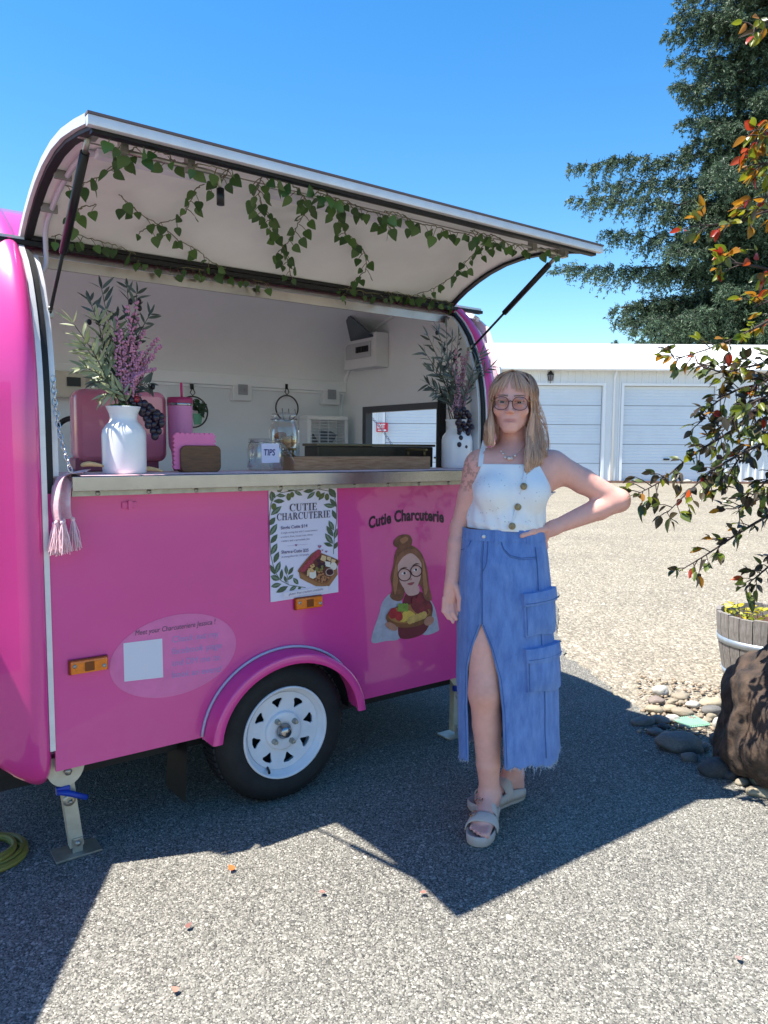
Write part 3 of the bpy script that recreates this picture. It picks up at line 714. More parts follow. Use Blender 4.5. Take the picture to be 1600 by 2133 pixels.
decal('hands', [ell(1028, 1130, 48, 24, .5), ell(1300, 1090, 40, 30, -.7)], '#b07a66', 8)
decal('sliced_meat', [ell(1235 + 26 * math.cos(q), 985 + 30 * math.sin(q), 58, 26, q * .3) for q in (0, 1.2, 2.4, 3.6, 4.8)], '#7c2130', 9, .3)
decal('strawberries', [ell(1038, 1035, 30, 40, .2), ell(1082, 1055, 28, 36, -.2)], '#a8232e', 10, .25)
decal('grapes', [ell(1085 + (i % 4) * 18, 975 + (i // 4) * 18, 11, 12) for i in range(12)], '#7f9a3c', 11, .3)
decal('cheese', [sm([(1090, 1095), (1125, 1010), (1200, 1040), (1150, 1085)], 2)], '#d9b24c', 10)
decal('crackers', [ell(1165 + i * 24, 1085 - i * 9, 22, 30, .4) for i in range(5)], '#c8a057', 11, .25)
# ------------------------------------------------------------------ menu poster taped to the side
PO = empty('menu_poster', hit(632, 1250, 1, WY - .003), 'white menu poster with olive branches and a snack box taped below the counter', 'poster')
def z1(x, y, off=.004): return hit(550 + x / 8.53, 1010 + y / 8.53, 1, WY - off)
b = MB(); b.prism([z1(80, 75, .004), z1(1295, 30, .004), z1(1322, 1905, .004), z1(118, 2085, .004)], (0, .0012, 0)); b.build('sheet', mat('poster paper', '#dbd3e2', rough=.55, var=.02), PO)
def art(name, polys, c, lay, var=.15):
    b = MB()
    for k, p in enumerate(polys): b.poly([z1(x, y, .0046 + lay * .0004 + (k % 20) * .000018) for x, y in p])
    o = b.build(name, mat('ink ' + str(c), c, rough=.55, var=var, vscale=120), PO)
    if len(polys) > 1: tag(o, kind='stuff')
    return o
def leafp(x0, y0, x1, y1, w):
    dx, dy = x1 - x0, y1 - y0; l = math.hypot(dx, dy); nx, ny = -dy / l, dx / l
    prof = [(0, 0), (.2, .62), (.45, 1), (.7, .8), (1, 0)]
    a = [(x0 + dx * t + nx * w * s, y0 + dy * t + ny * w * s) for t, s in prof]; c = [(x0 + dx * t - nx * w * s, y0 + dy * t - ny * w * s) for t, s in prof[1:-1][::-1]]
    return a + c
LV = [(140, 300, 120, 120, 36), (200, 240, 130, 110, 34), (215, 190, 390, 195, 32), (165, 290, 370, 290, 42), (120, 540, 315, 375, 48), (95, 720, 200, 575, 48), (105, 900, 235, 690, 50),
      (120, 1040, 240, 875, 46), (130, 1240, 235, 1035, 50), (175, 1390, 265, 1185, 46), (205, 1580, 290, 1355, 46), (110, 1420, 200, 1600, 40), (118, 1620, 280, 1690, 52), (300, 1690, 320, 1490, 34),
      (400, 1600, 390, 1420, 32), (430, 1600, 525, 1455, 34), (420, 1690, 525, 1590, 30), (400, 1740, 360, 1610, 28), (125, 1810, 310, 1760, 44), (215, 1915, 430, 1800, 48), (450, 1880, 590, 1790, 34), (600, 1850, 670, 1810, 24), (610, 1770, 520, 1650, 40),
      (700, 120, 890, 100, 38), (765, 250, 910, 120, 36), (970, 275, 1080, 130, 36), (540, 110, 680, 190, 34), (420, 110, 560, 60, 28), (600, 95, 700, 60, 22), (1150, 60, 1280, 230, 60), (830, 70, 950, 60, 22),
      (1285, 390, 1170, 240, 40), (1060, 350, 1260, 390, 42), (1290, 620, 1210, 440, 40), (1240, 810, 1150, 630, 44), (1230, 920, 1110, 725, 46), (1225, 1050, 1085, 860, 50), (1225, 1090, 1060, 1030, 36), (1250, 960, 1300, 770, 36), (1250, 1140, 1305, 1010, 34), (230, 120, 330, 70, 34)]
art('olive_leaves', [leafp(*l) for l in LV], '#4d5a42', 1, .3)
art('olive_leaves_light', [leafp(l[0], l[1], l[2], l[3], l[4] * .38) for l in LV[::2]], '#71806a', 2, .2)
def stroke(pts, w):
    out = []
    for i in range(len(pts) - 1):
        (x0, y0), (x1, y1) = pts[i], pts[i + 1]; dx, dy = x1 - x0, y1 - y0; l = math.hypot(dx, dy) or 1; nx, ny = -dy / l * w, dx / l * w
        out.append([(x0 + nx, y0 + ny), (x1 + nx, y1 + ny), (x1 - nx, y1 - ny), (x0 - nx, y0 - ny)])
    return out
art('olive_stems', stroke([(700, 80), (540, 100), (300, 140), (180, 230), (125, 330), (95, 560), (100, 900), (120, 1250), (190, 1540), (300, 1700), (450, 1780), (740, 1825)], 6) + stroke([(820, 60), (1000, 80), (1150, 110), (1250, 200), (1290, 360), (1290, 650), (1250, 900), (1235, 1230)], 6) + stroke([(430, 1770), (410, 1600)], 5), '#5e685a', 1)
art('olives', [ell(440, 215, 42, 65), ell(500, 175, 38, 50), ell(175, 385, 46, 60), ell(965, 165, 42, 58), ell(1120, 215, 40, 62), ell(1030, 200, 36, 58, .5)], '#5d6434', 3, .3)
M_ink = mat('dark plum ink', '#2c2236', rough=.5); M_ink2 = mat('violet grey ink', '#6d6180', rough=.5)
def zt(name, body, x, y, slope, h, w, m, lay=5, **kw): return line_text(name, body, x, y, slope, h, m, w, PO, off=.0046 + lay * .0004, z5=z1, **kw)
# display capitals with serifs, drawn from strokes (thick stems, thin cross bars)
GL = {'I': (.42, [[(.13, 0), (.29, 0), (.29, 1), (.13, 1)], [(0, 0), (.42, 0), (.42, .05), (0, .05)], [(0, .95), (.42, .95), (.42, 1), (0, 1)]]),
      'T': (.72, [[(.28, 0), (.44, 0), (.44, 1), (.28, 1)], [(0, .94), (.72, .94), (.72, 1), (0, 1)], [(0, .72), (.05, .72), (.1, .95), (0, .95)], [(.67, .72), (.72, .72), (.72, .95), (.62, .95)], [(.16, 0), (.56, 0), (.56, .05), (.16, .05)]]),
      'E': (.66, [[(.1, 0), (.26, 0), (.26, 1), (.1, 1)], [(0, 0), (.62, 0), (.62, .06), (0, .06)], [(0, .94), (.6, .94), (.6, 1), (0, 1)], [(.26, .47), (.48, .47), (.48, .53), (.26, .53)], [(.62, 0), (.66, .26), (.61, .26), (.53, .05)], [(.6, 1), (.62, .74), (.57, .74), (.5, .95)], [(.48, .38), (.48, .62), (.44, .62), (.44, .38)]]),
      'H': (.86, [[(.1, 0), (.26, 0), (.26, 1), (.1, 1)], [(.6, 0), (.76, 0), (.76, 1), (.6, 1)], [(.26, .46), (.6, .46), (.6, .53), (.26, .53)]] + [[(x, y), (x + .36, y), (x + .36, y + .05), (x, y + .05)] for x in (0, .5) for y in (0, .95)]),
      'A': (.82, [[(.05, 0), (.11, 0), (.44, .95), (.38, 1)], [(.55, 0), (.74, 0), (.47, 1), (.37, 1)], [(.2, .3), (.58, .3), (.56, .36), (.22, .36)], [(-.03, 0), (.2, 0), (.2, .05), (-.03, .05)], [(.46, 0), (.84, 0), (.84, .05), (.46, .05)]]),
      'R': (.82, [[(.1, 0), (.26, 0), (.26, 1), (.1, 1)], [(0, 0), (.36, 0), (.36, .05), (0, .05)], [(0, .95), (.4, .95), (.4, 1), (0, 1)], [(.36, .5), (.54, .5), (.76, .05), (.84, .05), (.84, 0), (.6, 0)]]
            + [[(.4 + .24 * math.cos(a), .74 + .26 * math.sin(a)), (.4 + .24 * math.cos(a2), .74 + .26 * math.sin(a2)), (.38 + .1 * math.cos(a2), .74 + .2 * math.sin(a2)), (.38 + .1 * math.cos(a), .74 + .2 * math.sin(a))] for a, a2 in [(-1.57 + i * .314, -1.57 + (i + 1) * .314) for i in range(10)]] + [[(.26, .48), (.42, .48), (.42, .54), (.26, .54)]]),
      'U': (.82, [[(.1, .3), (.26, .3), (.26, 1), (.1, 1)], [(.62, .3), (.68, .3), (.68, 1), (.62, 1)], [(0, .95), (.36, .95), (.36, 1), (0, 1)], [(.52, .95), (.78, .95), (.78, 1), (.52, 1)]]
            + [[(.39 + .29 * math.cos(a), .31 + .33 * math.sin(a)), (.39 + .29 * math.cos(a2), .31 + .33 * math.sin(a2)), (.43 + .19 * math.cos(a2), .31 + .26 * math.sin(a2)), (.43 + .19 * math.cos(a), .31 + .26 * math.sin(a))] for a, a2 in [(math.pi + i * .314, math.pi + (i + 1) * .314) for i in range(10)]]),
      'C': (.78, [[(.42 + .42 * math.cos(a), .5 + .52 * math.sin(a)), (.42 + .42 * math.cos(a2), .5 + .52 * math.sin(a2)), (.46 + .29 * math.cos(a2), .5 + .46 * math.sin(a2)), (.46 + .29 * math.cos(a), .5 + .46 * math.sin(a))] for a, a2 in [(.75 + i * .2665, .75 + (i + 1) * .2665) for i in range(18)]] + [[(.68, .68), (.75, .68), (.75, 1), (.7, 1), (.62, .88)]])}
def display(body, x, y, slope, h, w):
    W = sum(GL[c][0] + .07 for c in body); k = w / W; polys = []; u = 0
    for c in body:
        wd, ps = GL[c]
        for p in ps: polys.append([(x + (u + a) * k, y + slope * (u + a) * k - b_ * h) for a, b_ in p])
        u += wd + .07
    return polys
b = MB()
for k_, p in enumerate(display('CUTIE', 458, 470, -.05, 128, 492) + display('CHARCUTERIE', 230, 635, -.063, 122, 955)): b.poly([z1(px, py, .0066 + (k_ % 5) * .00004) for px, py in p])
b.build('title_lettering', M_ink, PO)
zt('price_lettering', 'Single Cutie $14', 298, 792, -.09, 78, 475, M_ink2, offset=.02)
for i, tx in enumerate(('A single serving box with 3 meats/cheeses,', 'crackers, fruit, mixed nuts, olives', 'crackers and a spreadable jam.')):
    zt('small_lettering', tx, 300, 872 + i * 72, -.085, 44, (655, 565, 520)[i], M_ink2)
zt('price_lettering', 'Share-a-Cutie $25', 308, 1222, -.075, 78, 485, M_ink2, offset=.02)
zt('small_lettering', 'A smorgasbord for 2-4 people', 310, 1298, -.1, 46, 490, M_ink2)
def heart(cx, cy, s): return [(cx + s * .9 * math.sin(t) ** 3, cy - s * (.75 * math.cos(t) - .3 * math.cos(2 * t) - .12 * math.cos(3 * t))) for t in [2 * math.pi * i / 20 for i in range(20)]]
art('hearts', [heart(988, 1095, 38), heart(1040, 1160, 18), heart(1105, 1185, 26), heart(570, 1070, 26), heart(388, 1945, 18), heart(1092, 1848, 18)], '#a06a86', 4)
art('divider', stroke([(420, 1085), (540, 1075)], 2) + stroke([(600, 1068), (780, 1052)], 2), '#a79cb5', 4)
art('box_side', [[(612, 1520), (640, 1660), (920, 1800), (1160, 1800), (1310, 1590), (1300, 1440), (1130, 1740), (920, 1720), (640, 1560)]], '#9a6a42', 4)
art('box_rim', [sm([(615, 1500), (800, 1270), (900, 1188), (960, 1190), (1310, 1330), (1325, 1400), (1160, 1710), (1080, 1752), (960, 1740), (640, 1570)], 3)], '#8a5532', 5)
art('box_inside', [sm([(650, 1510), (820, 1290), (915, 1215), (960, 1215), (1290, 1340), (1300, 1390), (1140, 1680), (1075, 1725), (965, 1715), (680, 1560)], 3)], '#5c2f22', 6)
rr = random.Random(3)
def spots(n, cx, cy, sx, sy, r, rot=0): return [ell(cx + rr.gauss(0, sx), cy + rr.gauss(0, sy), r * rr.uniform(.8, 1.2), r * rr.uniform(.7, 1.1), rr.random() * 3, 10) for i in range(n)]
art('salami', [ell(700 + i * 44, 1500 - i * 50 + 10 * (i % 2), 60, 46, -.8) for i in range(7)] + [ell(950, 1235, 50, 35)], '#9c3846', 7, .35)
art('cheese', [[(1000, 1330), (1030, 1245), (1110, 1270), (1090, 1370)], [(1110, 1320), (1130, 1270), (1195, 1290), (1180, 1360)], [(1190, 1380), (1200, 1310), (1275, 1335), (1262, 1390)], [(760, 1620), (770, 1520), (830, 1500), (810, 1610)]], '#d2b184', 7)
art('white_cheese', [[(1080, 1440), (1085, 1355), (1180, 1370), (1175, 1465)], [(805, 1640), (815, 1550), (920, 1520), (930, 1640), (870, 1670)], ell(1235, 1445, 60, 70)], '#dcd2c4', 8, .06)
art('grapes', spots(14, 1000, 1420, 38, 34, 24), '#3a1a2c', 8, .3)
art('green_olives', spots(9, 965, 1510, 34, 30, 22), '#75743a', 9, .25)
art('chickpeas', spots(14, 860, 1470, 34, 38, 20), '#d0a064', 8, .2)
art('nuts', spots(46, 1030, 1640, 62, 44, 17), '#a8714a', 8, .35)
art('jam_cup', [ell(1170, 1550, 78, 70)], '#b49a90', 10); art('jam', [ell(1170, 1550, 62, 54)], '#3a141c', 11, .3)
art('ribbon', [[(345, 1915), (1130, 1795), (1140, 1885), (350, 2000)]], '#e2d8df', 9, .03)
zt('ribbon_lettering', 'gluten free crackers available', 440, 1965, -.16, 62, 610, M_ink2, lay=11, shear=.2)
# ------------------------------------------------------------------ things on the counter and inside
def glass_mat(name, tint=(1, 1, 1)):
    if name in MATS: return MATS[name]
    m = bpy.data.materials.new(name); m.use_nodes = True; t = m.node_tree; t.nodes.remove(t.nodes['Principled BSDF'])
    lw = t.nodes.new('ShaderNodeLayerWeight'); lw.inputs[0].default_value = .35
    mr = t.nodes.new('ShaderNodeMapRange'); mr.inputs[3].default_value = .05; mr.inputs[4].default_value = .75; t.links.new(lw.outputs['Facing'], mr.inputs[0])
    tr = t.nodes.new('ShaderNodeBsdfTransparent'); tr.inputs[0].default_value = (*tint, 1)
    gl = t.nodes.new('ShaderNodeBsdfGlossy'); gl.inputs['Roughness'].default_value = .06; gl.inputs['Color'].default_value = (.9, .92, .93, 1)
    mx = t.nodes.new('ShaderNodeMixShader'); t.links.new(mr.outputs[0], mx.inputs[0]); t.links.new(tr.outputs[0], mx.inputs[1]); t.links.new(gl.outputs[0], mx.inputs[2])
    t.links.new(mx.outputs[0], t.nodes['Material Output'].inputs[0]); MATS[name] = m; return m
M_glass = glass_mat('clear jar glass', (.95, .97, .97))
M_enam = mat('white enamel', '#e6e6e8', rough=.3, var=.03, vscale=8, bump=.1, bscale=25, coat=.2)
M_wood = mat('acacia wood', '#6b3f22', rough=.4, var=.3, vscale=10, base2='#3d2213', stretch=(2, 14, 14), coat=.2)
M_wood2 = mat('light oak', '#b08a6a', rough=.5, var=.3, vscale=9, base2='#8a6246', stretch=(1.6, 18, 18))
TOP = 1.3045

# table runner lying along the counter, its fringed end hanging over the left corner
RN = empty('table_runner', (.6, 2.5, TOP), 'pale pink cloth runner on the counter with a tasselled end hanging at the left', 'cloth')
M_cloth = mat('pink white cloth', '#e3c3cb', rough=.85, var=.1, vscale=30, base2='#d79aa6', bump=.4, bscale=220, sheen=.3)
b = MB(); rows = []
for i in range(61):
    x = .60 + (2.36 - .60) * i / 60
    rows.append([(x, 2.4545 + .30 * j / 8 + .004 * math.sin(x * 9 + j), TOP - .0015 + .0016 * mnoise.noise(Vector((x * 9, j * .9, 3))) + (.0015 if j else 0)) for j in range(9)])
b.grid(rows); b.build('flat_cloth', M_cloth, RN)
b = MB(); rows = []
path = [hit(178, 984, 1, 2.50), hit(140, 988, 1, 2.50), hit(126, 1000, 1, 2.485), hit(120, 1030, 1, 2.475), hit(118, 1060, 1, 2.475), hit(122, 1085, 1, 2.475)]
path2 = [hit(190, 978, 1, 2.62), hit(150, 986, 1, 2.58), hit(149, 1006, 1, 2.52), hit(146, 1030, 1, 2.50), hit(146, 1060, 1, 2.495), hit(150, 1078, 1, 2.49)]
path0 = [hit(150, 982, 1, 2.70), hit(122, 986, 1, 2.66), hit(110, 1005, 1, 2.55), hit(106, 1040, 1, 2.525), hit(107, 1065, 1, 2.52), hit(112, 1088, 1, 2.515)]
A0, A1, A2 = cr(path0, 5), cr(path, 5), cr(path2, 5)
for k in range(len(A1)):
    row = []
    for j in range(17):
        t = j / 16
        p = A0[k].lerp(A1[k], t * 2) if t < .5 else A1[k].lerp(A2[k], t * 2 - 1)
        f = min(1, k / 12); p = p + Vector((.004, -.016, 0)) * math.sin(t * 15.5) * f
        row.append(p)
    rows.append(row)
b.grid(rows); ho = b.build('hanging_end', M_cloth, RN); md = ho.modifiers.new('thickness', 'SOLIDIFY'); md.thickness = .003
for k in range(6):
    t = k / 5; r0 = rows[-1][int(t * 16)]; rg = random.Random(k); b = MB()
    b.ball(r0 + Vector((0, -.004, -.006)), (.007, .007, .009), 8, 6)
    for q in range(26):
        o = Vector((rg.gauss(0, .0045), rg.gauss(0, .0045), 0)); L = rg.uniform(.085, .11)
        b.tube([r0 + o * .5 + Vector((0, -.004, -.01)), r0 + o * 1.4 + Vector((rg.gauss(0, .003), -.004, -L * .5)), r0 + o * 2.2 + Vector((.006 * (t - .4) + rg.gauss(0, .003), -.003, -L))], [.0016, .0018, .0012], 4, cap=False)
    b.build('tassel', mat('tassel yarn', '#edc9cf', rough=.9, var=.12, vscale=60), RN)

# chain holding the counter's left corner
CHN = empty('counter_chain', hit(150, 985, 1, 2.50), 'thin steel chain running down to the left end of the counter', 'chain')
cp = cr([hit(111, 790, 1, 2.55), hit(116, 850, 1, 2.535), hit(125, 905, 1, 2.51), hit(138, 950, 1, 2.485), hit(148, 984, 1, 2.47)], 8)
lk = MB(); lk.tube([(.0065 * math.cos(q), 0, .0125 * math.sin(q)) for q in [2 * math.pi * i / 12 for i in range(12)]], .0021, 6, closed=True); lme = lk.mesh('link'); lme.materials.append(mat('zinc chain', '#d2d0cc', rough=.25, metal=.9))
def chain_links(cp, parent, pitch=.0185):
    d = 0; i = 0; pos = []; acc = 0
    for k in range(len(cp) - 1):
        seg = (cp[k + 1] - cp[k]); L = seg.length
        while acc <= L: pos.append((cp[k] + seg * (acc / L), seg.normalized())); acc += pitch
        acc -= L
    for i, (p, t) in enumerate(pos):
        M = t.to_track_quat('Z', 'Y').to_matrix().to_4x4() @ Matrix.Rotation(math.pi / 2 * (i % 2) + .3, 4, 'Z'); M.translation = p
        link('link', lme, parent, M)
chain_links(cp, CHN)

# milk-can vases with artificial bouquets and grapes
def vase(x, y, label):
    V = empty('vase', (x, y, TOP), label, 'vase', 'white milk can vases on the counter')
    b = MB(); b.lathe([(.001, 0), (.066, 0), (.071, .006), (.072, .02), (.0725, .13), (.069, .148), (.058, .164), (.047, .176), (.0435, .186), (.0465, .203), (.055, .222), (.0575, .226), (.0565, .2275), (.053, .224), (.044, .205), (.041, .187), (.041, .15)], (x, y, TOP), 40)
    b.build('can', M_enam, V)
    b = MB(); rg = random.Random(int(x * 100))
    for i in range(90):
        q = rg.random() * 6.28; r = .043 * math.sqrt(rg.random()); b.ball((x + r * math.cos(q), y + r * math.sin(q), TOP + .215 + rg.uniform(0, .014)), rg.uniform(.005, .009), 6, 4)
    tag(b.build('moss', mat('green moss', '#3f5a1c', rough=.9, var=.4, vscale=80), V), kind='stuff')
    return V
vase(.768, 2.565, 'white milk can vase sunlit at the left end of the counter')
vase(2.325, 2.62, 'white milk can vase shaded at the right end of the counter')
def lance_leaf(L=1., W=.185, fold=.06, curl=.12):
    b = MB(); rows = []
    for i in range(6):
        t = i / 5; w = W * .5 * (math.sin(math.pi * t ** .8) ** .8 if 0 < t < 1 else .02)
        rows.append([(-w, L * t, fold * w * 4 - curl * t * t), (0, L * t, -curl * t * t), (w, L * t, fold * w * 4 - curl * t * t)])
    b.grid(rows); return b
def leaf_mesh(name, m, **kw):
    me = lance_leaf(**kw).mesh(name); me.materials.append(m); return me
L_pale = leaf_mesh('leaf', leafmat('pale sage leaf', '#a8ad86', '#6e7a55', trl=.25))
L_dark = leaf_mesh('leaf', leafmat('dark olive leaf', '#343f38', '#56625a', trl=.15))
L_grey = leaf_mesh('leaf', leafmat('grey olive leaf', '#6c7872', '#4a5650', trl=.15))
M_stem = mat('brown green stem', '#4a4632', rough=.7)
M_plume = mat('pink heather plume', '#d795ae', rough=.85, var=.25, vscale=60, base2='#b27c9c')
M_plume2 = mat('dusty pink plume', '#c99aac', rough=.85, var=.25, vscale=60, base2='#a57f92')
M_olive = mat('black olive', '#14141c', rough=.35)
def frame(p, d, up=Vector((0, 0, 1)), roll=0., s=1.):
    """matrix whose Y runs along d at p"""
    d = d.normalized(); x = d.cross(up); x = x.normalized() if x.length > 1e-4 else Vector((1, 0, 0)); z = x.cross(d)
    M = Matrix(((x.x, d.x, z.x), (x.y, d.y, z.y), (x.z, d.z, z.z))).to_4x4() @ Matrix.Rotation(roll, 4, 'Y') @ Matrix.Scale(s, 4); M.translation = p; return M
def bouquet(mouth, tips, label, seed):
    B = empty('artificial_bouquet', mouth, label, 'flowers', 'artificial bouquets in the vases'); rg = random.Random(seed); st = MB()
    for (kind, tip) in tips:
        tip = Vector(tip); base = Vector(mouth) + Vector((rg.uniform(-.03, .03), rg.uniform(-.03, .03), -.03)); d = tip - base
        mid = base + d * .5 + Vector((0, 0, .05)) + Vector((rg.gauss(0, .01), rg.gauss(0, .012), 0))
        path = cr([base, base + d * .22 + Vector((0, 0, .03)), mid, tip], 6); st.tube(path, [.0028 - .0016 * i / (len(path) - 1) for i in range(len(path))], 5)
        n = len(path)
        if kind == 'plume' or kind == 'plume2':
            b = MB()
            for i in range(int(n * .35), n):
                p = path[i]; t = (i - n * .35) / (n * .65); r = .011 * (1 - t) + .0035
                for q in range(11):
                    a = rg.random() * 6.28; o = Vector((math.cos(a), math.sin(a), rg.uniform(-.4, 1.2))) * r * rg.uniform(.5, 1.3); b.ball(p + o, rg.uniform(.0028, .005), 5, 4)
            b.build('plume', M_plume if kind == 'plume' else M_plume2, B)
        else:
            me = {'pale': L_pale, 'dark': L_dark, 'grey': L_grey}[kind]
            for i in range(int(n * .42), n, 1):
                p = path[i]; t = (path[min(i + 1, n - 1)] - path[max(i - 1, 0)]).normalized()
                for s in (-1, 1):
                    if rg.random() < .2: continue
                    a = t.cross(Vector((rg.gauss(0, .5), -1 + rg.gauss(0, .4), rg.gauss(0, .3)))).normalized() * s
                    d2 = (t * rg.uniform(.5, 1.) + a * rg.uniform(.5, 1.0)).normalized()
                    link('leaf', me, B, frame(p, d2, Vector((0, -1, .3)), rg.uniform(-.9, .9), rg.uniform(.045, .068)))
            link('leaf', me, B, frame(path[-1], path[-1] - path[-3], Vector((0, -1, .3)), rg.uniform(-.8, .8), .055))
            if kind == 'dark':
                for q in range(2):
                    p = path[rg.randrange(int(n * .5), n)] + Vector((rg.gauss(0, .012), rg.gauss(0, .012), -.008)); MB().ball(p, (.0085, .0085, .011), 8, 6).build('olive', M_olive, B)
    st.build('stems', M_stem, B)
def at(px, py, y): return hit(px, py, 1, y)
tl_ = [('pale', at(152, 672, 2.57)), ('pale', at(172, 715, 2.56)), ('pale', at(205, 668, 2.57)), ('pale', at(178, 765, 2.57)), ('pale', at(240, 690, 2.6)), ('pale', at(222, 820, 2.55)), ('dark', at(212, 602, 2.68)), ('dark', at(188, 628, 2.7)), ('dark', at(285, 612, 2.7)), ('dark', at(312, 655, 2.68)), ('dark', at(265, 600, 2.72)),
      ('dark', at(245, 660, 2.7)), ('dark', at(310, 800, 2.6)), ('grey', at(210, 740, 2.64)), ('grey', at(205, 790, 2.6))]
for (x, y) in ((264, 640), (284, 632), (252, 690), (243, 665), (300, 690), (328, 706), (333, 722), (322, 770), (296, 735), (275, 735), (318, 745), (262, 720), (288, 665)): tl_.append(('plume', at(x, y, R_.uniform(2.58, 2.66))))
bouquet((.768, 2.565, TOP + .22), tl_, 'tall bouquet of pale green leaves and pink heather in the left vase', 4)
tr2 = []
for (x, y) in ((892, 700), (912, 690), (886, 735), (900, 770), (930, 684), (942, 705), (893, 800), (905, 815), (955, 700), (920, 740)): tr2.append((R_.choice(['dark', 'grey', 'grey']), at(x, y, R_.uniform(2.6, 2.72))))
for (x, y) in ((1020, 765), (1000, 740)): tr2.append(('grey', at(x, y, 2.53)))
for (x, y) in ((950, 730), (962, 745), (940, 760), (975, 735), (985, 770), (968, 770), (950, 785), (990, 790)): tr2.append(('plume2', at(x, y, R_.uniform(2.58, 2.66))))
bouquet((2.325, 2.62, TOP + .22), tr2, 'shaded bouquet of grey olive leaves and pink plumes in the right vase', 9)
M_grape = mat('black grape', '#1a1626', rough=.3, var=.3, vscale=40, base2='#2c1a2e', coat=.3, coat_rough=.3)
gme = MB().ball((0, 0, 0), 1., 12, 8).mesh('grape'); gme.materials.append(M_grape)
def grapes(pts, y0, label, r=.0125):
    G = empty('grape_bunch', at(pts[0][0], pts[0][1], y0), label, 'grapes', 'bunches of artificial grapes'); rg = random.Random(len(pts))
    for (x, y) in pts:
        p = at(x, y, y0 + rg.uniform(-.016, .012)); s = r * rg.uniform(.88, 1.12); M = Matrix.Translation(p) @ Matrix.Diagonal((s, s, s * 1.1, 1)); link('grape', gme, G, M)
    MB().tube([at(pts[0][0], pts[0][1] - 8, y0), at(sum(p[0] for p in pts) / len(pts), sum(p[1] for p in pts) / len(pts), y0), at(pts[-1][0], pts[-1][1], y0)], .003, 6).build('stalk', M_stem, G)
def bunch_pts(spine, widths, step=13):
    rg = random.Random(spine[0][0]); out = []
    sp = [(np.interp(t, range(len(spine)), [s[0] for s in spine]), np.interp(t, range(len(spine)), [s[1] for s in spine])) for t in np.arange(0, len(spine) - .9, .62)]; wd = [np.interp(t, range(len(spine)), widths) for t in np.arange(0, len(spine) - .9, .62)]
    for i, ((x, y), w_) in enumerate(zip(sp, wd)):
        k = max(1, int(w_ / 8.5))
        for j in range(k): out.append((x + (j - (k - 1) / 2) * 11 + rg.uniform(-3, 3), y + rg.uniform(-2, 2)))
    return out
grapes(bunch_pts([(280, 833), (296, 845), (308, 855), (318, 868), (322, 880), (322, 892), (322, 903), (320, 911)], [22, 30, 34, 36, 30, 24, 18, 12]), 2.565, 'bunch of black grapes hanging from the left vase')
grapes(bunch_pts([(958, 853), (962, 864), (966, 876), (968, 888), (966, 900), (964, 912), (961, 924), (960, 933)], [24, 30, 32, 30, 27, 24, 20, 18]), 2.57, 'bunch of black grapes hanging from the right vase')
MB().ball(at(284, 832, 2.548), .0115, 12, 8).build('grape', mat('red grape', '#8c1220', rough=.25, coat=.4), [o for o in bpy.data.objects if o.name.startswith('grape_bunch')][0])

# pink rounded appliance
p0 = at(158, 970, 2.83); p1 = at(343, 818, 2.83)
PB = empty('pink_appliance', ((p0.x + p1.x) / 2, 2.86, TOP), 'glossy pink rounded case standing behind the left vase', 'appliance')
M_pb = mat('salmon pink gloss', '#dd8298', rough=.22, var=.04, coat=.5)
def rrect(x0, x1, z0, z1, r, n=7):
    out = []
    for cx, cz, a0 in ((x1 - r, z1 - r, 0), (x0 + r, z1 - r, math.pi / 2), (x0 + r, z0 + r, math.pi), (x1 - r, z0 + r, 1.5 * math.pi)):
        out += [(cx + r * math.cos(a0 + math.pi / 2 * i / n), cz + r * math.sin(a0 + math.pi / 2 * i / n)) for i in range(n + 1)]
    return out
def slab(b, x0, x1, z0, z1, r, ya, yb, bev=.012):
    R0 = rrect(x0, x1, z0, z1, r); Ri = rrect(x0 + bev, x1 - bev, z0 + bev, z1 - bev, max(.004, r - bev)); Rh = rrect(x0 + bev * .3, x1 - bev * .3, z0 + bev * .3, z1 - bev * .3, max(.004, r - bev * .3))
    rows = [[(x, ya, z) for x, z in Ri], [(x, ya + bev * .3, z) for x, z in Rh], [(x, ya + bev, z) for x, z in R0], [(x, yb - bev, z) for x, z in R0], [(x, yb - bev * .3, z) for x, z in Rh], [(x, yb, z) for x, z in Ri]]
    rows = [r_ + [r_[0]] for r_ in rows]; b.grid(rows); b.poly(rows[0][:-1]); b.poly(rows[-1][:-1]); return b
b = MB(); slab(b, p0.x, p1.x, TOP + .035, p1.z, .035, 2.80, 2.915, .02); b.build('case', M_pb, PB)
b = MB(); slab(b, p0.x - .004, p1.x - .03, TOP - .001, TOP + .05, .012, 2.82, 2.925, .006); b.build('plinth', mat('dull pink plastic', '#a2596e', rough=.45), PB)
b = MB(); b.tube(cr([(p0.x + .1, 2.86, p1.z - .004), (p0.x + .11, 2.86, p1.z + .012), (p1.x - .11, 2.86, p1.z + .012), (p1.x - .1, 2.86, p1.z - .004)], 5), .005, 8); b.build('carry_handle', M_pb, PB)

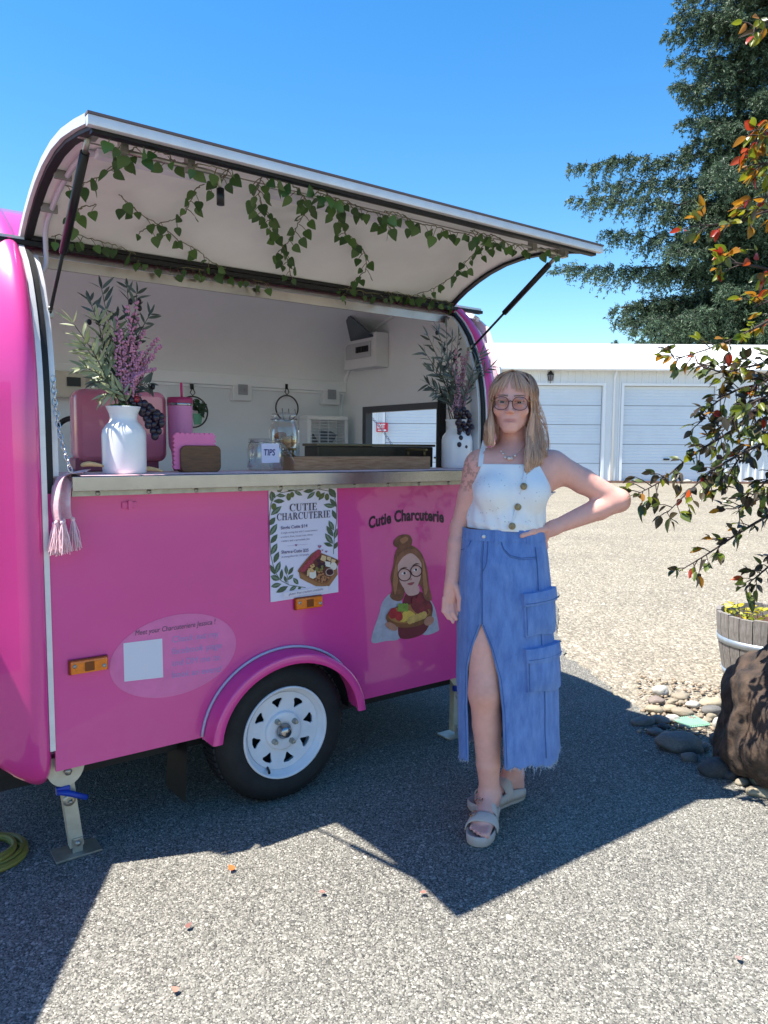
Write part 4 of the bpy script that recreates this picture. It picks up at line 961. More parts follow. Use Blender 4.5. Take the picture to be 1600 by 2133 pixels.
# tumbler
p0 = at(349, 970, 2.78); cx = at(376, 900, 2.78).x; TB = empty('tumbler', (cx, 2.78, TOP), 'pink metal tumbler with a straw and dark pink lid', 'tumbler')
h = at(375, 838, 2.78).z - TOP
b = MB(); b.lathe([(.001, 0), (.027, 0), (.03, .004), (.0335, .055), (.036, .075), (.0435, .095), (.0455, .11), (.047, h - .012), (.0475, h), (.044, h)], (cx, 2.78, TOP), 32); b.build('cup', mat('pink powder coat', '#d784b2', rough=.4, var=.04, bump=.1, bscale=300), TB)
b = MB(); b.lathe([(.048, h - .004), (.0485, h + .006), (.046, h + .018), (.001, h + .018)], (cx, 2.78, TOP), 32); b.build('lid', mat('dark pink plastic', '#a82a5c', rough=.35), TB)
b = MB(); b.lathe([(.0478, h - .014), (.0485, h - .013), (.0485, h - .005), (.0478, h - .004)], (cx, 2.78, TOP), 32); b.build('steel_band', M_steel, TB)
b = MB(); b.tube([(cx + .008, 2.78, TOP + h), (cx + .006, 2.78, TOP + h + .075)], .0045, 10); b.build('straw', mat('magenta straw', '#d22a72', rough=.35), TB)

# napkin holder and napkins
q0 = at(374, 980, 2.60); q1 = at(457, 920, 2.60)
NH = empty('napkin_holder', ((q0.x + q1.x) / 2, 2.62, TOP), 'brown wooden napkin holder with rounded corners', 'napkin holder')
for ya in (2.585, 2.632):
    b = MB(); slab(b, q0.x, q1.x, TOP, TOP + .098, .022, ya, ya + .012, .003); b.build('side_plate', M_wood, NH)
MB().boxmm((q0.x + .01, 2.598, TOP), (q1.x - .01, 2.631, TOP + .01)).build('base', M_wood, NH)
NP = empty('napkin_stack', ((q0.x + q1.x) / 2, 2.615, TOP + .01), 'stack of scalloped pink paper napkins in the wooden holder', 'napkins')
for k in range(5):
    ya = 2.599 + k * .0064; x0, x1, z0, z1 = q0.x - .014 + k * .001, q1.x - .022, TOP + .012, TOP + .137; pts = []
    n = 8
    for i in range(n): pts += [(x0 + (x1 - x0) * (i + .5 + .5 * math.cos(math.pi - math.pi * j / 5)) / n, z1 + .007 * math.sin(math.pi * j / 5)) for j in range(5)]
    for i in range(n): pts += [(x1 + .007 * math.sin(math.pi * j / 5), z1 + (z0 - z1) * (i + .5 + .5 * math.cos(math.pi - math.pi * j / 5)) / n) for j in range(5)]
    for i in range(1): pts += [(x1, z0), (x0, z0)]
    for i in range(n): pts += [(x0 - .007 * math.sin(math.pi * j / 5), z0 + (z1 - z0) * (i + .5 + .5 * math.cos(math.pi - math.pi * j / 5)) / n) for j in range(5)]
    MB().prism([(x, ya, z) for x, z in pts], (0, .0052, 0)).build('napkin', mat('pink tissue', '#ea7fae', rough=.85, var=.05), NP)

# tip jar
cx = at(553, 950, 2.66).x; TJ = empty('tip_jar', (cx, 2.66, TOP), 'clear glass jar with a white TIPS label', 'jar')
b = MB(); b.lathe([(.001, .004), (.064, .002), (.072, .012), (.073, .085), (.066, .1), (.06, .106), (.061, .118), (.066, .12), (.066, .126), (.06, .127), (.057, .106), (.068, .085), (.067, .014), (.001, .010)], (cx, 2.66, TOP), 36); b.build('glass', M_glass, TJ)
b = MB(); lc_ = at(612, 940, 2.62); Mx = Matrix.Rotation(math.radians(58), 3, 'Y') @ Matrix.Rotation(.3, 3, 'X')
b.lathe([(.001, .006), (.04, .006), (.055, .002), (.056, -.006), (.05, -.006)], at(600, 946, 2.64), 28, M=Mx); b.build('lid', M_glass, TJ)
b = MB(); b.tube([(cx + .066 * math.cos(q), 2.66 + .066 * math.sin(q), TOP + .112) for q in [2 * math.pi * i / 28 for i in range(28)]], .0016, 5, closed=True); b.tube([(cx - .066, 2.655, TOP + .112), (cx - .082, 2.64, TOP + .1), (cx - .082, 2.64, TOP + .09)], .0016, 5); b.build('wire_clip', M_steel, TJ)
la, lb_ = at(546, 924, 2.58), at(583, 965, 2.58)
lab = MB(); lab.prism([(la.x, 2.5845, lb_.z + .001), (lb_.x, 2.5835, lb_.z + .003), (lb_.x - .001, 2.5835, la.z + .001), (la.x - .001, 2.5845, la.z)], (0, .0008, 0)); lo = lab.build('label', mat('lilac white paper', '#d3d2e8', rough=.6), TJ)
b = MB(); kx = (lb_.x - la.x)
text_into(b, 'TIPS', lambda u, v: (la.x + kx * .09 + u * kx * .36, 2.583, la.z - .045 + v * .034), 1., offset=.02, shear=.12); b.build('lettering', mat('navy marker', '#1c2472', rough=.5), lo)

# cookie jar
cx = at(592, 920, 2.80).x; hj = at(590, 862, 2.80).z - TOP; CJ = empty('cookie_jar', (cx, 2.80, TOP), 'tall glass clip jar half full of round cookies', 'jar')
b = MB(); b.lathe([(.001, .004), (.058, .002), (.064, .01), (.065, hj * .70), (.058, hj * .8), (.05, hj * .85), (.05, hj * .93), (.055, hj * .95), (.05, hj), (.02, hj + .006), (.001, hj + .006)], (cx, 2.80, TOP), 36); b.build('glass', M_glass, CJ)
b = MB(); b.tube([(cx + .056 * math.cos(q), 2.80 + .056 * math.sin(q), TOP + hj * .9) for q in [2 * math.pi * i / 28 for i in range(28)]], .0018, 5, closed=True)
for s in (-.03, 0, .03): b.tube([(cx + s, 2.80 - .05, TOP + hj * .9), (cx + s, 2.80 - .04, TOP + hj + .02)], .0018, 5)
b.build('wire_clip', M_steel, CJ)
M_cook = mat('oat cookie', '#a9744a', rough=.9, var=.35, vscale=60, bump=.8, bscale=90); rg = random.Random(2)
for i in range(13):
    c = Vector((cx + rg.gauss(0, .016), 2.80 + rg.gauss(0, .016), TOP + .012 + i * .0105)); Mx = Matrix.Rotation(rg.gauss(0, .3), 3, 'X') @ Matrix.Rotation(rg.gauss(0, .3), 3, 'Y')
    b = MB(); b.lathe([(.001, -.005), (.026, -.005), (.031, 0), (.026, .005), (.001, .0065)], c, 14, M=Mx); b.build('cookie', M_cook, CJ)

# wooden tray with handles, dark metal chafing box behind it
a0, a1 = at(613, 975, 2.60), at(897, 948, 2.60)
TY = empty('wooden_tray', ((a0.x + a1.x) / 2, 2.68, TOP), 'long light wooden tray with bar handles at both ends', 'tray')
zt_ = TOP + .056
MB().boxmm((a0.x, 2.60, TOP), (a1.x, 2.615, zt_), .003).build('front_board', M_wood2, TY)
MB().boxmm((a0.x, 2.765, TOP), (a1.x, 2.78, zt_), .003).build('rear_board', M_wood2, TY)
for xx in (a0.x, a1.x - .014): MB().boxmm((xx, 2.6155, TOP), (xx + .014, 2.7645, zt_), .003).build('end_board', M_wood2, TY)
MB().boxmm((a0.x + .0145, 2.6155, TOP), (a1.x - .0145, 2.7645, TOP + .008)).build('bottom', M_wood2, TY)
for xx in (a0.x + .012, a1.x - .012):
    b = MB(); b.box((xx, 2.69, zt_ + .03), (.016, .15, .01), None, .003); b.cyl((xx, 2.63, zt_), (xx, 2.63, zt_ + .026), .005, 8); b.cyl((xx, 2.75, zt_), (xx, 2.75, zt_ + .026), .005, 8); b.build('handle', mat('old brass', '#7a6c4a', rough=.4, metal=.8), TY)
a0, a1 = at(648, 950, 2.86), at(886, 926, 2.86)
CB = empty('serving_pan', ((a0.x + a1.x) / 2, 2.86, TOP), 'dark metal serving pan with a brassy rim behind the wooden tray', 'pan')
b = MB(); b.boxmm((a0.x, 2.80, TOP), (a1.x, 2.92, a1.z - .012), .004); b.build('pan_body', mat('dark bronze metal', '#3f3b34', rough=.35, metal=.6, var=.2, vscale=5), CB)
b = MB(); b.boxmm((a0.x - .008, 2.79, a1.z - .0115), (a1.x + .008, 2.925, a1.z), .003); b.build('pan_rim', mat('dull brass rim', '#6d6650', rough=.35, metal=.7), CB)

# box fan on the rear worktop
f0, f1 = at(637, 925, 3.93), at(722, 868, 3.93)
FX0, FX1, FZ0, FZ1 = f0.x, f1.x, 1.127, f1.z
FN = empty('box_fan', ((FX0 + FX1) / 2, 3.96, FZ0), 'white square box fan on the worktop at the back', 'fan')
b = MB()
for A, B in (((FX0, 3.91, FZ0), (FX1, 4.01, FZ0 + .025)), ((FX0, 3.91, FZ1 - .025), (FX1, 4.01, FZ1)), ((FX0, 3.91, FZ0 + .025), (FX0 + .025, 4.01, FZ1 - .025)), ((FX1 - .025, 3.91, FZ0 + .025), (FX1, 4.01, FZ1 - .025))): b.boxmm(A, B, .004)
b.build('casing', M_white, FN)
for i in range(22):
    z = FZ0 + .035 + (FZ1 - FZ0 - .07) * i / 21; MB().tube([(FX0 + .02, 3.914, z), (FX1 - .02, 3.914, z)], .0022, 4).build('grille_bar', M_white, FN)
for i in range(5):
    x = FX0 + .03 + (FX1 - FX0 - .06) * i / 4; MB().tube([(x, 3.911, FZ0 + .02), (x, 3.911, FZ1 - .02)], .0022, 4).build('grille_bar', M_white, FN)
cx, cz = (FX0 + FX1) / 2, (FZ0 + FZ1) / 2
for k in range(5):
    q = k * 2 * math.pi / 5; b = MB(); rows = []
    for i in range(5):
        t = .03 + .12 * i / 4; rows.append([(cx + t * math.cos(q + a), 3.965 + a * .05, cz + t * math.sin(q + a)) for a in (-.35, 0, .45)])
    b.grid(rows); b.build('blade', mat('grey fan blade', '#5d666e', rough=.5), FN)
MB().lathe([(.001, -.02), (.03, -.018), (.032, .02)], (cx, 3.96, cz), 16, 'Y').build('hub', M_black, FN)
# hanging rings
def ring_hang(px, py, r, y, label, plant):
    c = at(px, py, y); K = empty('hanging_ring', c, label, 'decoration', 'round hoops hung below the ledge')
    MB().tube([(c.x + r * math.cos(q), y, c.z + r * math.sin(q)) for q in [2 * math.pi * i / 36 for i in range(36)]], .0045, 6, closed=True).build('hoop', mat('dark wicker hoop', '#4b443d', rough=.7), K)
    b = MB(); b.box((c.x, y + .01, c.z + r + .055), (.02, .012, .03), None, .003); b.tube([(c.x, y, c.z + r + .05), (c.x - .014, y, c.z + r + .02), (c.x, y, c.z + r + .004), (c.x + .014, y, c.z + r + .02), (c.x, y, c.z + r + .05)], .003, 5); b.build('hook', M_black, K)
    if plant:
        b = MB(); b.lathe([(.02, -.05), (.03, .01)], (c.x + .02, y - .015, c.z - .02), 10); b.build('pot', mat('mint glass', '#6fae8e', rough=.3), K); rg = random.Random(1)
        for i in range(26): link('leaf', L_green, K, frame(Vector((c.x + .02 + rg.gauss(0, .022), y - .02 + rg.gauss(0, .01), c.z + .03 + rg.gauss(0, .025))), Vector((rg.gauss(0, 1), -.3, rg.gauss(.2, .6))), Vector((0, -1, 0)), 0, rg.uniform(.035, .05)))
L_green = leaf_mesh('leaf', leafmat('dark green leaf', '#18331c', '#2b4d28', trl=.15), W=.45)
ring_hang(402, 858, .086, 4.015, 'dark hoop with a small green pot plant on the back wall', True)
ring_hang(598, 850, .076, 4.015, 'empty dark hoop hanging behind the cookie jar', False)
# black tap at the left
b = MB(); tpx = at(138, 985, 3.6); b.tube(cr([(tpx.x, 3.85, 1.12), (tpx.x, 3.85, 1.38), (tpx.x + .02, 3.83, 1.49), (tpx.x + .08, 3.8, 1.53), (tpx.x + .14, 3.77, 1.49), (tpx.x + .155, 3.76, 1.43)], 6), .013, 10)
o = b.build('tap', M_black, None); tag(o, 'black gooseneck tap behind the pink case', 'tap')
# bread-like leaf decorations beside the left vase
for i, (x, y, l) in enumerate(((192, 972, 'pale tan twist lying left of the sunlit vase'), (316, 982, 'pale tan twist lying right of the sunlit vase'))):
    c = at(x, y, 2.56); b = MB(); b.tube(cr([c + Vector((-.035, 0, .004)), c + Vector((-.012, .004, .009)), c + Vector((.015, 0, .006)), c + Vector((.04, .0, .0))], 4), [.004, .007, .008, .008, .009, .009, .008, .008, .007, .006, .005, .004, .003], 7)
    tag(b.build('wood_twist', mat('tan wood twist', '#d8b27e', rough=.7, var=.15, vscale=40)), l, 'decoration', 'tan twists by the vase')
# window chain
WC = empty('window_chain', (2.70, 3.78, 1.62), 'slack chain across the small end window', 'chain')
chain_links(cr([hit(772, 868, 0, 2.70), hit(792, 890, 0, 2.72), hit(816, 925, 0, 2.74)], 8), WC, .024)
# yellow hose coil on the ground at the left edge
HC = empty('hose_coil', hit(0, 1785, 2, 0), 'coil of dull yellow hose lying on the asphalt at the left', 'hose')
c = hit(-32, 1790, 2, 0); rg = random.Random(8); pts = []
for k in range(6):
    r = .125 - .008 * k + rg.uniform(-.006, .006); o = Vector((rg.gauss(0, .012), rg.gauss(0, .012), 0))
    for i in range(20):
        q = 2 * math.pi * i / 20; pts.append(c + o + Vector((r * math.cos(q), r * math.sin(q), .009 + .005 * k + .002 * math.sin(3 * q + k))))
MB().tube(pts, .0085, 8).build('hose', mat('dull yellow rubber', '#8a7a34', rough=.5, var=.12), HC)
# ------------------------------------------------------------------ artificial ivy under the hatch
def hatch_pt(px, py, off):
    """where the sight line meets the hatch lining, hung `off` below it"""
    d = ray(px, py); lo, hi = 1.95, 2.79
    f = lambda y: (CAM.z + d.z * (y / d.y)) - (hz(y) - off)
    ys = [lo + (hi - lo) * i / 60 for i in range(61)]; best = None
    for a, c in zip(ys, ys[1:]):
        if f(a) <= 0 < f(c) or f(a) >= 0 > f(c): best = (a, c)
    if best is None: y = min(ys, key=lambda v: abs(f(v)))
    else:
        a, c = best
        for _ in range(30):
            m_ = (a + c) / 2
            if (f(a) <= 0) == (f(m_) <= 0): a = m_
            else: c = m_
        y = a
    return CAM + d * (y / d.y)
def ivy_leaf():
    b = MB(); half = [(0, 0), (.26, .02), (.40, .14), (.42, .32), (.34, .52), (.2, .76), (0, 1.02)]
    vs = [(x, y, .10 * x - .10 * (y - .4) ** 2) for x, y in half]; L = [(-x, y, z) for x, y, z in vs[1:-1]]; mid = [(0, t, -.03 - .10 * (t - .4) ** 2) for t in (.1, .3, .55, .8)]
    v = vs + L + mid; n = len(vs); m = n + len(L); fs = []
    chain = [0, m, m + 1, m + 2, m + 3, n - 1]
    R = list(range(n)); Lf = [0] + list(range(n, m)) + [n - 1]
    for S, fl in ((R, False), (Lf, True)):
        for tri in ((S[0], S[1], m), (S[1], S[2], m), (S[2], m + 1, m), (S[2], S[3], m + 1), (S[3], S[4], m + 2), (S[3], m + 2, m + 1), (S[4], S[5], m + 3), (S[4], m + 3, m + 2), (S[5], S[6], m + 3)): fs.append(tri[::-1] if fl else tri)
    b.add(v, fs, True); return b
M_ivy = leafmat('ivy leaf', '#35532a', '#567638', rough=.4, trl=.22); M_ivs = mat('ivy stem', '#6d6a4e', rough=.7)
IV = ivy_leaf().mesh('leaf'); IV.materials.append(M_ivy)
VG = 'ivy garlands pinned under the hatch'
def vine(path, label, leaves=None, step=21, size=.035, off=.022, seed=1, sides=1.):
    rg = random.Random(seed); pts = [hatch_pt(x, y, off + .012 * math.sin(i * 2.1 + seed)) if not isinstance(x, Vector) else x for i, (x, y) in enumerate(path)]
    V = empty('ivy_garland', pts[0], label, 'garland', VG); C = cr(pts, 7)
    MB().tube([p + Vector((rg.gauss(0, .002), rg.gauss(0, .002), rg.gauss(0, .002))) for p in C], .0017, 5).build('stem', M_ivs, V)
    acc = 0; tw = MB(); nxt = .01; k = 0
    for i in range(1, len(C)):
        acc += (C[i] - C[i - 1]).length
        if acc >= nxt:
            nxt = acc + rg.uniform(.6, 1.4) * step * .00155; t = (C[i] - C[i - 1]).normalized(); k += 1
            side = t.cross(Vector((0, -.5, 1))).normalized() * (1 if k % 2 else -1)
            d = (side * rg.uniform(.3, 1.) + t * rg.gauss(0, .5) + Vector((0, -.15, -.75 * sides))).normalized()
            L = rg.uniform(.012, .035); q = C[i] + d * L; tw.tube([C[i], C[i] + d * L * .5 + Vector((0, 0, .003)), q], .0013, 4)
            dn = (d + Vector((rg.gauss(0, .35), rg.gauss(0, .25), -.5))).normalized()
            up = (CAM - q).normalized() + Vector((rg.gauss(0, .45), rg.gauss(0, .45), rg.gauss(0, .45)))
            link('leaf', IV, V, frame(q, dn, up, rg.uniform(-.5, .5), size * rg.uniform(.7, 1.25)))
    tag(tw.build('leaf_stalks', M_ivs, V), kind='stuff')
vine([(222, 285), (262, 292), (300, 300), (345, 322), (372, 340), (420, 344), (470, 352)], 'sparse ivy strand along the lip near the left latch', step=34, seed=3)
vine([(128, 385), (160, 388), (198, 372), (232, 352), (262, 322), (285, 305)], 'ivy sprig crossing behind the left gas strut', step=19, seed=4)
vine([(135, 465), (158, 440), (175, 430), (200, 428)], 'short ivy tuft beside the left gas strut', step=17, seed=5)
vine([(106, 492), (150, 488), (190, 498), (240, 512), (282, 528)], 'ivy strand at the left hinge corner', step=20, seed=6)
vine([(248, 405), (270, 425), (300, 452), (335, 470), (372, 500), (410, 520), (440, 545), (470, 560)], 'ivy strand slanting down across the left lining', step=20, seed=7)
vine([(478, 345), (466, 372), (432, 378), (405, 400), (388, 440), (368, 455), (330, 466), (292, 482)], 'looping ivy strand right of the left lamp strip', step=22, seed=8)
vine([(280, 538), (330, 548), (375, 556), (430, 562), (480, 572), (530, 582), (560, 592)], 'dense ivy row along the hinge left of centre', step=13, seed=9)
vine([(548, 362), (538, 395), (545, 425), (560, 455), (575, 485), (590, 515), (600, 545), (605, 575)], 'long ivy strand hanging in the middle with many leaves', step=14, seed=10, size=.037)
vine([(560, 362), (600, 380), (625, 400), (640, 430), (625, 462), (605, 495), (580, 525)], 'ivy loop curling off the middle strand', step=16, seed=11)
vine([(650, 385), (676, 398), (700, 425), (712, 455), (718, 485), (742, 505), (760, 530), (762, 560), (735, 590), (712, 615)], 'ivy strand dropping right of the middle to the hinge', step=16, seed=12, size=.037)
vine([(660, 400), (690, 410), (735, 425), (768, 440), (800, 450), (812, 480)], 'short leafy ivy branch along the upper middle', step=17, seed=13)
vine([(800, 440), (840, 448), (862, 462), (900, 470), (935, 480), (980, 490), (1010, 500)], 'ivy strand near the lip right of centre', step=20, seed=14)
vine([(980, 480), (1010, 488), (1040, 495), (1060, 508), (1090, 512), (1130, 518), (1165, 522)], 'tangled ivy at the right end of the lip', step=13, seed=15, size=.035)
vine([(1030, 498), (1000, 518), (975, 540), (955, 562), (930, 585), (900, 602), (870, 612)], 'ivy strand following the curved right end', step=18, seed=16)
vine([(800, 608), (840, 612), (880, 618), (915, 626), (945, 632)], 'dense ivy clump at the right hinge corner', step=11, seed=17, size=.035)
vine([(700, 600), (740, 606), (790, 612)], 'ivy bit on the hinge between middle and right', step=18, seed=18)
# ------------------------------------------------------------------ the woman standing beside the trailer
WG = Vector((1.97, 1.95, 0)); WD = WG.dot(FH)
def wloc(P): d = Vector(P) - WG; return np.array([d.dot(RH), -d.dot(FH), d.z])
def wp(px, py, w=0.):
    """body coordinates (right in the picture, towards the viewer, up)"""
    d = ray(px, py); return wloc(CAM + d * ((WD - w) / d.dot(FH)))
def ww(p): return WG + RH * float(p[0]) - FH * float(p[1]) + Vector((0, 0, float(p[2])))
PN = empty('person', WG, 'woman in white crop top and long denim skirt, one hand on her hip', 'person')

class Field:
    """signed distance field on a regular grid, grown by smooth unions"""
    def __init__(s, lo, hi, h):
        s.lo = np.array(lo, float); s.h = h; s.n = np.ceil((np.array(hi) - s.lo) / h).astype(int) + 1; s.f = np.full(s.n, 1., np.float32)
    def sub(s, lo, hi):
        a = np.clip(np.floor((lo - s.lo) / s.h).astype(int), 0, s.n - 1); b = np.clip(np.ceil((hi - s.lo) / s.h).astype(int) + 1, 1, s.n)
        sl = tuple(slice(i, j) for i, j in zip(a, b)); ax = [s.lo[i] + s.h * np.arange(a[i], b[i]) for i in range(3)]
        return sl, np.stack(np.meshgrid(*ax, indexing='ij'), -1).astype(np.float32)
    def put(s, sl, d, k, op='add'):
        a = s.f[sl]
        if op == 'add': h = np.maximum(k - np.abs(a - d), 0) / k; s.f[sl] = np.minimum(a, d) - h * h * k * .25
        else: h = np.maximum(k - np.abs(-d - a), 0) / k; s.f[sl] = np.maximum(a, -d) + h * h * k * .25
    def cone(s, a, b, ra, rb, k=.02, sq=None, op='add'):
        a, b = np.array(a, float), np.array(b, float); m = max(ra, rb) + k + .012
        sl, P = s.sub(np.minimum(a, b) - m, np.maximum(a, b) + m); ab = b - a; L = float(ab @ ab) or 1e-9
        t = np.clip(((P - a) @ ab) / L, 0, 1); q = P - a - t[..., None] * ab; d = np.sqrt((q * q).sum(-1)) - (ra + (rb - ra) * t); s.put(sl, d, k, op); return s
    def chain(s, pts, rs, k=.02):
        for i in range(len(pts) - 1): s.cone(pts[i], pts[i + 1], rs[i], rs[i + 1], k if i == 0 else min(k, .009))
        return s
    def ell(s, c, r, k=.02, M=None, op='add'):
        c, r = np.array(c, float), np.array(r, float); m = max(r) + k + .012; sl, P = s.sub(c - m, c + m); q = P - c
        if M is not None: q = q @ M
        l = np.sqrt(((q / r) ** 2).sum(-1)); g = np.sqrt(((q / (r * r)) ** 2).sum(-1)) + 1e-6; d = l * (l - 1) / g; s.put(sl, d.astype(np.float32), k, op); return s
    def mesh(s):
        f = s.f; S = f < 0; n = np.array(f.shape)
        c = np.zeros(n - 1, np.uint8)
        for i in (0, 1):
            for j in (0, 1):
                for k in (0, 1): c += S[i:n[0] - 1 + i, j:n[1] - 1 + j, k:n[2] - 1 + k]
        act = (c > 0) & (c < 8); idx = np.argwhere(act); ids = np.full(act.shape, -1, np.int32); ids[act] = np.arange(len(idx))
        co = np.array([(i, j, k) for i in (0, 1) for j in (0, 1) for k in (0, 1)]); V = np.stack([f[tuple((idx + o).T)] for o in co], 1)
        acc = np.zeros((len(idx), 3)); cnt = np.zeros(len(idx))
        for a in range(8):
            for b in range(a + 1, 8):
                if np.abs(co[a] - co[b]).sum() != 1: continue
                x = (V[:, a] < 0) != (V[:, b] < 0); t = np.where(x, V[:, a] / np.where(x, V[:, a] - V[:, b], 1), 0)
                acc += np.where(x[:, None], co[a] + t[:, None] * (co[b] - co[a]), 0); cnt += x
        pos = s.lo + s.h * (idx + acc / cnt[:, None]); faces = []
        for ax in range(3):
            u, v = (ax + 1) % 3, (ax + 2) % 3
            A = np.take(S, range(0, n[ax] - 1), ax); B = np.take(S, range(1, n[ax]), ax); e = np.argwhere(A != B); e = e[(e[:, u] > 0) & (e[:, v] > 0) & (e[:, u] < n[u] - 1) & (e[:, v] < n[v] - 1)]
            du = np.zeros(3, int); du[u] = 1; dv = np.zeros(3, int); dv[v] = 1
            q = np.stack([ids[tuple((e - du - dv).T)], ids[tuple((e - dv).T)], ids[tuple(e.T)], ids[tuple((e - du).T)]], 1); fl = ~S[tuple(e.T)]; q[fl] = q[fl][:, ::-1]; faces.append(q)
        return pos, np.concatenate(faces)
def relax(pos, F, it=2, lam=.5):
    e = np.concatenate([F[:, [0, 1]], F[:, [1, 2]], F[:, [2, 3]], F[:, [3, 0]]]); n = len(pos); deg = np.bincount(e[:, 0], minlength=n) + np.bincount(e[:, 1], minlength=n)
    for _ in range(it):
        a = np.stack([np.bincount(e[:, 0], pos[e[:, 1], i], n) + np.bincount(e[:, 1], pos[e[:, 0], i], n) for i in range(3)], 1); pos = pos + lam * (a / np.maximum(deg, 1)[:, None] - pos)
    return pos
def to_mesh(name, pos, F, m, parent, attrs=None, smooth=True):
    W = np.array(WG)[None] + pos[:, :1] * np.array(RH) - pos[:, 1:2] * np.array(FH) + pos[:, 2:3] * np.array([0, 0, 1.])
    me = bpy.data.meshes.new(name); me.from_pydata(W.tolist(), [], F.tolist()); me.update(); me.polygons.foreach_set('use_smooth', [smooth] * len(F))
    for k, (ty, val) in (attrs or {}).items():
        at_ = me.attributes.new(k, ty, 'POINT'); at_.data.foreach_set('color' if ty == 'FLOAT_COLOR' else 'value', np.asarray(val, np.float32).ravel())
    me.materials.append(m); return link(name, me, parent)

# --- head frame: eye line at the origin
HC = wp(1068, 839, -.012); yaw = math.radians(14); ch_, sh_ = math.cos(yaw), math.sin(yaw)
HM = np.array([[ch_, -sh_, .03], [sh_, ch_, .02], [-.03, -.02, 1.]])        # columns: head right, face forward, up
HM = HM / np.linalg.norm(HM, axis=0)
HS = .985
def hd(x, y, z): return HC + HM @ (np.array([x, y, z]) * HS)

Fd = Field((-.27, -.24, -.01), (.47, .33, 1.74), .0032)
# head
Fd.ell(hd(0, -.012, .030), np.array([.0725, .094, .084]) * HS, .02, HM)
Fd.ell(hd(0, .03, .035), np.array([.060, .056, .06]) * HS, .02, HM)
Fd.ell(hd(0, .028, -.042), np.array([.0545, .056, .062]) * HS, .02, HM)
for s in (-1, 1):
    Fd.cone(hd(s * .049, .006, -.050), hd(s * .014, .064, -.094), .016, .016, .018)
    Fd.ell(hd(s * .040, .060, -.030), np.array([.024, .022, .022]) * HS, .018, HM)
Fd.ell(hd(0, .070, -.093), np.array([.022, .020, .018]) * HS, .016, HM)
Fd.ell(hd(0, .068, -.062), np.array([.032, .026, .030]) * HS, .016, HM)
for s in (-1, 1): Fd.ell(hd(s * .031, .100, -.002), np.array([.019, .020, .0125]) * HS, .012, HM, 'sub')
for s in (-1, 1): Fd.cone(hd(s * .013, .089, .015), hd(s * .046, .076, .017), .006, .005, .012)
Fd.cone(hd(0, .087, .010), hd(0, .109, -.031), .0058, .0085, .010)
for s in (-1, 1): Fd.ell(hd(s * .0105, .098, -.036), np.array([.0075, .010, .0068]) * HS, .008, HM)
for s in (-1, 1): Fd.cone(hd(0, .0925, -.0640), hd(s * .025, .081, -.0640), .0036, .0018, .005); Fd.cone(hd(0, .0925, -.0730), hd(s * .023, .081, -.0662), .0044, .0020, .005)
Fd.cone(hd(-.024, .088, -.0655), hd(0, .0955, -.0684), .0022, .0026, .004, op='sub'); Fd.cone(hd(.024, .088, -.0655), hd(0, .0955, -.0684), .0022, .0026, .004, op='sub')
for s in (-1, 1):
    Fd.ell(hd(s * .031, .082, .0076), np.array([.0175, .011, .0060]) * HS, .006, HM); Fd.ell(hd(s * .031, .080, -.0088), np.array([.0165, .009, .0055]) * HS, .006, HM)
    Fd.ell(hd(s * .0735, -.004, -.012), np.array([.008, .017, .029]) * HS, .008, HM)
# neck and trunk
nb = wp(1073, 945, -.042)
Fd.cone(hd(0, -.028, -.060), nb, .046, .052, .014)
SL, SR = wp(996, 968, -.015), wp(1156, 970, -.045)
chest = wp(1068, 1005, -.01); waist = wp(1053, 1088, .0); hips = wp(1050, 1190, -.0)
Fd.ell(chest, (.138, .098, .13), .04); Fd.ell(waist + [0, 0, .03], (.122, .09, .12), .05); Fd.ell(waist, (.128, .092, .07), .05); Fd.ell(hips, (.150, .11, .14), .05)
Fd.cone(nb - [0, 0, .02], SL + [.02, 0, .006], .05, .046, .045); Fd.cone(nb - [0, 0, .02], SR + [-.02, 0, .006], .05, .046, .045)
Fd.cone(SL + [.03, -.01, -.03], SR + [-.03, -.01, -.03], .07, .07, .04)
Fd.ell(wp(1028, 1026, .072), (.062, .05, .058), .035); Fd.ell(wp(1104, 1026, .066), (.062, .05, .058), .035)
TR = (Fd.f.copy(), Fd.lo.copy(), Fd.h)                      # trunk alone, kept for the top
# her right arm hanging (left in the picture)
eL, wL = wp(959, 1098, -.045), wp(941, 1212, .005)
Fd.chain([SL, SL * .5 + eL * .5, eL], [.047, .042, .036], .03); Fd.chain([eL, eL * .68 + wL * .32, wL], [.036, .037, .026], .02)
pk = wp(938, 1243, .012); Fd.ell((wL + pk) / 2 + [0, 0, -.012], (.029, .018, .046), .015)
fing = [((926, 1246), (924, 1272), (934, 1288), .014), ((933, 1249), (934, 1278), (944, 1296), .02), ((941, 1249), (944, 1276), (951, 1290), .022), ((948, 1246), (951, 1268), (953, 1280), .012)]
for i, (a, b_, c, w_) in enumerate(fing): Fd.chain([wp(*a, .012 - i * .004), wp(*b_, w_), wp(*c, w_ + .006)], [.0092, .0082, .0066], .005)
Fd.chain([wp(950, 1222, .024), wp(957, 1246, .034), wp(956, 1270, .036)], [.0125, .0095, .0075], .008)
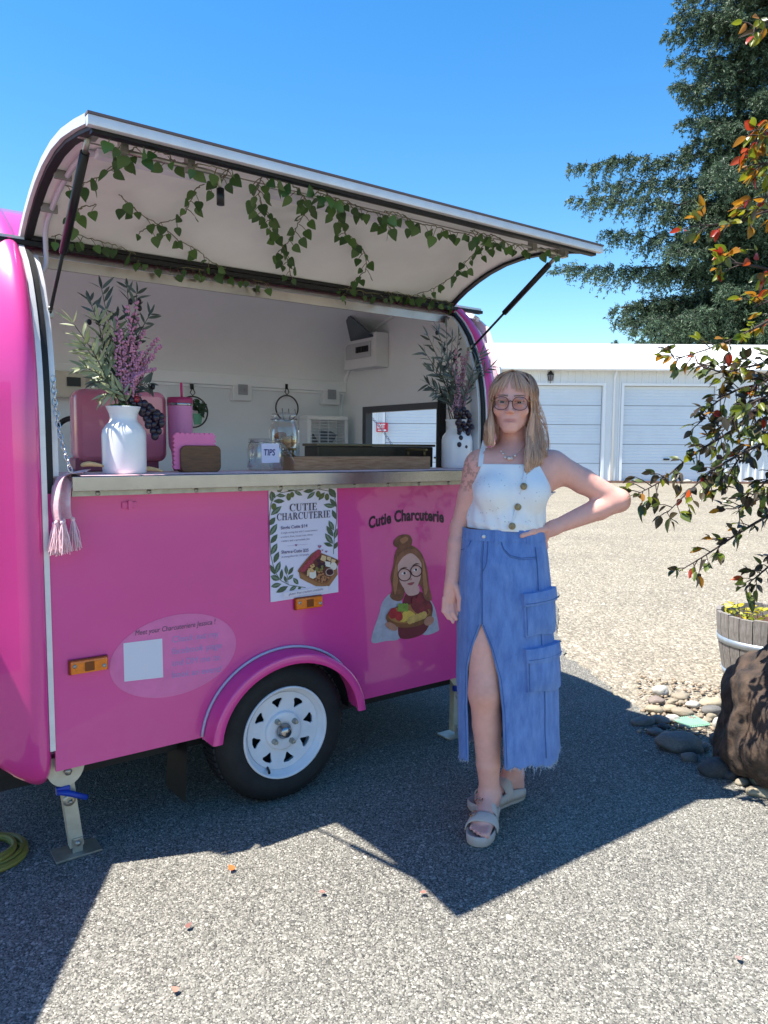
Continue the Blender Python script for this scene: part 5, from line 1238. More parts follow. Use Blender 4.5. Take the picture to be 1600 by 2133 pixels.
# her left arm, hand on the hip
eR, wR = wp(1288, 1043, -.035), wp(1152, 1100, .0)
Fd.chain([SR, SR * .55 + eR * .45, eR], [.050, .047, .039], .03); Fd.chain([eR, eR * .7 + wR * .3, wR], [.040, .042, .026], .02)
Fd.ell(eR + [.004, -.004, .002], (.038, .038, .034), .02)
hp = wp(1130, 1110, -.0); Fd.cone(wR, hp, .026, .027, .018)
Fd.chain([wp(1136, 1102, .03), wp(1112, 1107, .082), wp(1087, 1116, .105)], [.0135, .0105, .0085], .01)
for i in range(4): Fd.chain([wp(1134 + i * 2, 1112 + i * 2, -.004 - i * .016), wp(1137 - i * 3, 1140 + i * 1, -.012 - i * .024), wp(1130 - i * 7, 1158 - i * 3, -.03 - i * .03)], [.0105, .009, .0072], .006)
# legs
def foot_frame(heel, toe): d = np.array(toe) - np.array(heel); L = np.hypot(d[0], d[1]); d = d / L; return np.array(heel, float), np.array([d[0], d[1], 0]), np.array([d[1], -d[0], 0]), L
f1 = foot_frame(wloc(hit(1022, 1702, 2, 0))[:2], wloc(hit(992, 1764, 2, 0))[:2]); f2 = foot_frame(wloc(hit(1086, 1660, 2, 0))[:2], wloc(hit(984, 1690, 2, 0))[:2])
FL = .245
def fp(fr, x, y, z): h, d, sd_, L = fr; o = h[:2] + d[:2] * (L - FL) ; b0 = np.array([o[0], o[1], 0]); return b0 + d * x + sd_ * y + np.array([0, 0, z])
def leg(hip, knee, fr, side):
    an = fp(fr, .045, 0, .105)
    Fd.chain([hip, hip * .45 + knee * .55, hip * .12 + knee * .88, knee], [.088, .074, .060, .057], .03)
    calf = knee * .68 + an * .32 + fp(fr, -.012, 0, 0) * [1, 1, 0] - fp(fr, 0, 0, 0) * [1, 1, 0]
    Fd.chain([knee, calf, knee * .3 + an * .7, an], [.056, .0555, .044, .035], .03)
    Fd.cone(an, fp(fr, .03, 0, .058), .034, .03, .02); Fd.cone(an, fp(fr, .11, 0, .068), .034, .03, .03); Fd.cone(fp(fr, .03, 0, .058), fp(fr, .16, 0, .05), .028, .022, .02)
    Fd.cone(fp(fr, .10, 0, .066), fp(fr, .165, .012 * side, .052), .028, .024, .02); Fd.cone(fp(fr, .165, -.026, .048), fp(fr, .168, .028, .048), .017, .017, .012)
    for i in range(5):
        y = side * (.033 - i * .0155); r = (.0125, .0095, .0088, .0082, .0078)[i]; xt = (.232, .234, .226, .216, .203)[i]
        Fd.cone(fp(fr, .165, y * .9, .047), fp(fr, xt, y, .042), r * 1.05, r, .006)
leg(wp(1015, 1215, .0), wp(1010, 1442, .085), f1, 1); leg(wp(1085, 1215, -.02), wp(1078, 1445, -.03), f2, 1)
pos, F = Fd.mesh(); pos = relax(pos, F, 2, .45)
# skin colour varies: lips, cheeks, knees, a tattoo on the upper arm
hl = (pos - HC) @ HM / HS
colr = np.tile(np.array(lin('#e6ab9a')), (len(pos), 1))
def blend(mask, c): global colr; colr = colr * (1 - mask[:, None]) + np.array(lin(c)) * mask[:, None]
lipm = np.exp(-((hl[:, 0] / .025) ** 4)) * np.exp(-(((hl[:, 2] + .0683) / .0078) ** 4)) * (hl[:, 1] > .078); blend(lipm * .75, '#b5716a')
ck = np.exp(-(((np.abs(hl[:, 0]) - .043) / .02) ** 2 + ((hl[:, 2] + .035) / .02) ** 2)) * (hl[:, 1] > .03); blend(ck * .4, '#d08672')
ns = np.exp(-((hl[:, 0] / .015) ** 2 + ((hl[:, 2] + .034) / .012) ** 2)) * (hl[:, 1] > .09); blend(ns * .3, '#d08672')
ey = np.exp(-(((np.abs(hl[:, 0]) - .031) / .018) ** 2 + ((hl[:, 2] - .003) / .011) ** 2)) * (hl[:, 1] > .06); blend(ey * .5, '#96685a')
kn = np.exp(-(((pos - wp(1012, 1450, .14)) / .05) ** 2).sum(1)); blend(kn * .4, '#cc8a74')
ft = np.clip((.16 - pos[:, 2]) / .12, 0, 1); blend(ft * .25, '#cc9184')
dA = np.linalg.norm(pos - wp(978, 985, .0), axis=1); tn = np.array([mnoise.noise(Vector(p) * 70) + .6 * mnoise.noise(Vector(p) * 160) for p in pos[dA < .09]]); tm = np.zeros(len(pos)); tm[dA < .09] = np.clip(tn * 3.2 + .1, 0, 1); tm *= (pos[:, 0] < wp(1000, 985, 0)[0]) * np.clip((.085 - dA) * 30, 0, 1) * (np.abs(pos[:, 1]) < .06); blend(tm * .42, '#4a3c3a')
ms = bpy.data.materials.new('skin'); ms.use_nodes = True; t_ = ms.node_tree; pb_ = t_.nodes['Principled BSDF']; ac = t_.nodes.new('ShaderNodeAttribute'); ac.attribute_name = 'skin'
nn = t_.nodes.new('ShaderNodeTexNoise'); nn.inputs['Scale'].default_value = 45; nn.inputs['Detail'].default_value = 5; tcn = t_.nodes.new('ShaderNodeTexCoord'); t_.links.new(tcn.outputs['Object'], nn.inputs['Vector'])
mrn = t_.nodes.new('ShaderNodeMapRange'); mrn.inputs[3].default_value = .88; mrn.inputs[4].default_value = 1.1; t_.links.new(nn.outputs['Fac'], mrn.inputs[0])
mm = t_.nodes.new('ShaderNodeVectorMath'); mm.operation = 'SCALE'; t_.links.new(ac.outputs['Color'], mm.inputs[0]); t_.links.new(mrn.outputs[0], mm.inputs['Scale']); t_.links.new(mm.outputs[0], pb_.inputs['Base Color'])
pb_.inputs['Roughness'].default_value = .5; pb_.inputs['Specular IOR Level'].default_value = .35; pb_.inputs['Subsurface Weight'].default_value = .15; pb_.inputs['Subsurface Radius'].default_value = (.01, .004, .002); pb_.inputs['Subsurface Scale'].default_value = .6
to_mesh('body', pos, F, ms, PN, {'skin': ('FLOAT_COLOR', np.c_[colr, np.ones(len(pos))])})

def hw(x, y, z): return ww(hd(x, y, z))
M_eye = mat('eye white', '#b9aca6', rough=.15); M_iris = mat('dark iris', '#2a2622', rough=.1)
for s in (-1, 1):
    c = hw(s * .031, .0745, -.001); e = MB().ball(c, .0112 * HS, 14, 10).build('eye', M_eye, PN)
    f = (hw(s * .031 - .002, .1, -.001) - c).normalized(); q = f.to_track_quat('Z', 'Y').to_matrix()
    MB().lathe([(.0072, .0088), (.0048, .0107), (.001, .0117)], c, 14, M=q).build('iris', M_iris, e)
    b = MB(); rows = []
    for i in range(9):
        t = i / 8; x = s * (.011 + .040 * t); zc = .0205 + .0055 * math.sin(t * 2.2) - .003 * t; th = .0020 * (1 - .7 * t) + .0005; yf = .0935 - .017 * t * t - .004 * t
        rows.append([hw(x, yf + .001, zc - th), hw(x, yf + .0035, zc), hw(x, yf + .001, zc + th)])
    b.grid(rows); b.build('eyebrow', mat('brow hair', '#8a6a54', rough=.8), PN)
    b = MB(); b.tube([hw(s * (.031 + .0165 * math.cos(a)), .0895 - .006 * abs(math.cos(a)), .0005 + .0085 * math.sin(a)) for a in [math.pi * i / 8 for i in range(9)]], .0011, 4); b.build('lashes', mat('dark lashes', '#2a1e1a', rough=.8), PN)
# glasses
LENS = glass_mat('spectacle lens', (.86, .82, .84)); LENS.node_tree.nodes['Map Range'].inputs[3].default_value = .012; LENS.node_tree.nodes['Map Range'].inputs[4].default_value = .35
GS = empty('glasses', hw(0, .1, 0)); GS.parent = PN; GS.matrix_parent_inverse = wm(PN).inverted(); M_gf = mat('dark red brown frame', '#3a2026', rough=.3)
for s in (-1, 1):
    rim_ = [hw(s * (.0335 + .0262 * math.copysign(abs(math.cos(a)) ** .8, math.cos(a))), .1025 - .010 * ((.0335 + .0262 * math.cos(a)) / .06) ** 2, -.006 + .0235 * math.copysign(abs(math.sin(a)) ** .85, math.sin(a))) for a in [2 * math.pi * i / 28 for i in range(28)]]
    r = MB().tube(rim_, .0013, 6, closed=True).build('rim', M_gf, GS)
    MB().poly(rim_[::-1] if s < 0 else rim_).build('lens', LENS, r)
    MB().tube([hw(s * .0605, .096, .004), hw(s * .074, .07, .004), hw(s * .079, -.01, .0)], .0015, 5).build('temple', mat('gold metal', '#b08d57', rough=.3, metal=.9), GS)
MB().tube(cr([hw(-.008, .1035, -.001), hw(0, .106, .003), hw(.008, .1035, -.001)], 4), .0017, 6).build('bridge', M_gf, GS)

# --- hair: a cap and many locks
HA = empty('hair', hw(0, 0, .1)); HA.parent = PN; HA.matrix_parent_inverse = wm(PN).inverted()
M_hair = leafmat('dark blonde hair', '#66463a', '#dfae8c', rough=.42, trl=.0, attr='tint'); 
rh = np.random.default_rng(17)
cap_ = Field(HC - .16, HC + .16, .004); cap_.ell(hd(0, -.016, .034), np.array([.0755, .0970, .0865]) * HS, .01, HM); cap_.ell(hd(0, -.048, -.02), np.array([.073, .072, .085]) * HS, .03, HM)
cp_, cF = cap_.mesh(); cl = (cp_ - HC) @ HM / HS
bad = ((cl[:, 1] > .045) & (cl[:, 2] < .065)) | ((cl[:, 1] > .012) & (cl[:, 2] < .0) ); keep = ~bad[cF].any(1)
to_mesh('hair_cap', relax(cp_, cF, 2), cF[keep], M_hair, HA, {'tint': ('FLOAT', np.clip(.46 + .1 * rh.standard_normal(len(cp_)), 0, 1))})
LV_, LF_, LT_ = [], [], []
def lock(pts, r0, tint, n=5, flat=1.):
    C = np.array([list(p) for p in cr([Vector(p) for p in pts], 4)]); k = len(C); base = len(LV_)
    for i in range(k):
        t = C[min(i + 1, k - 1)] - C[max(i - 1, 0)]; t = t / (np.linalg.norm(t) + 1e-9); rad = C[i] - HC; rad[2] *= .1; rad -= t * (rad @ t); rad /= np.linalg.norm(rad) + 1e-9; sd_ = np.cross(t, rad)
        u = i / (k - 1); r = r0 * (1 - .75 * max(0, (u - .75) / .25)) * (.55 + .45 * min(1, u * 5))
        for j in range(n):
            a = 2 * math.pi * j / n; LV_.append(C[i] + sd_ * math.cos(a) * r * 1.7 + rad * math.sin(a) * r * .7); LT_.append(np.clip(tint + .16 + .40 * (u - .3), 0, 1))
    for i in range(k - 1):
        for j in range(n): j2 = (j + 1) % n; LF_.append((base + i * n + j, base + i * n + j2, base + (i + 1) * n + j2, base + (i + 1) * n + j))
def cran(phi, z, out=.0):
    """point on the skull cap at bearing phi (0 = face, + = right in the picture) and height z"""
    zz = max(-1, min(1, (z - .034) / .088)); k = math.sqrt(max(0, 1 - zz * zz)); return hd((.0755 * k + out) * math.sin(phi), -.016 + (.097 * k + out) * math.cos(phi), z)
G_ = lambda s_=1.: rh.standard_normal() * s_ * .85
for i in range(1900):
    phi = math.radians(rh.uniform(52, 308)); sd_ = 1 if phi < math.pi else -1; front = abs(math.degrees(phi) - 180)           # 128 near the face, 0 at the back
    yq = rh.uniform(-.07, .055); part = hd(-.006 + G_(.003), yq, .034 + .0865 * math.sqrt(max(.1, 1 - ((yq + .016) / .097) ** 2)) - .001)
    o = .001 + abs(G_(.0045))
    p1 = cran(phi * .9 + .1 * math.pi, .105, o); p2 = cran(phi, .07, o + .003); p3 = cran(phi, .03, o + .006)
    if sd_ > 0:      # right in the picture: long, falling in front of and behind the shoulder
        f = (front - 0) / 128
        if f > .45:
            q = rh.uniform(0, 1); ex = 1094 + 42 * q + G_(3); ez = 1004 - 40 * q - 18 * abs(G_(1)) - (18 if q > .8 else 0); w3 = .085 - .055 * q
            p4 = hd(.076 + .010 * q + G_(.004), .035 - .055 * q, -.035); p5 = wp(1100 + 30 * q + G_(3), 905, .055 - .05 * q); p6 = wp(1098 + 38 * q + G_(3), 952, w3 + .012)
            lock([part, p1, p2, p3, p4, p5, p6, wp(ex, ez, w3 + .012)], .0020, .30 + .15 * G_(), 4)
        else:
            q = rh.uniform(0, 1); p4 = hd(.08 * (f * 2) + G_(.01), -.10 + .05 * f, -.04); p5 = wp(1075 + 62 * f * 2 * .8 + G_(6), 910, -.10 + .04 * f); p6 = wp(1078 + 62 * f * 2 * .9 + G_(6), 955 + G_(8), -.115)
            lock([part, p1, p2, p3, p4, p5, p6], .0024, .34 + .12 * G_(), 4)
    else:            # left in the picture: shorter, ending on the shoulder
        f = (front - 0) / 128
        if f > .40:
            q = rh.uniform(0, 1); p4 = hd(-.076 - .008 * q + G_(.004), .03 - .05 * q, -.035); p5 = wp(1028 - 14 * q + G_(2.5), 888, .045 - .05 * q)
            lock([part, p1, p2, p3, p4, p5, wp(1026 - 16 * q + G_(3), 930 - 16 * abs(G_(.8)), .05 - .06 * q)], .0019, .34 + .14 * G_(), 4)
        else:
            p4 = hd(-.08 * (f * 2) + G_(.01), -.10 + .05 * f, -.04); p5 = wp(1072 - 50 * f * 2 * .8 + G_(6), 905, -.10 + .04 * f); p6 = wp(1068 - 50 * f * 2 * .9 + G_(5), 940 + G_(8), -.115)
            lock([part, p1, p2, p3, p4, p5, p6], .0024, .34 + .12 * G_(), 4)
for i in range(58):      # wispy curtain fringe, parted near the middle
    x = rh.uniform(-1, 1); s = 1 if x > -.12 else -1; ax_ = abs(x); zend = .036 - .034 * ax_ ** 2 + abs(G_(.007)) + (.005 if abs(x + .12) < .12 else 0); part = hd(-.005 + G_(.003), .0 + G_(.01), .1195)
    o = .003 + abs(G_(.002)); a0 = x * .9
    lock([part, cran(a0 * .45, .110, o + .002), cran(a0 * .65, .098, o + .003), cran(a0 * .85, .080, o + .003), hd(.064 * x + .006 * s, .084 - .03 * ax_ ** 2 + o, .055), hd(.072 * x + .010 * s + G_(.002), .089 - .042 * ax_ ** 2 + o, zend)], .00115, .5 + .16 * G_(), 4)
for i in range(60):       # longer face-framing pieces
    s = 1 if i % 2 else -1; q = rh.random(); part = hd(-.004, .03 + G_(.01), .118)
    lock([part, cran(s * .75, .104, .008), cran(s * .95, .07, .010), hd(s * (.069 + .006 * q), .05 - .02 * q, .02), hd(s * (.073 + .004 * q), .045 - .025 * q, -.02), wp((1108 if s > 0 else 1022) + G_(3), 880, .05), wp((1104 if s > 0 else 1022) + G_(4), 925 + G_(8), .06)], .0022, .52 + .15 * G_())
for i in range(130):      # fine loose strands
    phi = math.radians(rh.uniform(55, 305)); s = 1 if phi < math.pi else -1; o = .006 + abs(G_(.006)); q = rh.random()
    e1 = wp((1112 + 30 * q) if s > 0 else (1022 - 12 * q), 900 + G_(10), .04 - .1 * q); e2 = wp((1108 + 38 * q) if s > 0 else (1020 - 12 * q), (975 if s > 0 else 925) + G_(14), .05 - .12 * q)
    lock([hd(-.006, rh.uniform(-.07, .05), .119), cran(phi * .9 + .1 * math.pi, .105, o), cran(phi, .06, o + .004), cran(phi, .02, o + .006), e1, e2], .0007, .6 + .2 * G_(), 3)
to_mesh('locks', np.array(LV_), np.array(LF_), M_hair, HA, {'tint': ('FLOAT', np.array(LT_))})

# --- white crop top cut from a skin-tight shell of the trunk
Tf = Field((0, 0, 0), (.01, .01, .01), 1); Tf.f, Tf.lo, Tf.h = TR; Tf.n = np.array(Tf.f.shape); z0i = int((wp(1050, 1112)[2] - Tf.lo[2]) / Tf.h) - 2; z1i = int((wp(1050, 955)[2] - Tf.lo[2]) / Tf.h) + 2
Tf.f = Tf.f[:, :, z0i:z1i] - .0085; Tf.lo = Tf.lo + np.array([0, 0, z0i * Tf.h]); Tf.n = np.array(Tf.f.shape)
tp, tF = Tf.mesh(); tp = relax(tp, tF, 3)
def zpx(y): return wp(1060, y)[2]
neck_z, hem_z, pit_z = zpx(966), zpx(1101), zpx(1026)
cu = wp(1060, 1000)[0]
def inside(p):
    u, w_, z = p.T
    tt = np.clip((z - pit_z) / (neck_z - pit_z), 0, 1); hl_ = cu - (.150 * (1 - tt) + .108 * tt) ; hr_ = cu + (.155 * (1 - tt) + .098 * tt)
    hem = hem_z - .006 * np.clip((u - cu) / .14, -1, 1)
    return (z < neck_z + .002) & (z > hem) & ((z < pit_z) | ((u > hl_) & (u < hr_)))
zz_ = tp[:, 2]; tp[:, 2] = np.where((zz_ > neck_z) & (zz_ < neck_z + .005), neck_z, zz_); hm_ = hem_z - .006 * np.clip((tp[:, 0] - cu) / .14, -1, 1); tp[:, 2] = np.where((tp[:, 2] < hm_ + .0001) & (tp[:, 2] > hm_ - .005), hm_ + .0002, tp[:, 2])
tt0 = np.clip((tp[:, 2] - pit_z) / (neck_z - pit_z), 0, 1); hl0 = cu - (.150 * (1 - tt0) + .108 * tt0); hr0 = cu + (.155 * (1 - tt0) + .098 * tt0); up_ = tp[:, 2] >= pit_z
tp[:, 0] = np.where(up_ & (tp[:, 0] < hl0) & (tp[:, 0] > hl0 - .004), hl0 + .0001, tp[:, 0]); tp[:, 0] = np.where(up_ & (tp[:, 0] > hr0) & (tp[:, 0] < hr0 + .004), hr0 - .0001, tp[:, 0])
k_ = inside(tp)
# folds and gathers
cen = tp.copy(); cen[:, 0] -= cu; ang = np.arctan2(cen[:, 0], tp[:, 1]); wr = .0022 * np.sin(ang * 17 + tp[:, 2] * 40) * np.clip((pit_z - tp[:, 2]) / .09, 0, 1) + .0015 * np.sin(tp[:, 2] * 150 + ang * 5) * np.clip((zpx(1075) - tp[:, 2]) / .02, 0, 1)
dirn = np.c_[cen[:, 0], tp[:, 1], np.zeros(len(tp))]; dirn /= np.linalg.norm(dirn, axis=1, keepdims=True); tp = tp + dirn * wr[:, None]
def eyelet_mat():
    m = bpy.data.materials.new('white eyelet cotton'); m.use_nodes = True; t = m.node_tree; b = t.nodes['Principled BSDF']; b.inputs['Roughness'].default_value = .85; b.inputs['Sheen Weight'].default_value = .2
    tc = t.nodes.new('ShaderNodeTexCoord'); v = t.nodes.new('ShaderNodeTexVoronoi'); v.inputs['Scale'].default_value = 75; t.links.new(tc.outputs['Object'], v.inputs['Vector'])
    n = t.nodes.new('ShaderNodeTexNoise'); n.inputs['Scale'].default_value = 14; t.links.new(tc.outputs['Object'], n.inputs['Vector'])
    lt = t.nodes.new('ShaderNodeMath'); lt.operation = 'LESS_THAN'; lt.inputs[1].default_value = .2; t.links.new(v.outputs['Distance'], lt.inputs[0])
    gt = t.nodes.new('ShaderNodeMath'); gt.operation = 'GREATER_THAN'; gt.inputs[1].default_value = .53; t.links.new(n.outputs['Fac'], gt.inputs[0])
    mu = t.nodes.new('ShaderNodeMath'); mu.operation = 'MULTIPLY'; t.links.new(lt.outputs[0], mu.inputs[0]); t.links.new(gt.outputs[0], mu.inputs[1])
    mx = t.nodes.new('ShaderNodeMix'); mx.data_type = 'RGBA'; mx.inputs[6].default_value = (.80, .80, .80, 1); mx.inputs[7].default_value = (.58, .58, .6, 1); t.links.new(mu.outputs[0], mx.inputs[0]); t.links.new(mx.outputs[2], b.inputs['Base Color'])
    n2 = t.nodes.new('ShaderNodeTexNoise'); n2.inputs['Scale'].default_value = 260; t.links.new(tc.outputs['Object'], n2.inputs['Vector']); bp = t.nodes.new('ShaderNodeBump'); bp.inputs['Strength'].default_value = .25; bp.inputs['Distance'].default_value = .002; t.links.new(n2.outputs['Fac'], bp.inputs['Height']); t.links.new(bp.outputs[0], b.inputs['Normal']); return m
M_top = eyelet_mat()
tF = tF[k_[tF].all(1)]
TPO = to_mesh('crop_top', tp, tF, M_top, PN); md = TPO.modifiers.new('thickness', 'SOLIDIFY'); md.thickness = .003; md.offset = 1
M_strap = mat('white cotton strap', '#d9d9db', rough=.85)
def ribbon(pts, wd, m, name, parent, nrm):
    b = MB(); C = cr([ww(p) for p in pts], 5); rows = []; nr = RH * nrm[0] - FH * nrm[1] + Vector((0, 0, nrm[2]))
    for i, p in enumerate(C):
        t = (C[min(i + 1, len(C) - 1)] - C[max(i - 1, 0)]).normalized(); s = t.cross(nr).normalized() * wd / 2; o = nr.normalized() * .0016; rows.append([p - s - o, p - s + o, p + s + o, p + s - o, p - s - o])
    b.grid(rows, smooth=False); return b.build(name, m, parent)
def surf_w(px, py, extra):
    """front of the trunk along the sight line, pushed out by extra"""
    f, lo, h = TR
    for w_ in np.arange(.2, -.2, -.003):
        p = wp(px, py, w_); i = np.round((p - lo) / h).astype(int)
        if (i >= 0).all() and (i < f.shape).all() and f[tuple(i)] < 0: return wp(px, py, w_ + extra)
    return wp(px, py, 0)
ribbon([surf_w(1001, 972, .010), surf_w(1003, 950, .009), surf_w(1007, 932, .010), wp(1010, 919, -.015), wp(1014, 925, -.07)], .017, M_strap, 'strap', TPO, (-.1, 1, .35))
ribbon([surf_w(1106, 972, .010), surf_w(1110, 952, .009), surf_w(1116, 936, .010), wp(1120, 926, -.02), wp(1118, 935, -.08)], .017, M_strap, 'strap', TPO, (.1, 1, .35))
# button placket and three wooden buttons
pl = [surf_w(1095, 975, .014), surf_w(1090, 1010, .0135), surf_w(1080, 1050, .0135), surf_w(1070, 1080, .0135), surf_w(1066, 1100, .0135)]
ribbon(pl, .010, M_strap, 'placket', TPO, (.1, 1, 0))
for px, py in ((1091, 1013), (1079, 1056), (1067, 1096)):
    c = ww(surf_w(px, py, .0175)); q = (-FH + RH * .1).to_track_quat('Z', 'Y').to_matrix(); MB().lathe([(.001, .0035), (.010, .0035), (.0125, .002), (.0125, -.0015), (.001, -.002)], c, 18, M=q).build('button', mat('coconut button', '#8f7c5a', rough=.55, var=.3, vscale=120), TPO)
# necklace
b = MB(); NK = empty('necklace', ww(surf_w(1062, 955, .01))); NK.parent = PN; NK.matrix_parent_inverse = wm(PN).inverted()
ch = [surf_w(1096, 920, .006), surf_w(1090, 930, .005), surf_w(1080, 943, .005), surf_w(1066, 952, .005), surf_w(1054, 948, .005), surf_w(1044, 940, .005)]
MB().tube(cr([ww(p) for p in ch], 5), .0011, 5).build('cord', mat('pearl cord', '#c9b6a0', rough=.4), NK)
for px, py, r in ((1044, 940, .004), (1049, 945, .0045), (1053, 953, .006), (1060, 955, .0075), (1066, 955, .0065), (1073, 949, .0055), (1083, 938, .003)):
    MB().ball(ww(surf_w(px, py, .008)), (r, r, r * .9), 10, 7).build('bead', mat('shell bead', '#ddc9bc', rough=.2, var=.15, vscale=90, coat=.5), NK)

# --- long denim skirt with a front slit
M_den = mat('blue denim', '#5675ae', rough=.85, var=.2, vscale=40, base2='#7090c6', bump=.5, bscale=420, detail=8, sheen=.15, stretch=(1, 1, .3))
M_den2 = mat('dark denim seam', '#4a679a', rough=.85, var=.15, vscale=40, bump=.5, bscale=300); M_fray = mat('frayed denim thread', '#b9c3d2', rough=.9)
SKR = [(1107, 966, 1131, .098), (1130, 962, 1136, .106), (1165, 957, 1141, .118), (1230, 955, 1145, .128), (1300, 953, 1150, .134), (1350, 953, 1154, .138), (1400, 954, 1156, .142), (1450, 955, 1158, .146), (1510, 956, 1159, .15), (1565, 957, 1160, .152)]
SZ = [(wp(1050, y)[2], wp(l, y)[0], wp(r, y)[0], d) for y, l, r, d in SKR]
def skirt(theta, z, off=0.):
    """theta 0 faces the viewer, + turns to the right of the picture"""
    zs = [s[0] for s in SZ][::-1]; l = np.interp(z, zs, [s[1] for s in SZ][::-1]); r = np.interp(z, zs, [s[2] for s in SZ][::-1]); d = np.interp(z, zs, [s[3] for s in SZ][::-1])
    c = (l + r) / 2; a = (r - l) / 2; low = max(0., min(1., (wp(1050, 1200)[2] - z) / .6))
    fold = low * (.006 * math.sin(theta * 5 + 1.3 + z * 2) + .0045 * math.sin(theta * 9 + z * 5)) + .0016 * mnoise.noise(Vector((theta * 4, z * 12, 2))) + .0035 * mnoise.noise(Vector((theta * 3 + z * 4, z * 7 - theta * 2, 5)))
    st, ct = math.sin(theta), math.cos(theta); st2 = math.copysign(abs(st) ** .92, st); ct2 = math.copysign(abs(ct) ** .86, ct)
    return ww((c + (a + fold + off) * st2, .005 + (d + fold + off) * ct2, z))
zt_, zh = SZ[0][0], SZ[-1][0]; zap = wp(1003, 1300, .12)[2]
def th_at(px, py):
    z = wp(px, py, .12)[2]; u = wp(px, py, .12)[0]; best = min((abs(wloc(skirt(th, z))[0] - u), th) for th in np.linspace(-1.45, 1.45, 240)); return best[1]
slL = [(zap, th_at(1003, 1300))] + [(wp(1000, y, .12)[2], th_at(x, y)) for x, y in ((986, 1350), (976, 1400), (975, 1480), (978, 1572))]
slR = [(zap, th_at(1003, 1300))] + [(wp(1000, y, .12)[2], th_at(x, y)) for x, y in ((1022, 1350), (1036, 1410), (1043, 1480), (1046, 1572))]
tL = lambda z: float(np.interp(z, [s[0] for s in slL][::-1], [s[1] for s in slL][::-1])); tR = lambda z: float(np.interp(z, [s[0] for s in slR][::-1], [s[1] for s in slR][::-1]))
b = MB(); rows = []; NZ, NT = 74, 120; rs = random.Random(6)
hemz = [zh + .006 * math.sin(j * .21) + .004 * rs.gauss(0, 1) + (.026 if 30 < j < 62 else 0) for j in range(NT + 1)]
for i in range(NZ + 1):
    f = i / NZ; row = []
    for j in range(NT + 1):
        z = zt_ + (hemz[j] - zt_) * f; a0, a1 = (tR(z), tL(z) + 2 * math.pi); row.append(skirt(a0 + (a1 - a0) * j / NT, z))
    rows.append(row)
b.grid(rows); SK = b.build('denim_skirt', M_den, PN); md = SK.modifiers.new('thickness', 'SOLIDIFY'); md.thickness = .004; md.offset = -1
def spatch(name, m, t0, t1, z0, z1, off, n=10, k=8, par=SK, puff=0.):
    """cloth panel lying on the skirt; z0/z1 may be functions of the angle"""
    g = MB(); R0 = []
    for i in range(k + 1):
        r_ = []
        for j in range(n + 1):
            s = j / n; q = i / k; za = z0(s) if callable(z0) else z0; zb = z1(s) if callable(z1) else z1; e = off + puff * (math.sin(math.pi * s) * math.sin(math.pi * q)) ** .5
            r_.append(skirt(t0 + (t1 - t0) * s, za + (zb - za) * q, e))
        R0.append(r_)
    g.grid(R0)
    for E in (R0[0], R0[-1]): g.grid([E, [p - (p - ww((wloc(p)[0] * .97, wloc(p)[1] * .97, wloc(p)[2]))).normalized() * off * 1.2 for p in E]])
    for c_ in (0, -1): E = [r_[c_] for r_ in R0]; g.grid([E, [p - (p - ww((wloc(p)[0] * .97, wloc(p)[1] * .97, wloc(p)[2]))).normalized() * off * 1.2 for p in E]])
    o = g.build(name, m, par); shade_auto(o, 45); return o
def seam(name, pts, m=M_den2, r=.0014, off=.002, par=SK): return MB().tube([skirt(t, z, off) for t, z in pts], r, 5).build(name, m, par)
Z = lambda y: wp(1050, y, .1)[2]
spatch('waistband', M_den, -math.pi, math.pi, Z(1128), Z(1107) + .004, .003, 90, 3)
for th in (th_at(975, 1120), th_at(1036, 1122), th_at(1100, 1120)): spatch('belt_loop', M_den, th - .035, th + .035, Z(1133), Z(1105), .006, 2, 3)
c = skirt(th_at(1012, 1118), Z(1118), .006); MB().lathe([(.001, .003), (.006, .003), (.0075, .0005), (.0075, -.003)], c, 14, M=(-FH).to_track_quat('Z', 'Y').to_matrix()).build('waist_button', mat('silver button', '#cfd0d4', rough=.3, metal=.6), SK)
tf = th_at(1006, 1200)
seam('fly_seam', [(tf, Z(1128) - (Z(1128) - zap) * i / 20) for i in range(21)]); seam('fly_seam', [(tf + .11, Z(1128) - .10 * i / 10) for i in range(8)] + [(tf + .09, Z(1128) - .085), (tf + .04, Z(1128) - .10), (tf, Z(1128) - .108)])
pa = [(th_at(1046, 1128), Z(1128)), (th_at(1050, 1142), Z(1142)), (th_at(1062, 1155), Z(1155)), (th_at(1085, 1161), Z(1161)), (th_at(1118, 1160), Z(1160))]
seam('pocket_seam', pa); seam('pocket_seam', [(t, z - .006) for t, z in pa], r=.0009)
ps = th_at(1122, 1200); seam('side_seam', [(ps, Z(1140) - (Z(1140) - zh - .03) * i / 30) for i in range(31)], r=.0018)
seam('pocket_seam', [(th_at(985, 1130), Z(1130)), (th_at(980, 1142), Z(1142)), (th_at(970, 1150), Z(1150)), (th_at(962, 1152), Z(1152))])
for zz in (slL, slR):
    s = -1 if zz is slL else 1; seam('slit_hem', [(float(np.interp(z, [q[0] for q in zz][::-1], [q[1] for q in zz][::-1])) + s * .05, z) for z in [zap - .004 - (zap - zh - .012) * i / 24 for i in range(25)]], r=.0011)
t0, t1 = th_at(1089, 1270), th_at(1089, 1270) + .95
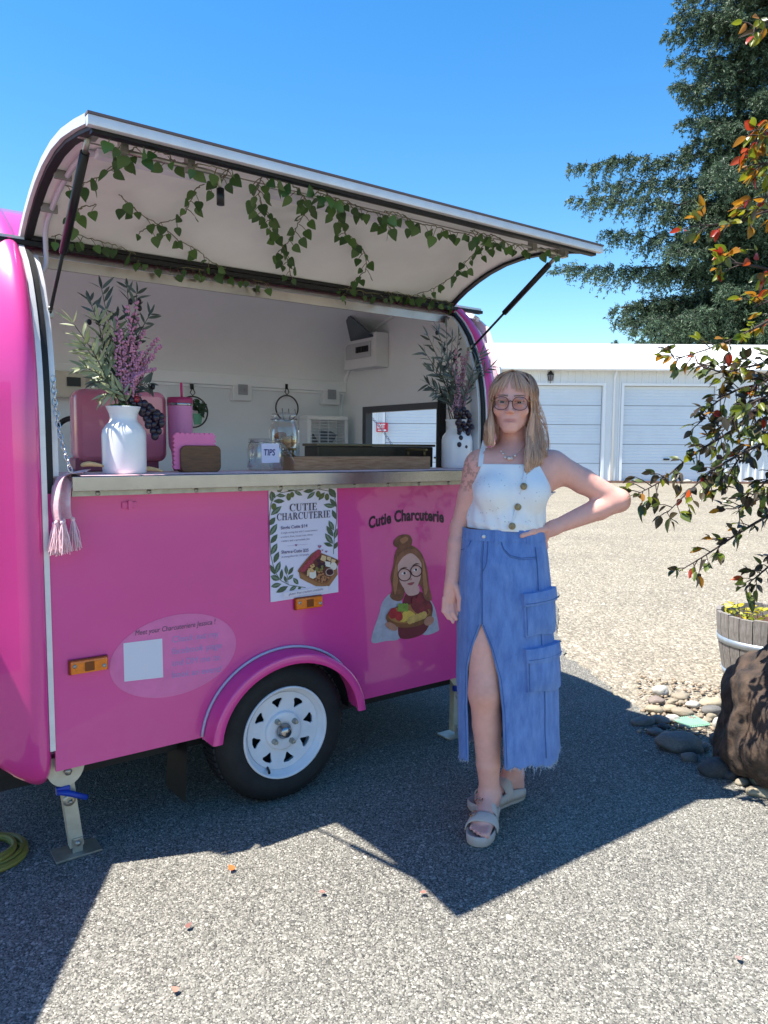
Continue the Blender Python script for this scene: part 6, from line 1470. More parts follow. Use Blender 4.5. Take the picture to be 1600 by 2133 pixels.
for (ya, yb, yc, nm) in ((1232, 1322, 1258, 0), (1345, 1436, 1372, 1)):
    pk_ = spatch('cargo_pocket', M_den, t0, t1, lambda s, yb=yb: Z(yb) + .006 * math.sin(s * 6) + (.012 * abs(s - .3) if yb > 1400 else .014 * s), lambda s, ya=ya: Z(ya + 8) + .01 * s, .010, 12, 8, SK, .012)
    spatch('pocket_flap', M_den, t0 - .03, t1 + .03, lambda s, yc=yc, nm=nm: Z(yc) + .012 * s - (.012 * (1 - abs(s * 2 - 1)) if nm else 0), lambda s, ya=ya: Z(ya) + .013 * s, .021, 12, 4, pk_, .004)
    for e in ((t0 + .03, t0 + .03), (t1 - .03, t1 - .03)): seam('pocket_stitch', [(e[0], Z(ya + 12) - (Z(ya + 12) - Z(yb - 5)) * i / 10) for i in range(11)], off=.014, r=.0012, par=pk_)
    seam('pocket_stitch', [(t0 + (t1 - t0) * i / 12, Z(yc - 6) + .012 * i / 12) for i in range(13)], off=.024, r=.0011, par=pk_)
b = MB()
for j in range(NT + 1):
    for q in range(3):
        if rs.random() < .75:
            p = rows[-1][j].lerp(rows[-1][min(j + 1, NT)], rs.random()); L = rs.uniform(.003, .013) if rs.random() < .93 else rs.uniform(.02, .045)
            b.tube([p + Vector((0, 0, .002)), p + Vector((rs.gauss(0, .002), rs.gauss(0, .002), -L * .5)), p + Vector((rs.gauss(0, .005), rs.gauss(0, .005), -L))], [.0008, .0007, .0004], 3, cap=False)
tag(b.build('frayed_hem', M_fray, SK), kind='stuff')

# --- sandals
M_eva = mat('beige foam sandal', '#c2b0a4', rough=.65, var=.06, vscale=12); M_buck = mat('rose gold buckle', '#b09080', rough=.25, metal=.9)
def sandal(fr, side, label):
    S = empty('sandal', ww(fp(fr, .1, 0, 0)), None, None); S.parent = PN; S.matrix_parent_inverse = wm(PN).inverted(); S['label'] = label
    def hwid(x): return float(np.interp(x, [-.012, -.006, .01, .04, .09, .15, .185, .215, .24, .252, .258], [.002, .018, .029, .034, .034, .045, .049, .046, .036, .022, .002]))
    xs = [-.012 + .27 * i / 40 for i in range(41)]; cyl_ = lambda x: side * .004 * math.sin(max(0, x) * 12)
    out = [(x, hwid(x) + cyl_(x)) for x in xs] + [(x, -hwid(x) + cyl_(x)) for x in xs[::-1]]
    def ringz(sc, z, dz=0): return [ww(fp(fr, .123 + (x - .123) * sc[0], y * sc[1], z + dz * max(0, (x - .2) / .06) ** 2)) for x, y in out]
    R0 = [ringz((.97, .92), .0, .004), ringz((1.0, 1.0), .006, .004), ringz((1.012, 1.03), .022, .004), ringz((1.01, 1.02), .036, .004), ringz((.985, .95), .038, .004), ringz((.965, .90), .030, .004), ringz((.5, .4), .027, .002), ringz((.02, .02), .027, 0)]
    b = MB(); b.grid([r + [r[0]] for r in R0]); b.poly(R0[0]); b.build('sole', M_eva, S)
    def band(x0, x1, h, nm):
        b = MB(); rows_ = []
        for i in range(9):
            x = x0 + (x1 - x0) * i / 8; w_ = hwid(x) + .005; r1, r2 = [], []
            for k in range(17):
                a = math.pi * k / 16; e = .004 * math.sin(math.pi * i / 8); hh = h * (1 - .22 * (i / 8)); y = w_ * math.copysign(abs(math.cos(a)) ** .75, math.cos(a)) + cyl_(x); zz = .026 + (hh - .026 + e) * math.sin(a) ** .8
                r1.append(ww(fp(fr, x - .010 * math.cos(a) * side, y, zz)))
            rows_.append(r1)
        b.grid(rows_); o = b.build(nm, M_eva, S); m_ = o.modifiers.new('thickness', 'SOLIDIFY'); m_.thickness = .005; m_.offset = 1; return o
    for (x0, x1, h) in ((.090, .130, .108), (.150, .186, .082)):
        o = band(x0, x1, h, 'strap'); xm = (x0 + x1) / 2; cpt = fp(fr, xm, -side * (hwid(xm) * .62), .026 + (h - .026) * .88); n_ = ww(cpt) - ww(fp(fr, xm, 0, .02)); n_.normalize(); q = n_.to_track_quat('Z', 'Y').to_matrix()
        pts = [ww(cpt) + n_ * .006 + q @ Vector((.015 * math.copysign(abs(math.cos(a)) ** .6, math.cos(a)), .013 * math.copysign(abs(math.sin(a)) ** .6, math.sin(a)), 0)) for a in [2 * math.pi * i / 20 for i in range(20)]]
        MB().tube(pts, .0024, 6, closed=True).build('buckle', M_buck, o)
    b = MB(); rr_ = []
    for i in range(9):
        x = .012 + .15 * i / 8; hh = .052 + .012 * math.sin(math.pi * i / 8); s_ = side
        rr_.append([ww(fp(fr, x, s_ * (hwid(x) + .002) + cyl_(x), .02)), ww(fp(fr, x, s_ * (hwid(x) + .005) + cyl_(x), .04)), ww(fp(fr, x, s_ * (hwid(x) + .002) + cyl_(x), hh))])
    b.grid(rr_); o = b.build('side_wing', M_eva, S); m_ = o.modifiers.new('thickness', 'SOLIDIFY'); m_.thickness = .006
sandal(f1, 1, 'front sandal'); sandal(f2, 1, 'rear sandal turned sideways')
# ------------------------------------------------------------------ white metal garages behind the yard
GD = 31.0
def gp(u, d, z): return FH * d + RH * u + Vector((0, 0, z))
def gu(px): return (px - 800) / CF * GD
M_sid = mat('white ribbed siding', '#d9dde0', rough=.5, var=.04, vscale=.8)
M_roofm = mat('white metal roof', '#e9ebec', rough=.45, var=.03, vscale=.5)
M_door = mat('white sectional door', '#ccd6e0', rough=.5, var=.03, vscale=1.2)
M_trimw = mat('white door trim', '#e4e7ea', rough=.45)
GA = empty('garage_building', gp(8, GD, 0), 'long white metal garage building with tall sectional doors', 'building')
def siding(u0, u1, z0, z1, d=GD):
    b = MB(); xs = [u0]; k = math.ceil(u0 / .305)
    while k * .305 < u1 - .05:
        c = k * .305
        if c > u0 + .05: xs += [c - .045, c - .025, c + .025, c + .045]
        k += 1
    xs.append(u1); off = [0] + [0, -.035, -.035, 0] * ((len(xs) - 2) // 4) + [0]
    b.grid([[gp(u, d + o, z) for u, o in zip(xs, off)] for z in (z0, z1)], smooth=False); return b
doors = [(gu(801), gu(1017)), (gu(1060), gu(1250)), (gu(1293), gu(1483))]
DZ, EZ = 4.02, 4.70
edges = [gu(200)] + [v for d in doors for v in d] + [gu(2300)]
for i in range(0, len(edges), 2): siding(edges[i], edges[i + 1], 0, DZ).build('siding', M_sid, GA)
siding(edges[0], edges[-1], DZ + .002, EZ).build('siding', M_sid, GA)
for (a, c) in doors:
    D = empty('garage_door', gp((a + c) / 2, GD + .1, 0)); D.parent = GA; D.matrix_parent_inverse = wm(GA).inverted()
    n = 5; h = DZ / n
    for k in range(n):
        b = MB(); z0, z1 = k * h + .004, (k + 1) * h - .018; d0 = GD + .14
        prof = [(z0, .03), (z0, 0)] + [v for j in range(1, 6) for v in ((z0 + (z1 - z0) * j / 6 - .02, 0), (z0 + (z1 - z0) * j / 6, .010), (z0 + (z1 - z0) * j / 6 + .02, 0))] + [(z1, 0), (z1, .03)]
        b.grid([[gp(u, d0 + o, z) for z, o in prof] for u in (a + .02, c - .02)], smooth=False); b.build('door_panel', M_door, D)
    b = MB(); b.grid([[gp(u, GD + .18, z) for z in (0, DZ)] for u in (a, c)]); b.build('door_backing', mat('dark gap', '#6c747c', rough=.7), D)
    MB().prism([gp((a + c) / 2 - .12, GD + .13, .95), gp((a + c) / 2 + .12, GD + .13, .95), gp((a + c) / 2 + .12, GD + .13, 1.02), gp((a + c) / 2 - .12, GD + .13, 1.02)], -FH * .05).build('door_handle', M_black, D)
    MB().prism([gp(a + .02, GD + .1, 0), gp(c - .02, GD + .1, 0), gp(c - .02, GD + .138, 0), gp(a + .02, GD + .138, 0)], (0, 0, .07)).build('door_seal', M_rub, D)
    for u0, u1 in ((a - .11, a), (c, c + .11)):
        b = MB(); P = [gp(u0, GD - .05, 0), gp(u1, GD - .05, 0), gp(u1, GD + .18, 0), gp(u0, GD + .18, 0)]; b.prism(P, (0, 0, DZ + .1)); b.build('door_jamb', M_trimw, D)
    b = MB(); P = [gp(a - .0, GD - .05, DZ), gp(c + .0, GD - .05, DZ), gp(c, GD + .18, DZ), gp(a, GD + .18, DZ)]; b.prism(P, (0, 0, .1)); b.build('door_head', M_trimw, D)
b = MB(); xs = []; u = edges[0]; 
while u < edges[-1]: xs += [u, u + .12, u + .145, u + .195, u + .22]; u += .305
of = [0, 0, .035, .035, 0] * (len(xs) // 5)
b.grid([[gp(u, GD - .4, EZ - .02 + o) for u, o in zip(xs, of)], [gp(u, GD + 6.5, 6.5 + o) for u, o in zip(xs, of)]], smooth=False); b.build('roof', M_roofm, GA)
b = MB(); b.grid([[gp(u, GD + 6.5, 6.52), gp(u, GD + 13.4, EZ)] for u in (edges[0], edges[-1])]); b.build('rear_roof', M_roofm, GA)
b = MB(); b.tube([gp(edges[0], GD + 6.5, 6.53), gp(edges[-1], GD + 6.5, 6.53)], .1, 8); b.build('ridge_cap', M_roofm, GA)
for u in (edges[0], edges[-1]):
    b = MB(); b.poly([gp(u, GD, 0), gp(u, GD, EZ), gp(u, GD + 6.5, 6.5), gp(u, GD + 13, EZ), gp(u, GD + 13, 0)]); b.build('gable_wall', M_sid, GA)
b = MB(); P = [gp(edges[0], GD - .15, -.01), gp(edges[-1], GD - .15, -.01), gp(edges[-1], GD - .01, -.01), gp(edges[0], GD - .01, -.01)]; b.prism(P, (0, 0, .09)); b.build('footing', mat('red brown footing', '#8a6a5a', rough=.9, var=.2, vscale=2), GA)
for u in (gu(1272), gu(1035)):
    MB().tube([gp(u, GD - .32, EZ - .06), gp(u, GD - .12, EZ - .35), gp(u, GD - .09, EZ - .5), gp(u, GD - .09, .12)], .045, 8).build('downspout', M_trimw, GA)
MB().tube([gp(edges[0], GD - .43, EZ - .05), gp(edges[-1], GD - .43, EZ - .05)], .06, 8).build('gutter', M_trimw, GA)
lp = hitd(1147, 785, GD - .1)
LA = empty('wall_lantern', lp, 'small black wall lantern above the gap between garage doors', 'lamp')
b = MB(); b.lathe([(.02, .27), (.04, .24), (.13, .12), (.15, .08), (.12, .07)], lp, 12); b.build('cap', M_black, LA)
b = MB(); b.lathe([(.11, .07), (.06, -.16), (.02, -.18), (.015, -.26), (.001, -.27)], lp, 8); b.build('lantern_body', mat('smoked lantern glass', '#6d7078', rough=.3), LA)
for k in range(4):
    q = math.pi / 4 + k * math.pi / 2; MB().tube([lp + Vector((.115 * math.cos(q), .115 * math.sin(q), .07)), lp + Vector((.065 * math.cos(q), .065 * math.sin(q), -.16))], .012, 5).build('lantern_bar', M_black, LA)
MB().tube([lp + Vector((0, 0, -.2)), lp + FH * .08 + Vector((0, 0, -.1)), lp + FH * .12 + Vector((0, 0, -.1))], .02, 6).build('bracket', M_black, LA)
# red exit sign on the wall between doors, seen through the trailer's end window
e0 = hitd(796, 890, GD - .06); EX = empty('exit_sign', e0, 'small red and white EXIT sign seen through the trailer window', 'sign')
def ep(u, v, o): return e0 + RH * u + Vector((0, 0, v)) - FH * o
MB().prism([ep(-.24, -.19, 0), ep(.24, -.19, 0), ep(.24, .19, 0), ep(-.24, .19, 0)], -FH * .01).build('board', mat('red sign', '#c8203c', rough=.5), EX)
b = MB(); text_into(b, 'EXIT', lambda u, v: ep(-.2 + u * .155, -.04 + v * .26, .014), 1., offset=.03); b.poly([ep(-.18, -.14, .014), ep(.1, -.14, .014), ep(.1, -.1, .014), ep(-.18, -.1, .014)]); b.poly([ep(.1, -.17, .014), ep(.19, -.12, .014), ep(.1, -.07, .014)]); b.build('lettering', mat('white sign print', '#f0eef0', rough=.5), EX)

# ------------------------------------------------------------------ conifers
def blades_mesh(name, C, D, S, tint, m, width=.24, n3=None):
    """many small needle sprays: narrow quads at C, pointing along D, length S"""
    n = len(C); rng = np.random.default_rng(3)
    D = D / np.linalg.norm(D, axis=1, keepdims=True); r = rng.normal(size=(n, 3)); W = np.cross(D, r); W /= np.linalg.norm(W, axis=1, keepdims=True)
    S = S[:, None]; V = np.stack([C, C + D * S * .45 + W * S * width * .5, C + D * S, C + D * S * .45 - W * S * width * .5], 1).reshape(-1, 3)
    me = bpy.data.meshes.new(name); me.vertices.add(n * 4); me.vertices.foreach_set('co', V.astype(np.float32).ravel())
    me.loops.add(n * 4); me.loops.foreach_set('vertex_index', np.arange(n * 4, dtype=np.int32)); me.polygons.add(n); me.polygons.foreach_set('loop_start', (np.arange(n) * 4).astype(np.int32)); me.update(calc_edges=True)
    at_ = me.attributes.new('tint', 'FLOAT', 'POINT'); at_.data.foreach_set('value', np.repeat(tint, 4).astype(np.float32)); me.materials.append(m); return me
M_fir = leafmat('fir needles', '#121f17', '#5c7656', rough=.6, trl=.2, attr='tint'); M_bark = mat('fir bark', '#2c241e', rough=.9, var=.3, vscale=3)
azL = math.atan2(-RH.y, -RH.x)
def conifer(name, base, height, limbs, label, seed, tuft=.21, dens=1.):
    rg = np.random.default_rng(seed); Tn = empty(name, base, label, 'tree'); base = np.array(base)
    tk = MB(); tk.tube([base + np.array([0, 0, height * t]) for t in (0, .25, .5, .75, 1)], [height * .018 * (1 - t) + .05 for t in (0, .25, .5, .75, 1)], 8); tk.build('trunk', M_bark, Tn)
    C, D, S, TI = [], [], [], []; lb = MB()
    for (z, az, L, droop) in limbs:
        dirh = np.array([math.cos(az), math.sin(az), 0]); side = np.array([-math.sin(az), math.cos(az), 0]); root = base + np.array([0, 0, z])
        n = max(5, int(L / .38)); prev = []
        for i in range(n + 1):
            t = i / n; prev.append(root + dirh * L * t + np.array([0, 0, L * (.10 * t - droop * t * t * 1.1 + droop * .35 * t ** 4)]) + rg.normal(0, .11, 3))
        lb.tube(prev, [.08 * (1 - i / n) * min(1, L / 6) + .012 for i in range(n + 1)], 5, cap=False)
        for i in range(1, n + 1):
            t = i / n
            for rep in range(8 if math.cos(az - azL) > -.15 else 3):
                s = rg.choice((-1, 1)); tl = (1.35 * (1 - t) ** .6 + .42) * rg.uniform(.5, 1.15) * min(1, L / 7 + .25)
                d0 = dirh * rg.uniform(.15, .8) + side * s * rg.uniform(.1, .9) + np.array([0, 0, rg.uniform(-.95, .1)]); d0 /= np.linalg.norm(d0)
                m_ = max(4, int(tl / .10 * dens)); f = (np.arange(m_) + rg.random(m_)) / m_
                p = prev[i] + rg.normal(0, .1, 3) + d0 * (tl * f)[:, None] + np.array([0, 0, -.45 * tl]) * (f * f)[:, None] + rg.normal(0, .045, (m_, 3))
                for q in range(6):
                    C.append(p); D.append(d0 * rg.uniform(.3, .9, (m_, 1)) + rg.normal(0, .6, (m_, 3)) + np.array([0, 0, -.3])); S.append(tuft * rg.uniform(.55, 1.3, m_)); TI.append(np.clip(rg.normal(.40, .2, m_) + .3 * (f - .4), 0, 1))
    C, D, S, TI = np.concatenate(C), np.concatenate(D), np.concatenate(S), np.concatenate(TI)
    tag(lb.build('limbs', M_bark, Tn), kind='stuff')
    o = link('crown', blades_mesh('crown', np.array(C), np.array(D), np.array(S), np.array(TI), M_fir), Tn); return o
TD = 44.0; tb = hitd(1594, 900, TD); base = (tb.x, tb.y, 0.)
azL = math.atan2(-RH.y, -RH.x)
limbs = []; rgl = random.Random(5)
for (tx, ty) in ((1385, 8), (1365, 55), (1350, 92), (1392, 118), (1410, 165), (1366, 213), (1405, 262), (1440, 300), (1198, 340), (1238, 388), (1182, 462), (1240, 525), (1160, 595), (1290, 640), (1312, 678), (1300, 705), (1420, 200), (1420, 430), (1400, 560)):
    tip = hitd(tx, ty, TD); L = (1594 - tx) / CF * TD; droop = .12
    limbs.append((tip.z + L * .05, azL + rgl.uniform(-.22, .22), L * 1.02, droop + rgl.uniform(-.03, .04)))
for i in range(120):
    z = 5 + 31 * rgl.random(); Lm = np.interp(z, [4, 9, 14, 20, 26, 36], [8.5, 11, 11, 7.0, 7.0, 1.0]); limbs.append((z, azL + rgl.uniform(.35, 5.9) if rgl.random() < .72 else azL + rgl.uniform(-.6, .6), Lm * rgl.uniform(.45, .8), .12 + rgl.uniform(-.04, .06)))
conifer('fir_tree', base, 37, limbs, 'huge dark fir tree towering behind the garages at the right', 21)
for i, (px, py, dpt, l) in enumerate(((1262, 722, 70, 'tiny conifer tip furthest left above the garage roof'), (1292, 716, 66, 'small pointed conifer tip above the garage roof'), (1340, 708, 62, 'low conifer top left of the huge fir'), (1378, 700, 60, 'bushy conifer top beside the huge fir'))):
    tip = hitd(px, py, dpt); b0 = (tip.x, tip.y, 0.); lm = []; rq = random.Random(i)
    for k in range(34):
        z = tip.z * (.55 + .44 * k / 34); lm.append((z, rq.random() * 6.28, max(.4, (tip.z - z) * .38 + .3), .1))
    conifer('small_conifer', b0, tip.z, lm, l, 40 + i, .26, .5)
# ------------------------------------------------------------------ barrel planter, boulder, river stones, shrub, small leaves
M_oak = mat('weathered oak', '#918b85', rough=.85, var=.3, vscale=12, base2='#666059', stretch=(14, 14, 1.5), bump=.3, bscale=30)
M_hoop = mat('galvanised hoop', '#aab4bd', rough=.45, metal=.7, var=.12, vscale=12)
bc = hitd(1602, 1420, 4.45); bc = Vector((bc.x, bc.y, -.012)); BR = empty('barrel_planter', bc, 'weathered half barrel planter with grey metal hoops behind the boulder', 'planter')
BH, RT, RB = .42, .315, .255; NS = 24
def brad(t): return RB + (RT - RB) * (1 - (1 - t) ** 1.6)
sv = MB(); rows_o = []; da = math.pi / NS * .93
for i in range(6):
    t = i / 5; r = brad(t); sv_r = [(r * math.cos(a), r * math.sin(a), BH * t) for a in (-da, 0, da)] + [((r - .026) * math.cos(a), (r - .026) * math.sin(a), BH * t) for a in (da, -da)]; rows_o.append(sv_r + [sv_r[0]])
sv.grid(rows_o, smooth=False); sv.poly(rows_o[-1][:-1]); sme = sv.mesh('stave'); sme.materials.append(M_oak)
for k in range(NS): link('stave', sme, BR, Matrix.Translation(bc) @ Matrix.Rotation(2 * math.pi * k / NS, 4, 'Z') @ Matrix.Diagonal((1, 1, 1 + R_.uniform(-.012, .012), 1)))
for z0, z1 in ((.03, .07), (.235, .275)):
    MB().lathe([(brad(z0 / BH) + .001, z0), (brad(z0 / BH) + .0045, z0), (brad(z1 / BH) + .0045, z1), (brad(z1 / BH) + .001, z1)], bc, 48).build('hoop', M_hoop, BR)
b = MB(); rg = random.Random(4); rows = []
for i in range(9):
    r = .285 * i / 8; rows.append([bc + Vector((r * math.cos(a), r * math.sin(a), BH - .075 + .012 * mnoise.noise(Vector((r * 20, a * 3, 1))))) for a in [2 * math.pi * j / 30 for j in range(31)]])
b.grid(rows); b.build('soil', mat('dry potting soil', '#4a3524', rough=.95, var=.4, vscale=50, bump=1., bscale=80), BR)
YP = empty('yellowing_plant', bc + Vector((-.1, 0, BH - .07)), 'yellow green leafy plant growing in the half barrel', 'plant')
LY = leaf_mesh('leaf', leafmat('yellowing leaf', '#c9b52c', '#7f9030', trl=.35), W=.55, L=1.)
for k in range(60):
    a = rg.random() * 6.28; c = bc + (-RH) * rg.uniform(.06, .25) + FH * rg.uniform(-.12, .16) + Vector((0, 0, BH - .06)); q = c + Vector((rg.gauss(0, .02), rg.gauss(0, .02), rg.uniform(.02, .10))); link('leaf', LY, YP, frame(q, Vector((math.cos(a), math.sin(a), rg.uniform(-.2, .7))), Vector((0, 0, 1)), rg.gauss(0, .5), rg.uniform(.03, .055)))
b = MB()
for k in range(16):
    c = bc + (-RH) * rg.uniform(.05, .24) + FH * rg.uniform(-.12, .15) + Vector((0, 0, BH - .08)); b.tube([c, c + Vector((rg.gauss(0, .03), rg.gauss(0, .03), rg.uniform(.06, .14)))], .002, 4)
b.build('stems', M_stem, YP)
DP = empty('dry_plant', bc + Vector((.05, 0, BH - .07)), 'dried brown plant remains in the half barrel', 'plant'); LD = leaf_mesh('leaf', leafmat('dry leaf', '#8a5a34', '#5c3a24', trl=.2), W=.4)
for k in range(40):
    a = rg.random() * 6.28; c = bc + RH * rg.uniform(-.06, .2) + FH * rg.uniform(-.2, .12) + Vector((0, 0, BH - .06 + rg.uniform(0, .06))); link('leaf', LD, DP, frame(c, Vector((math.cos(a), math.sin(a), rg.uniform(-.1, .6))), Vector((0, 0, 1)), rg.gauss(0, .8), rg.uniform(.025, .05)))

def rock_mesh(name, seed, sub=3, rough=.22, fine=.05):
    bm = bmesh.new(); bmesh.ops.create_icosphere(bm, subdivisions=sub, radius=1); o = Vector((seed * 3.7, seed * 1.3, seed * 2.1))
    for v in bm.verts:
        n = v.co.normalized(); v.co = n * (1 + rough * mnoise.noise(n * 1.3 + o) + rough * .4 * mnoise.noise(n * 3 + o) + fine * mnoise.noise(n * 9 + o))
    for f in bm.faces: f.smooth = True
    me = bpy.data.meshes.new(name); bm.to_mesh(me); bm.free(); return me
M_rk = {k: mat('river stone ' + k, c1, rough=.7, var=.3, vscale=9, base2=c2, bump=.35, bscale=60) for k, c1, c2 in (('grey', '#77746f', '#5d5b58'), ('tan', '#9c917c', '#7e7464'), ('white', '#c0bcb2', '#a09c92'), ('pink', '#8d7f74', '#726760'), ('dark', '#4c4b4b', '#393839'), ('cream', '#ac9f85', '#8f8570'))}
bo = hitd(1668, 1600, 3.02); BO = rock_mesh('boulder', 5, 6, .3, .028)
BO.materials.append(mat('brown pitted boulder', '#584638', rough=.85, var=.5, vscale=6, base2='#26211f', bump=1., bscale=25, detail=8))
o = link('boulder', BO, None, Matrix.Translation((bo.x, bo.y, .24)) @ Matrix.Rotation(.5, 4, 'Z') @ Matrix.Diagonal((.30, .36, .40, 1)))
tag(o, 'large rough brown boulder at the right edge', 'boulder')
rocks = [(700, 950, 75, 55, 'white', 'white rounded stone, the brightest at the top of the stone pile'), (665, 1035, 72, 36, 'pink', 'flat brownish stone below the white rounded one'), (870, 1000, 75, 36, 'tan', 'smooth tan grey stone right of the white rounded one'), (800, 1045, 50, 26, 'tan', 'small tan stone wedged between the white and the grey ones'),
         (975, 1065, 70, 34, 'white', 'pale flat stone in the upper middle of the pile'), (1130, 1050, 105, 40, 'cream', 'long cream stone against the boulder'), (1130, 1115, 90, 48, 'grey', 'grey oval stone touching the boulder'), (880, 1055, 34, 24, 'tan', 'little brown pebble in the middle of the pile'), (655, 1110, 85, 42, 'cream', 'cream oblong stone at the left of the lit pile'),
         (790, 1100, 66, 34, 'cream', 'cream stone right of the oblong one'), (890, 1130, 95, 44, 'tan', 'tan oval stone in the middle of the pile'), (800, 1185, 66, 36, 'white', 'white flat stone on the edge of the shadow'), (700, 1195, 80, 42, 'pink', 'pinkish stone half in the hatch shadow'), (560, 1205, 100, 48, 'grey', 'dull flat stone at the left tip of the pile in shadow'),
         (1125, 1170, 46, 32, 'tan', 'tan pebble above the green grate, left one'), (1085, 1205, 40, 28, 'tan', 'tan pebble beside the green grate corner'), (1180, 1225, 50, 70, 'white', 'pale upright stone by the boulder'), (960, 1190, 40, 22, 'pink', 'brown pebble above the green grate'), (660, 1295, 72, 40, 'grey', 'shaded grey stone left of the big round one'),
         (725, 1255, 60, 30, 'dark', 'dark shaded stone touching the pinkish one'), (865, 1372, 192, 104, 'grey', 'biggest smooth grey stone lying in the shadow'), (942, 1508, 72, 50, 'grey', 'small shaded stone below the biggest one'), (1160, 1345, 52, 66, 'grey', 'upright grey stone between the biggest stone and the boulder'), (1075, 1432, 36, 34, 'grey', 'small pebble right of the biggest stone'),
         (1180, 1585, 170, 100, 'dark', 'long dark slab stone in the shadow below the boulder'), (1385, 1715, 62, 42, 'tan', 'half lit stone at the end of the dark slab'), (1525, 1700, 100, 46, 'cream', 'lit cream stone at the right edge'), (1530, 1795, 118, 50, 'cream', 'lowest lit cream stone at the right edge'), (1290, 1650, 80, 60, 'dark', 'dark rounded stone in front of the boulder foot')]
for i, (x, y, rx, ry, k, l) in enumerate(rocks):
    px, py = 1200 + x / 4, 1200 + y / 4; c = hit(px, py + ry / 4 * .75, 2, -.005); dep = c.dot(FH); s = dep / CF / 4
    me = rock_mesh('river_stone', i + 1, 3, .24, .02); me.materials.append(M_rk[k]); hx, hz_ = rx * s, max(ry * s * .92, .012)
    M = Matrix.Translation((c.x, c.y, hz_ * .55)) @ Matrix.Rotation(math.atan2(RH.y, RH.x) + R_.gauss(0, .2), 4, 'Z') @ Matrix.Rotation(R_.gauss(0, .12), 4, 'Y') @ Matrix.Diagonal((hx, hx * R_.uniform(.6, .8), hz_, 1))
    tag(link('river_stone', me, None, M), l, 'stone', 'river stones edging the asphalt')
# many small pebbles between them
rng = random.Random(12); b = MB()
for i in range(420):
    px = 1330 + rng.random() * 240; py = 1400 + rng.random() * 130 + (px - 1330) * .18; c = hit(px, py, 2, 0); r = rng.uniform(.006, .016); b.ball((c.x, c.y, r * .3), (r, r * rng.uniform(.6, 1), r * .6), 6, 4)
tag(tag(b.build('pebbles', mat('mixed pebbles', '#a6977f', rough=.8, var=.45, vscale=30, base2='#7c6a5a')), 'small mixed pebbles between the river stones', 'pebbles'), kind='stuff')
# green plastic grate lying among the stones
gc = hit(1438, 1507, 2, 0); GR = empty('plastic_grate', (gc.x, gc.y, 0), 'pale green plastic grate among the stones', 'grate'); M_gr = mat('green plastic grate', '#93bfa6', rough=.5)
ga = math.atan2(RH.y, RH.x) + .3
for k in range(12): MB().box((gc.x + math.cos(ga) * (k - 5.5) * .0125, gc.y + math.sin(ga) * (k - 5.5) * .0125, .012), (.0042, .12, .006), Matrix.Rotation(ga, 3, 'Z')).build('slat', M_gr, GR)
for s in (-.06, 0, .06): MB().box((gc.x - math.sin(ga) * s, gc.y + math.cos(ga) * s, .007), (.14, .007, .0055), Matrix.Rotation(ga, 3, 'Z')).build('crossbar', M_gr, GR)
# fallen leaves
for i, (px, py, c, l) in enumerate(((485, 1812, '#c8642c', 'orange fallen leaf at the edge of the hatch shadow'), (676, 1856, '#b0766a', 'small pinkish fallen leaf on the lit asphalt below the wheel'), (877, 1857, '#a8685c', 'small reddish fallen leaf left of the shadow tip'), (388, 1932, '#7a5048', 'curled brown fallen leaf on the lit asphalt'), (370, 2064, '#a87a68', 'pale brown fallen leaf near the bottom of the yard'), (1538, 1992, '#b88078', 'pinkish fallen leaf at the lower right'))):
    me = ivy_leaf().mesh('fallen_leaf'); me.materials.append(mat('fallen ' + c, c, rough=.7, var=.15, vscale=60)); p = hit(px, py, 2, .012)
    o = link('fallen_leaf', me, None, Matrix.Translation(p) @ Matrix.Rotation(i * 1.7, 4, 'Z') @ Matrix.Rotation(.25, 4, 'X') @ Matrix.Scale((.021 if i else .028), 4)); tag(o, l, 'leaf', 'fallen leaves on the asphalt')

# red-leaved shrub reaching in from the right
SH = empty('plum_tree', hitd(1950, 1500, 3.4).to_2d().to_3d(), 'ornamental plum tree with red, amber and dark green leaves reaching in from the right', 'tree')
def ovate(n=7):
    b = MB(); rows = []
    for i in range(n):
        t = i / (n - 1); w = .27 * math.sin(math.pi * min(1, t ** .75)) ** .85 if 0 < t < 1 else .012; z = -.16 * t * t
        rows.append([(-w, t, z + .10 * w * 3), (-w * .5, t, z + .03), (0, t, z), (w * .5, t, z + .03), (w, t, z + .10 * w * 3)])
    b.grid(rows); return b
LFS = []
for nm, c1, c2, tr in (('red', '#9c3020', '#b8501e', .45), ('amber', '#b07c20', '#8f6024', .5), ('yellowgreen', '#8f8c1e', '#5f7420', .5), ('green', '#3c4a2a', '#5f6a34', .3), ('dark', '#3a2c24', '#46402c', .25)):
    me = ovate().mesh('leaf'); me.materials.append(leafmat('plum leaf ' + nm, c1, c2, rough=.32, trl=tr)); LFS.append(me)
trunk0 = hitd(1950, 1500, 3.4); trunk0 = Vector((trunk0.x, trunk0.y, -.01)); t1 = trunk0 + Vector((-.05, .0, 1.3)); t2 = trunk0 + Vector((-.1, 0, 2.4))
MB().tube(cr([trunk0, t1, t2], 6), [.045 - .002 * i for i in range(13)], 10).build('trunk', mat('plum bark', '#3a2e2a', rough=.8, var=.3, vscale=20), SH)
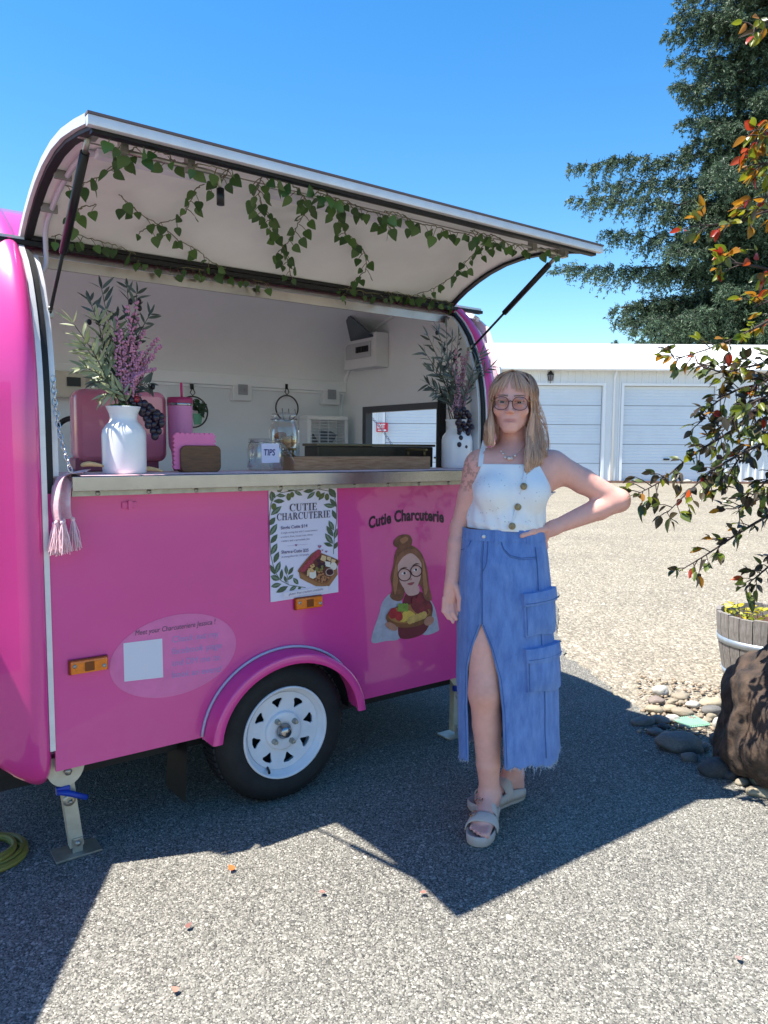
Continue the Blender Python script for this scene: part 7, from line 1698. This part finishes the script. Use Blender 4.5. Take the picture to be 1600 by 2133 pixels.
BRN = [[(1700, 560, 3.0), (1640, 640, 2.9), (1560, 690, 2.8), (1480, 725, 2.75), (1405, 748, 2.7)], [(1720, 500, 2.7), (1620, 440, 2.6), (1540, 462, 2.55), (1455, 470, 2.5)], [(1720, 620, 2.7), (1610, 565, 2.6), (1530, 548, 2.55), (1500, 545, 2.5)], [(1720, 790, 3.1), (1600, 850, 3.0), (1520, 900, 2.9), (1440, 950, 2.85), (1380, 1000, 2.8), (1330, 1028, 2.75)],
       [(1740, 880, 3.0), (1600, 920, 2.9), (1500, 970, 2.8), (1450, 1010, 2.75), (1390, 1068, 2.7)], [(1720, 740, 3.0), (1580, 760, 2.9), (1510, 775, 2.85), (1475, 765, 2.8)], [(1740, 1010, 3.0), (1610, 1070, 2.9), (1540, 1110, 2.85), (1480, 1150, 2.8), (1415, 1190, 2.75)], [(1720, 40, 2.4), (1620, 40, 2.4), (1570, 55, 2.4)], [(1720, 250, 2.45), (1600, 275, 2.4), (1578, 285, 2.4)], [(1720, 330, 2.5), (1610, 338, 2.45), (1585, 342, 2.45)],
       [(1720, 690, 2.95), (1600, 790, 2.85), (1540, 810, 2.8), (1490, 840, 2.8), (1462, 878, 2.75)], [(1730, 830, 3.1), (1620, 880, 3.05), (1560, 930, 3.0), (1520, 985, 2.95), (1500, 1020, 2.95)], [(1730, 940, 3.1), (1640, 990, 3.0), (1580, 1040, 3.0), (1530, 1060, 2.95)], [(1740, 1100, 3.0), (1640, 1150, 2.95), (1590, 1190, 2.9), (1560, 1215, 2.9)], [(1730, 560, 2.8), (1640, 610, 2.7), (1570, 640, 2.65)], [(1740, 420, 2.6), (1650, 400, 2.55), (1590, 410, 2.5)], [(1720, 820, 2.8), (1620, 820, 2.75), (1550, 850, 2.7), (1500, 905, 2.7)], [(1740, 900, 2.8), (1660, 960, 2.75), (1600, 1000, 2.7), (1570, 1030, 2.7)], [(1730, 720, 2.8), (1650, 770, 2.8), (1600, 800, 2.75), (1560, 900, 2.7)]]
rg = random.Random(31); nleaf = 0; LL = []; hi_ = lambda y: 0 if 740 < y < 1000 else 1
bw = MB()
for bi, br_ in enumerate(BRN):
    pts = [hitd(*p) for p in br_]; k0 = t1.lerp(t2, min(1, max(0, (pts[0].z - 1.3) / 1.1))); k0 = Vector((k0.x, k0.y, min(max(pts[0].z - .15, .7), 2.35)))
    C = cr([k0] + pts, 8); L = len(C); MB().tube(C, [.007 * (1 - i / L) + .0015 for i in range(L)], 6).build('branch', mat('plum bark', '#3a2e2a'), SH)
    ex = 0
    for i in range(3, L):
        p = C[i]; t = (C[i] - C[i - 1]).normalized(); pyy = br_[0][1] + (br_[-1][1] - br_[0][1]) * (i / L)
        # side twig with a cluster of leaves
        for rep in range(rg.choice((1, 1, 2)) if hi_(pyy) < 1 else (1 if rg.random() < (.85 if pyy < 735 else .8) else 0)):
            sd_ = Vector((rg.gauss(0, 1), rg.gauss(0, 1), rg.gauss(0, .8))); sd_ = (sd_ - t * sd_.dot(t)).normalized(); tl = rg.uniform(.025, .085); q = p + (sd_ * .8 + t * .6).normalized() * tl
            bw.tube([p, p.lerp(q, .5) + Vector((0, 0, .004)), q], [.0022, .0018, .0012], 4, cap=False)
            for n_ in range(rg.choice((2, 3, 3, 4))):
                d = (t * rg.uniform(.2, 1) + sd_ * rg.uniform(.3, 1) + Vector((rg.gauss(0, .45), rg.gauss(0, .45), rg.gauss(-.25, .45)))).normalized()
                hi = pyy < 735
                me = rg.choices(LFS, weights=(2, 4, 5, 2.0, .6) if hi else (.12, .6, 1.4, 4, 5))[0]
                LL.append((me, frame(p.lerp(q, rg.uniform(.4, 1)), d, Vector((rg.gauss(0, .5), rg.gauss(0, .5), 1)), rg.gauss(0, .5), rg.uniform(.032, .054))))
tag(bw.build('twigs', mat('plum bark', '#3a2e2a'), SH), kind='stuff')
# the 290 leaves that show largest are parts of their own, the others one part
def seen(M):
    d = M.translation - CAM; z = d.dot(_F); x = 800 + CF * d.dot(_R) / z; y = 1066.5 - CF * d.dot(_U) / z; return (x < 1600 and 0 < y < 2133, M.to_scale().x / z)
LL.sort(key=lambda a: seen(a[1]), reverse=True)
for me, M in LL[:290]: link('leaf', me, SH, M)
for me0 in LFS:
    b = MB()
    for me, M in LL[290:]:
        if me is me0: b.add([M @ v.co for v in me.vertices], [tuple(p.vertices) for p in me.polygons], True)
    if b.v: tag(b.build('leaf_mass', me0.materials[0], SH, normals=False), kind='stuff')
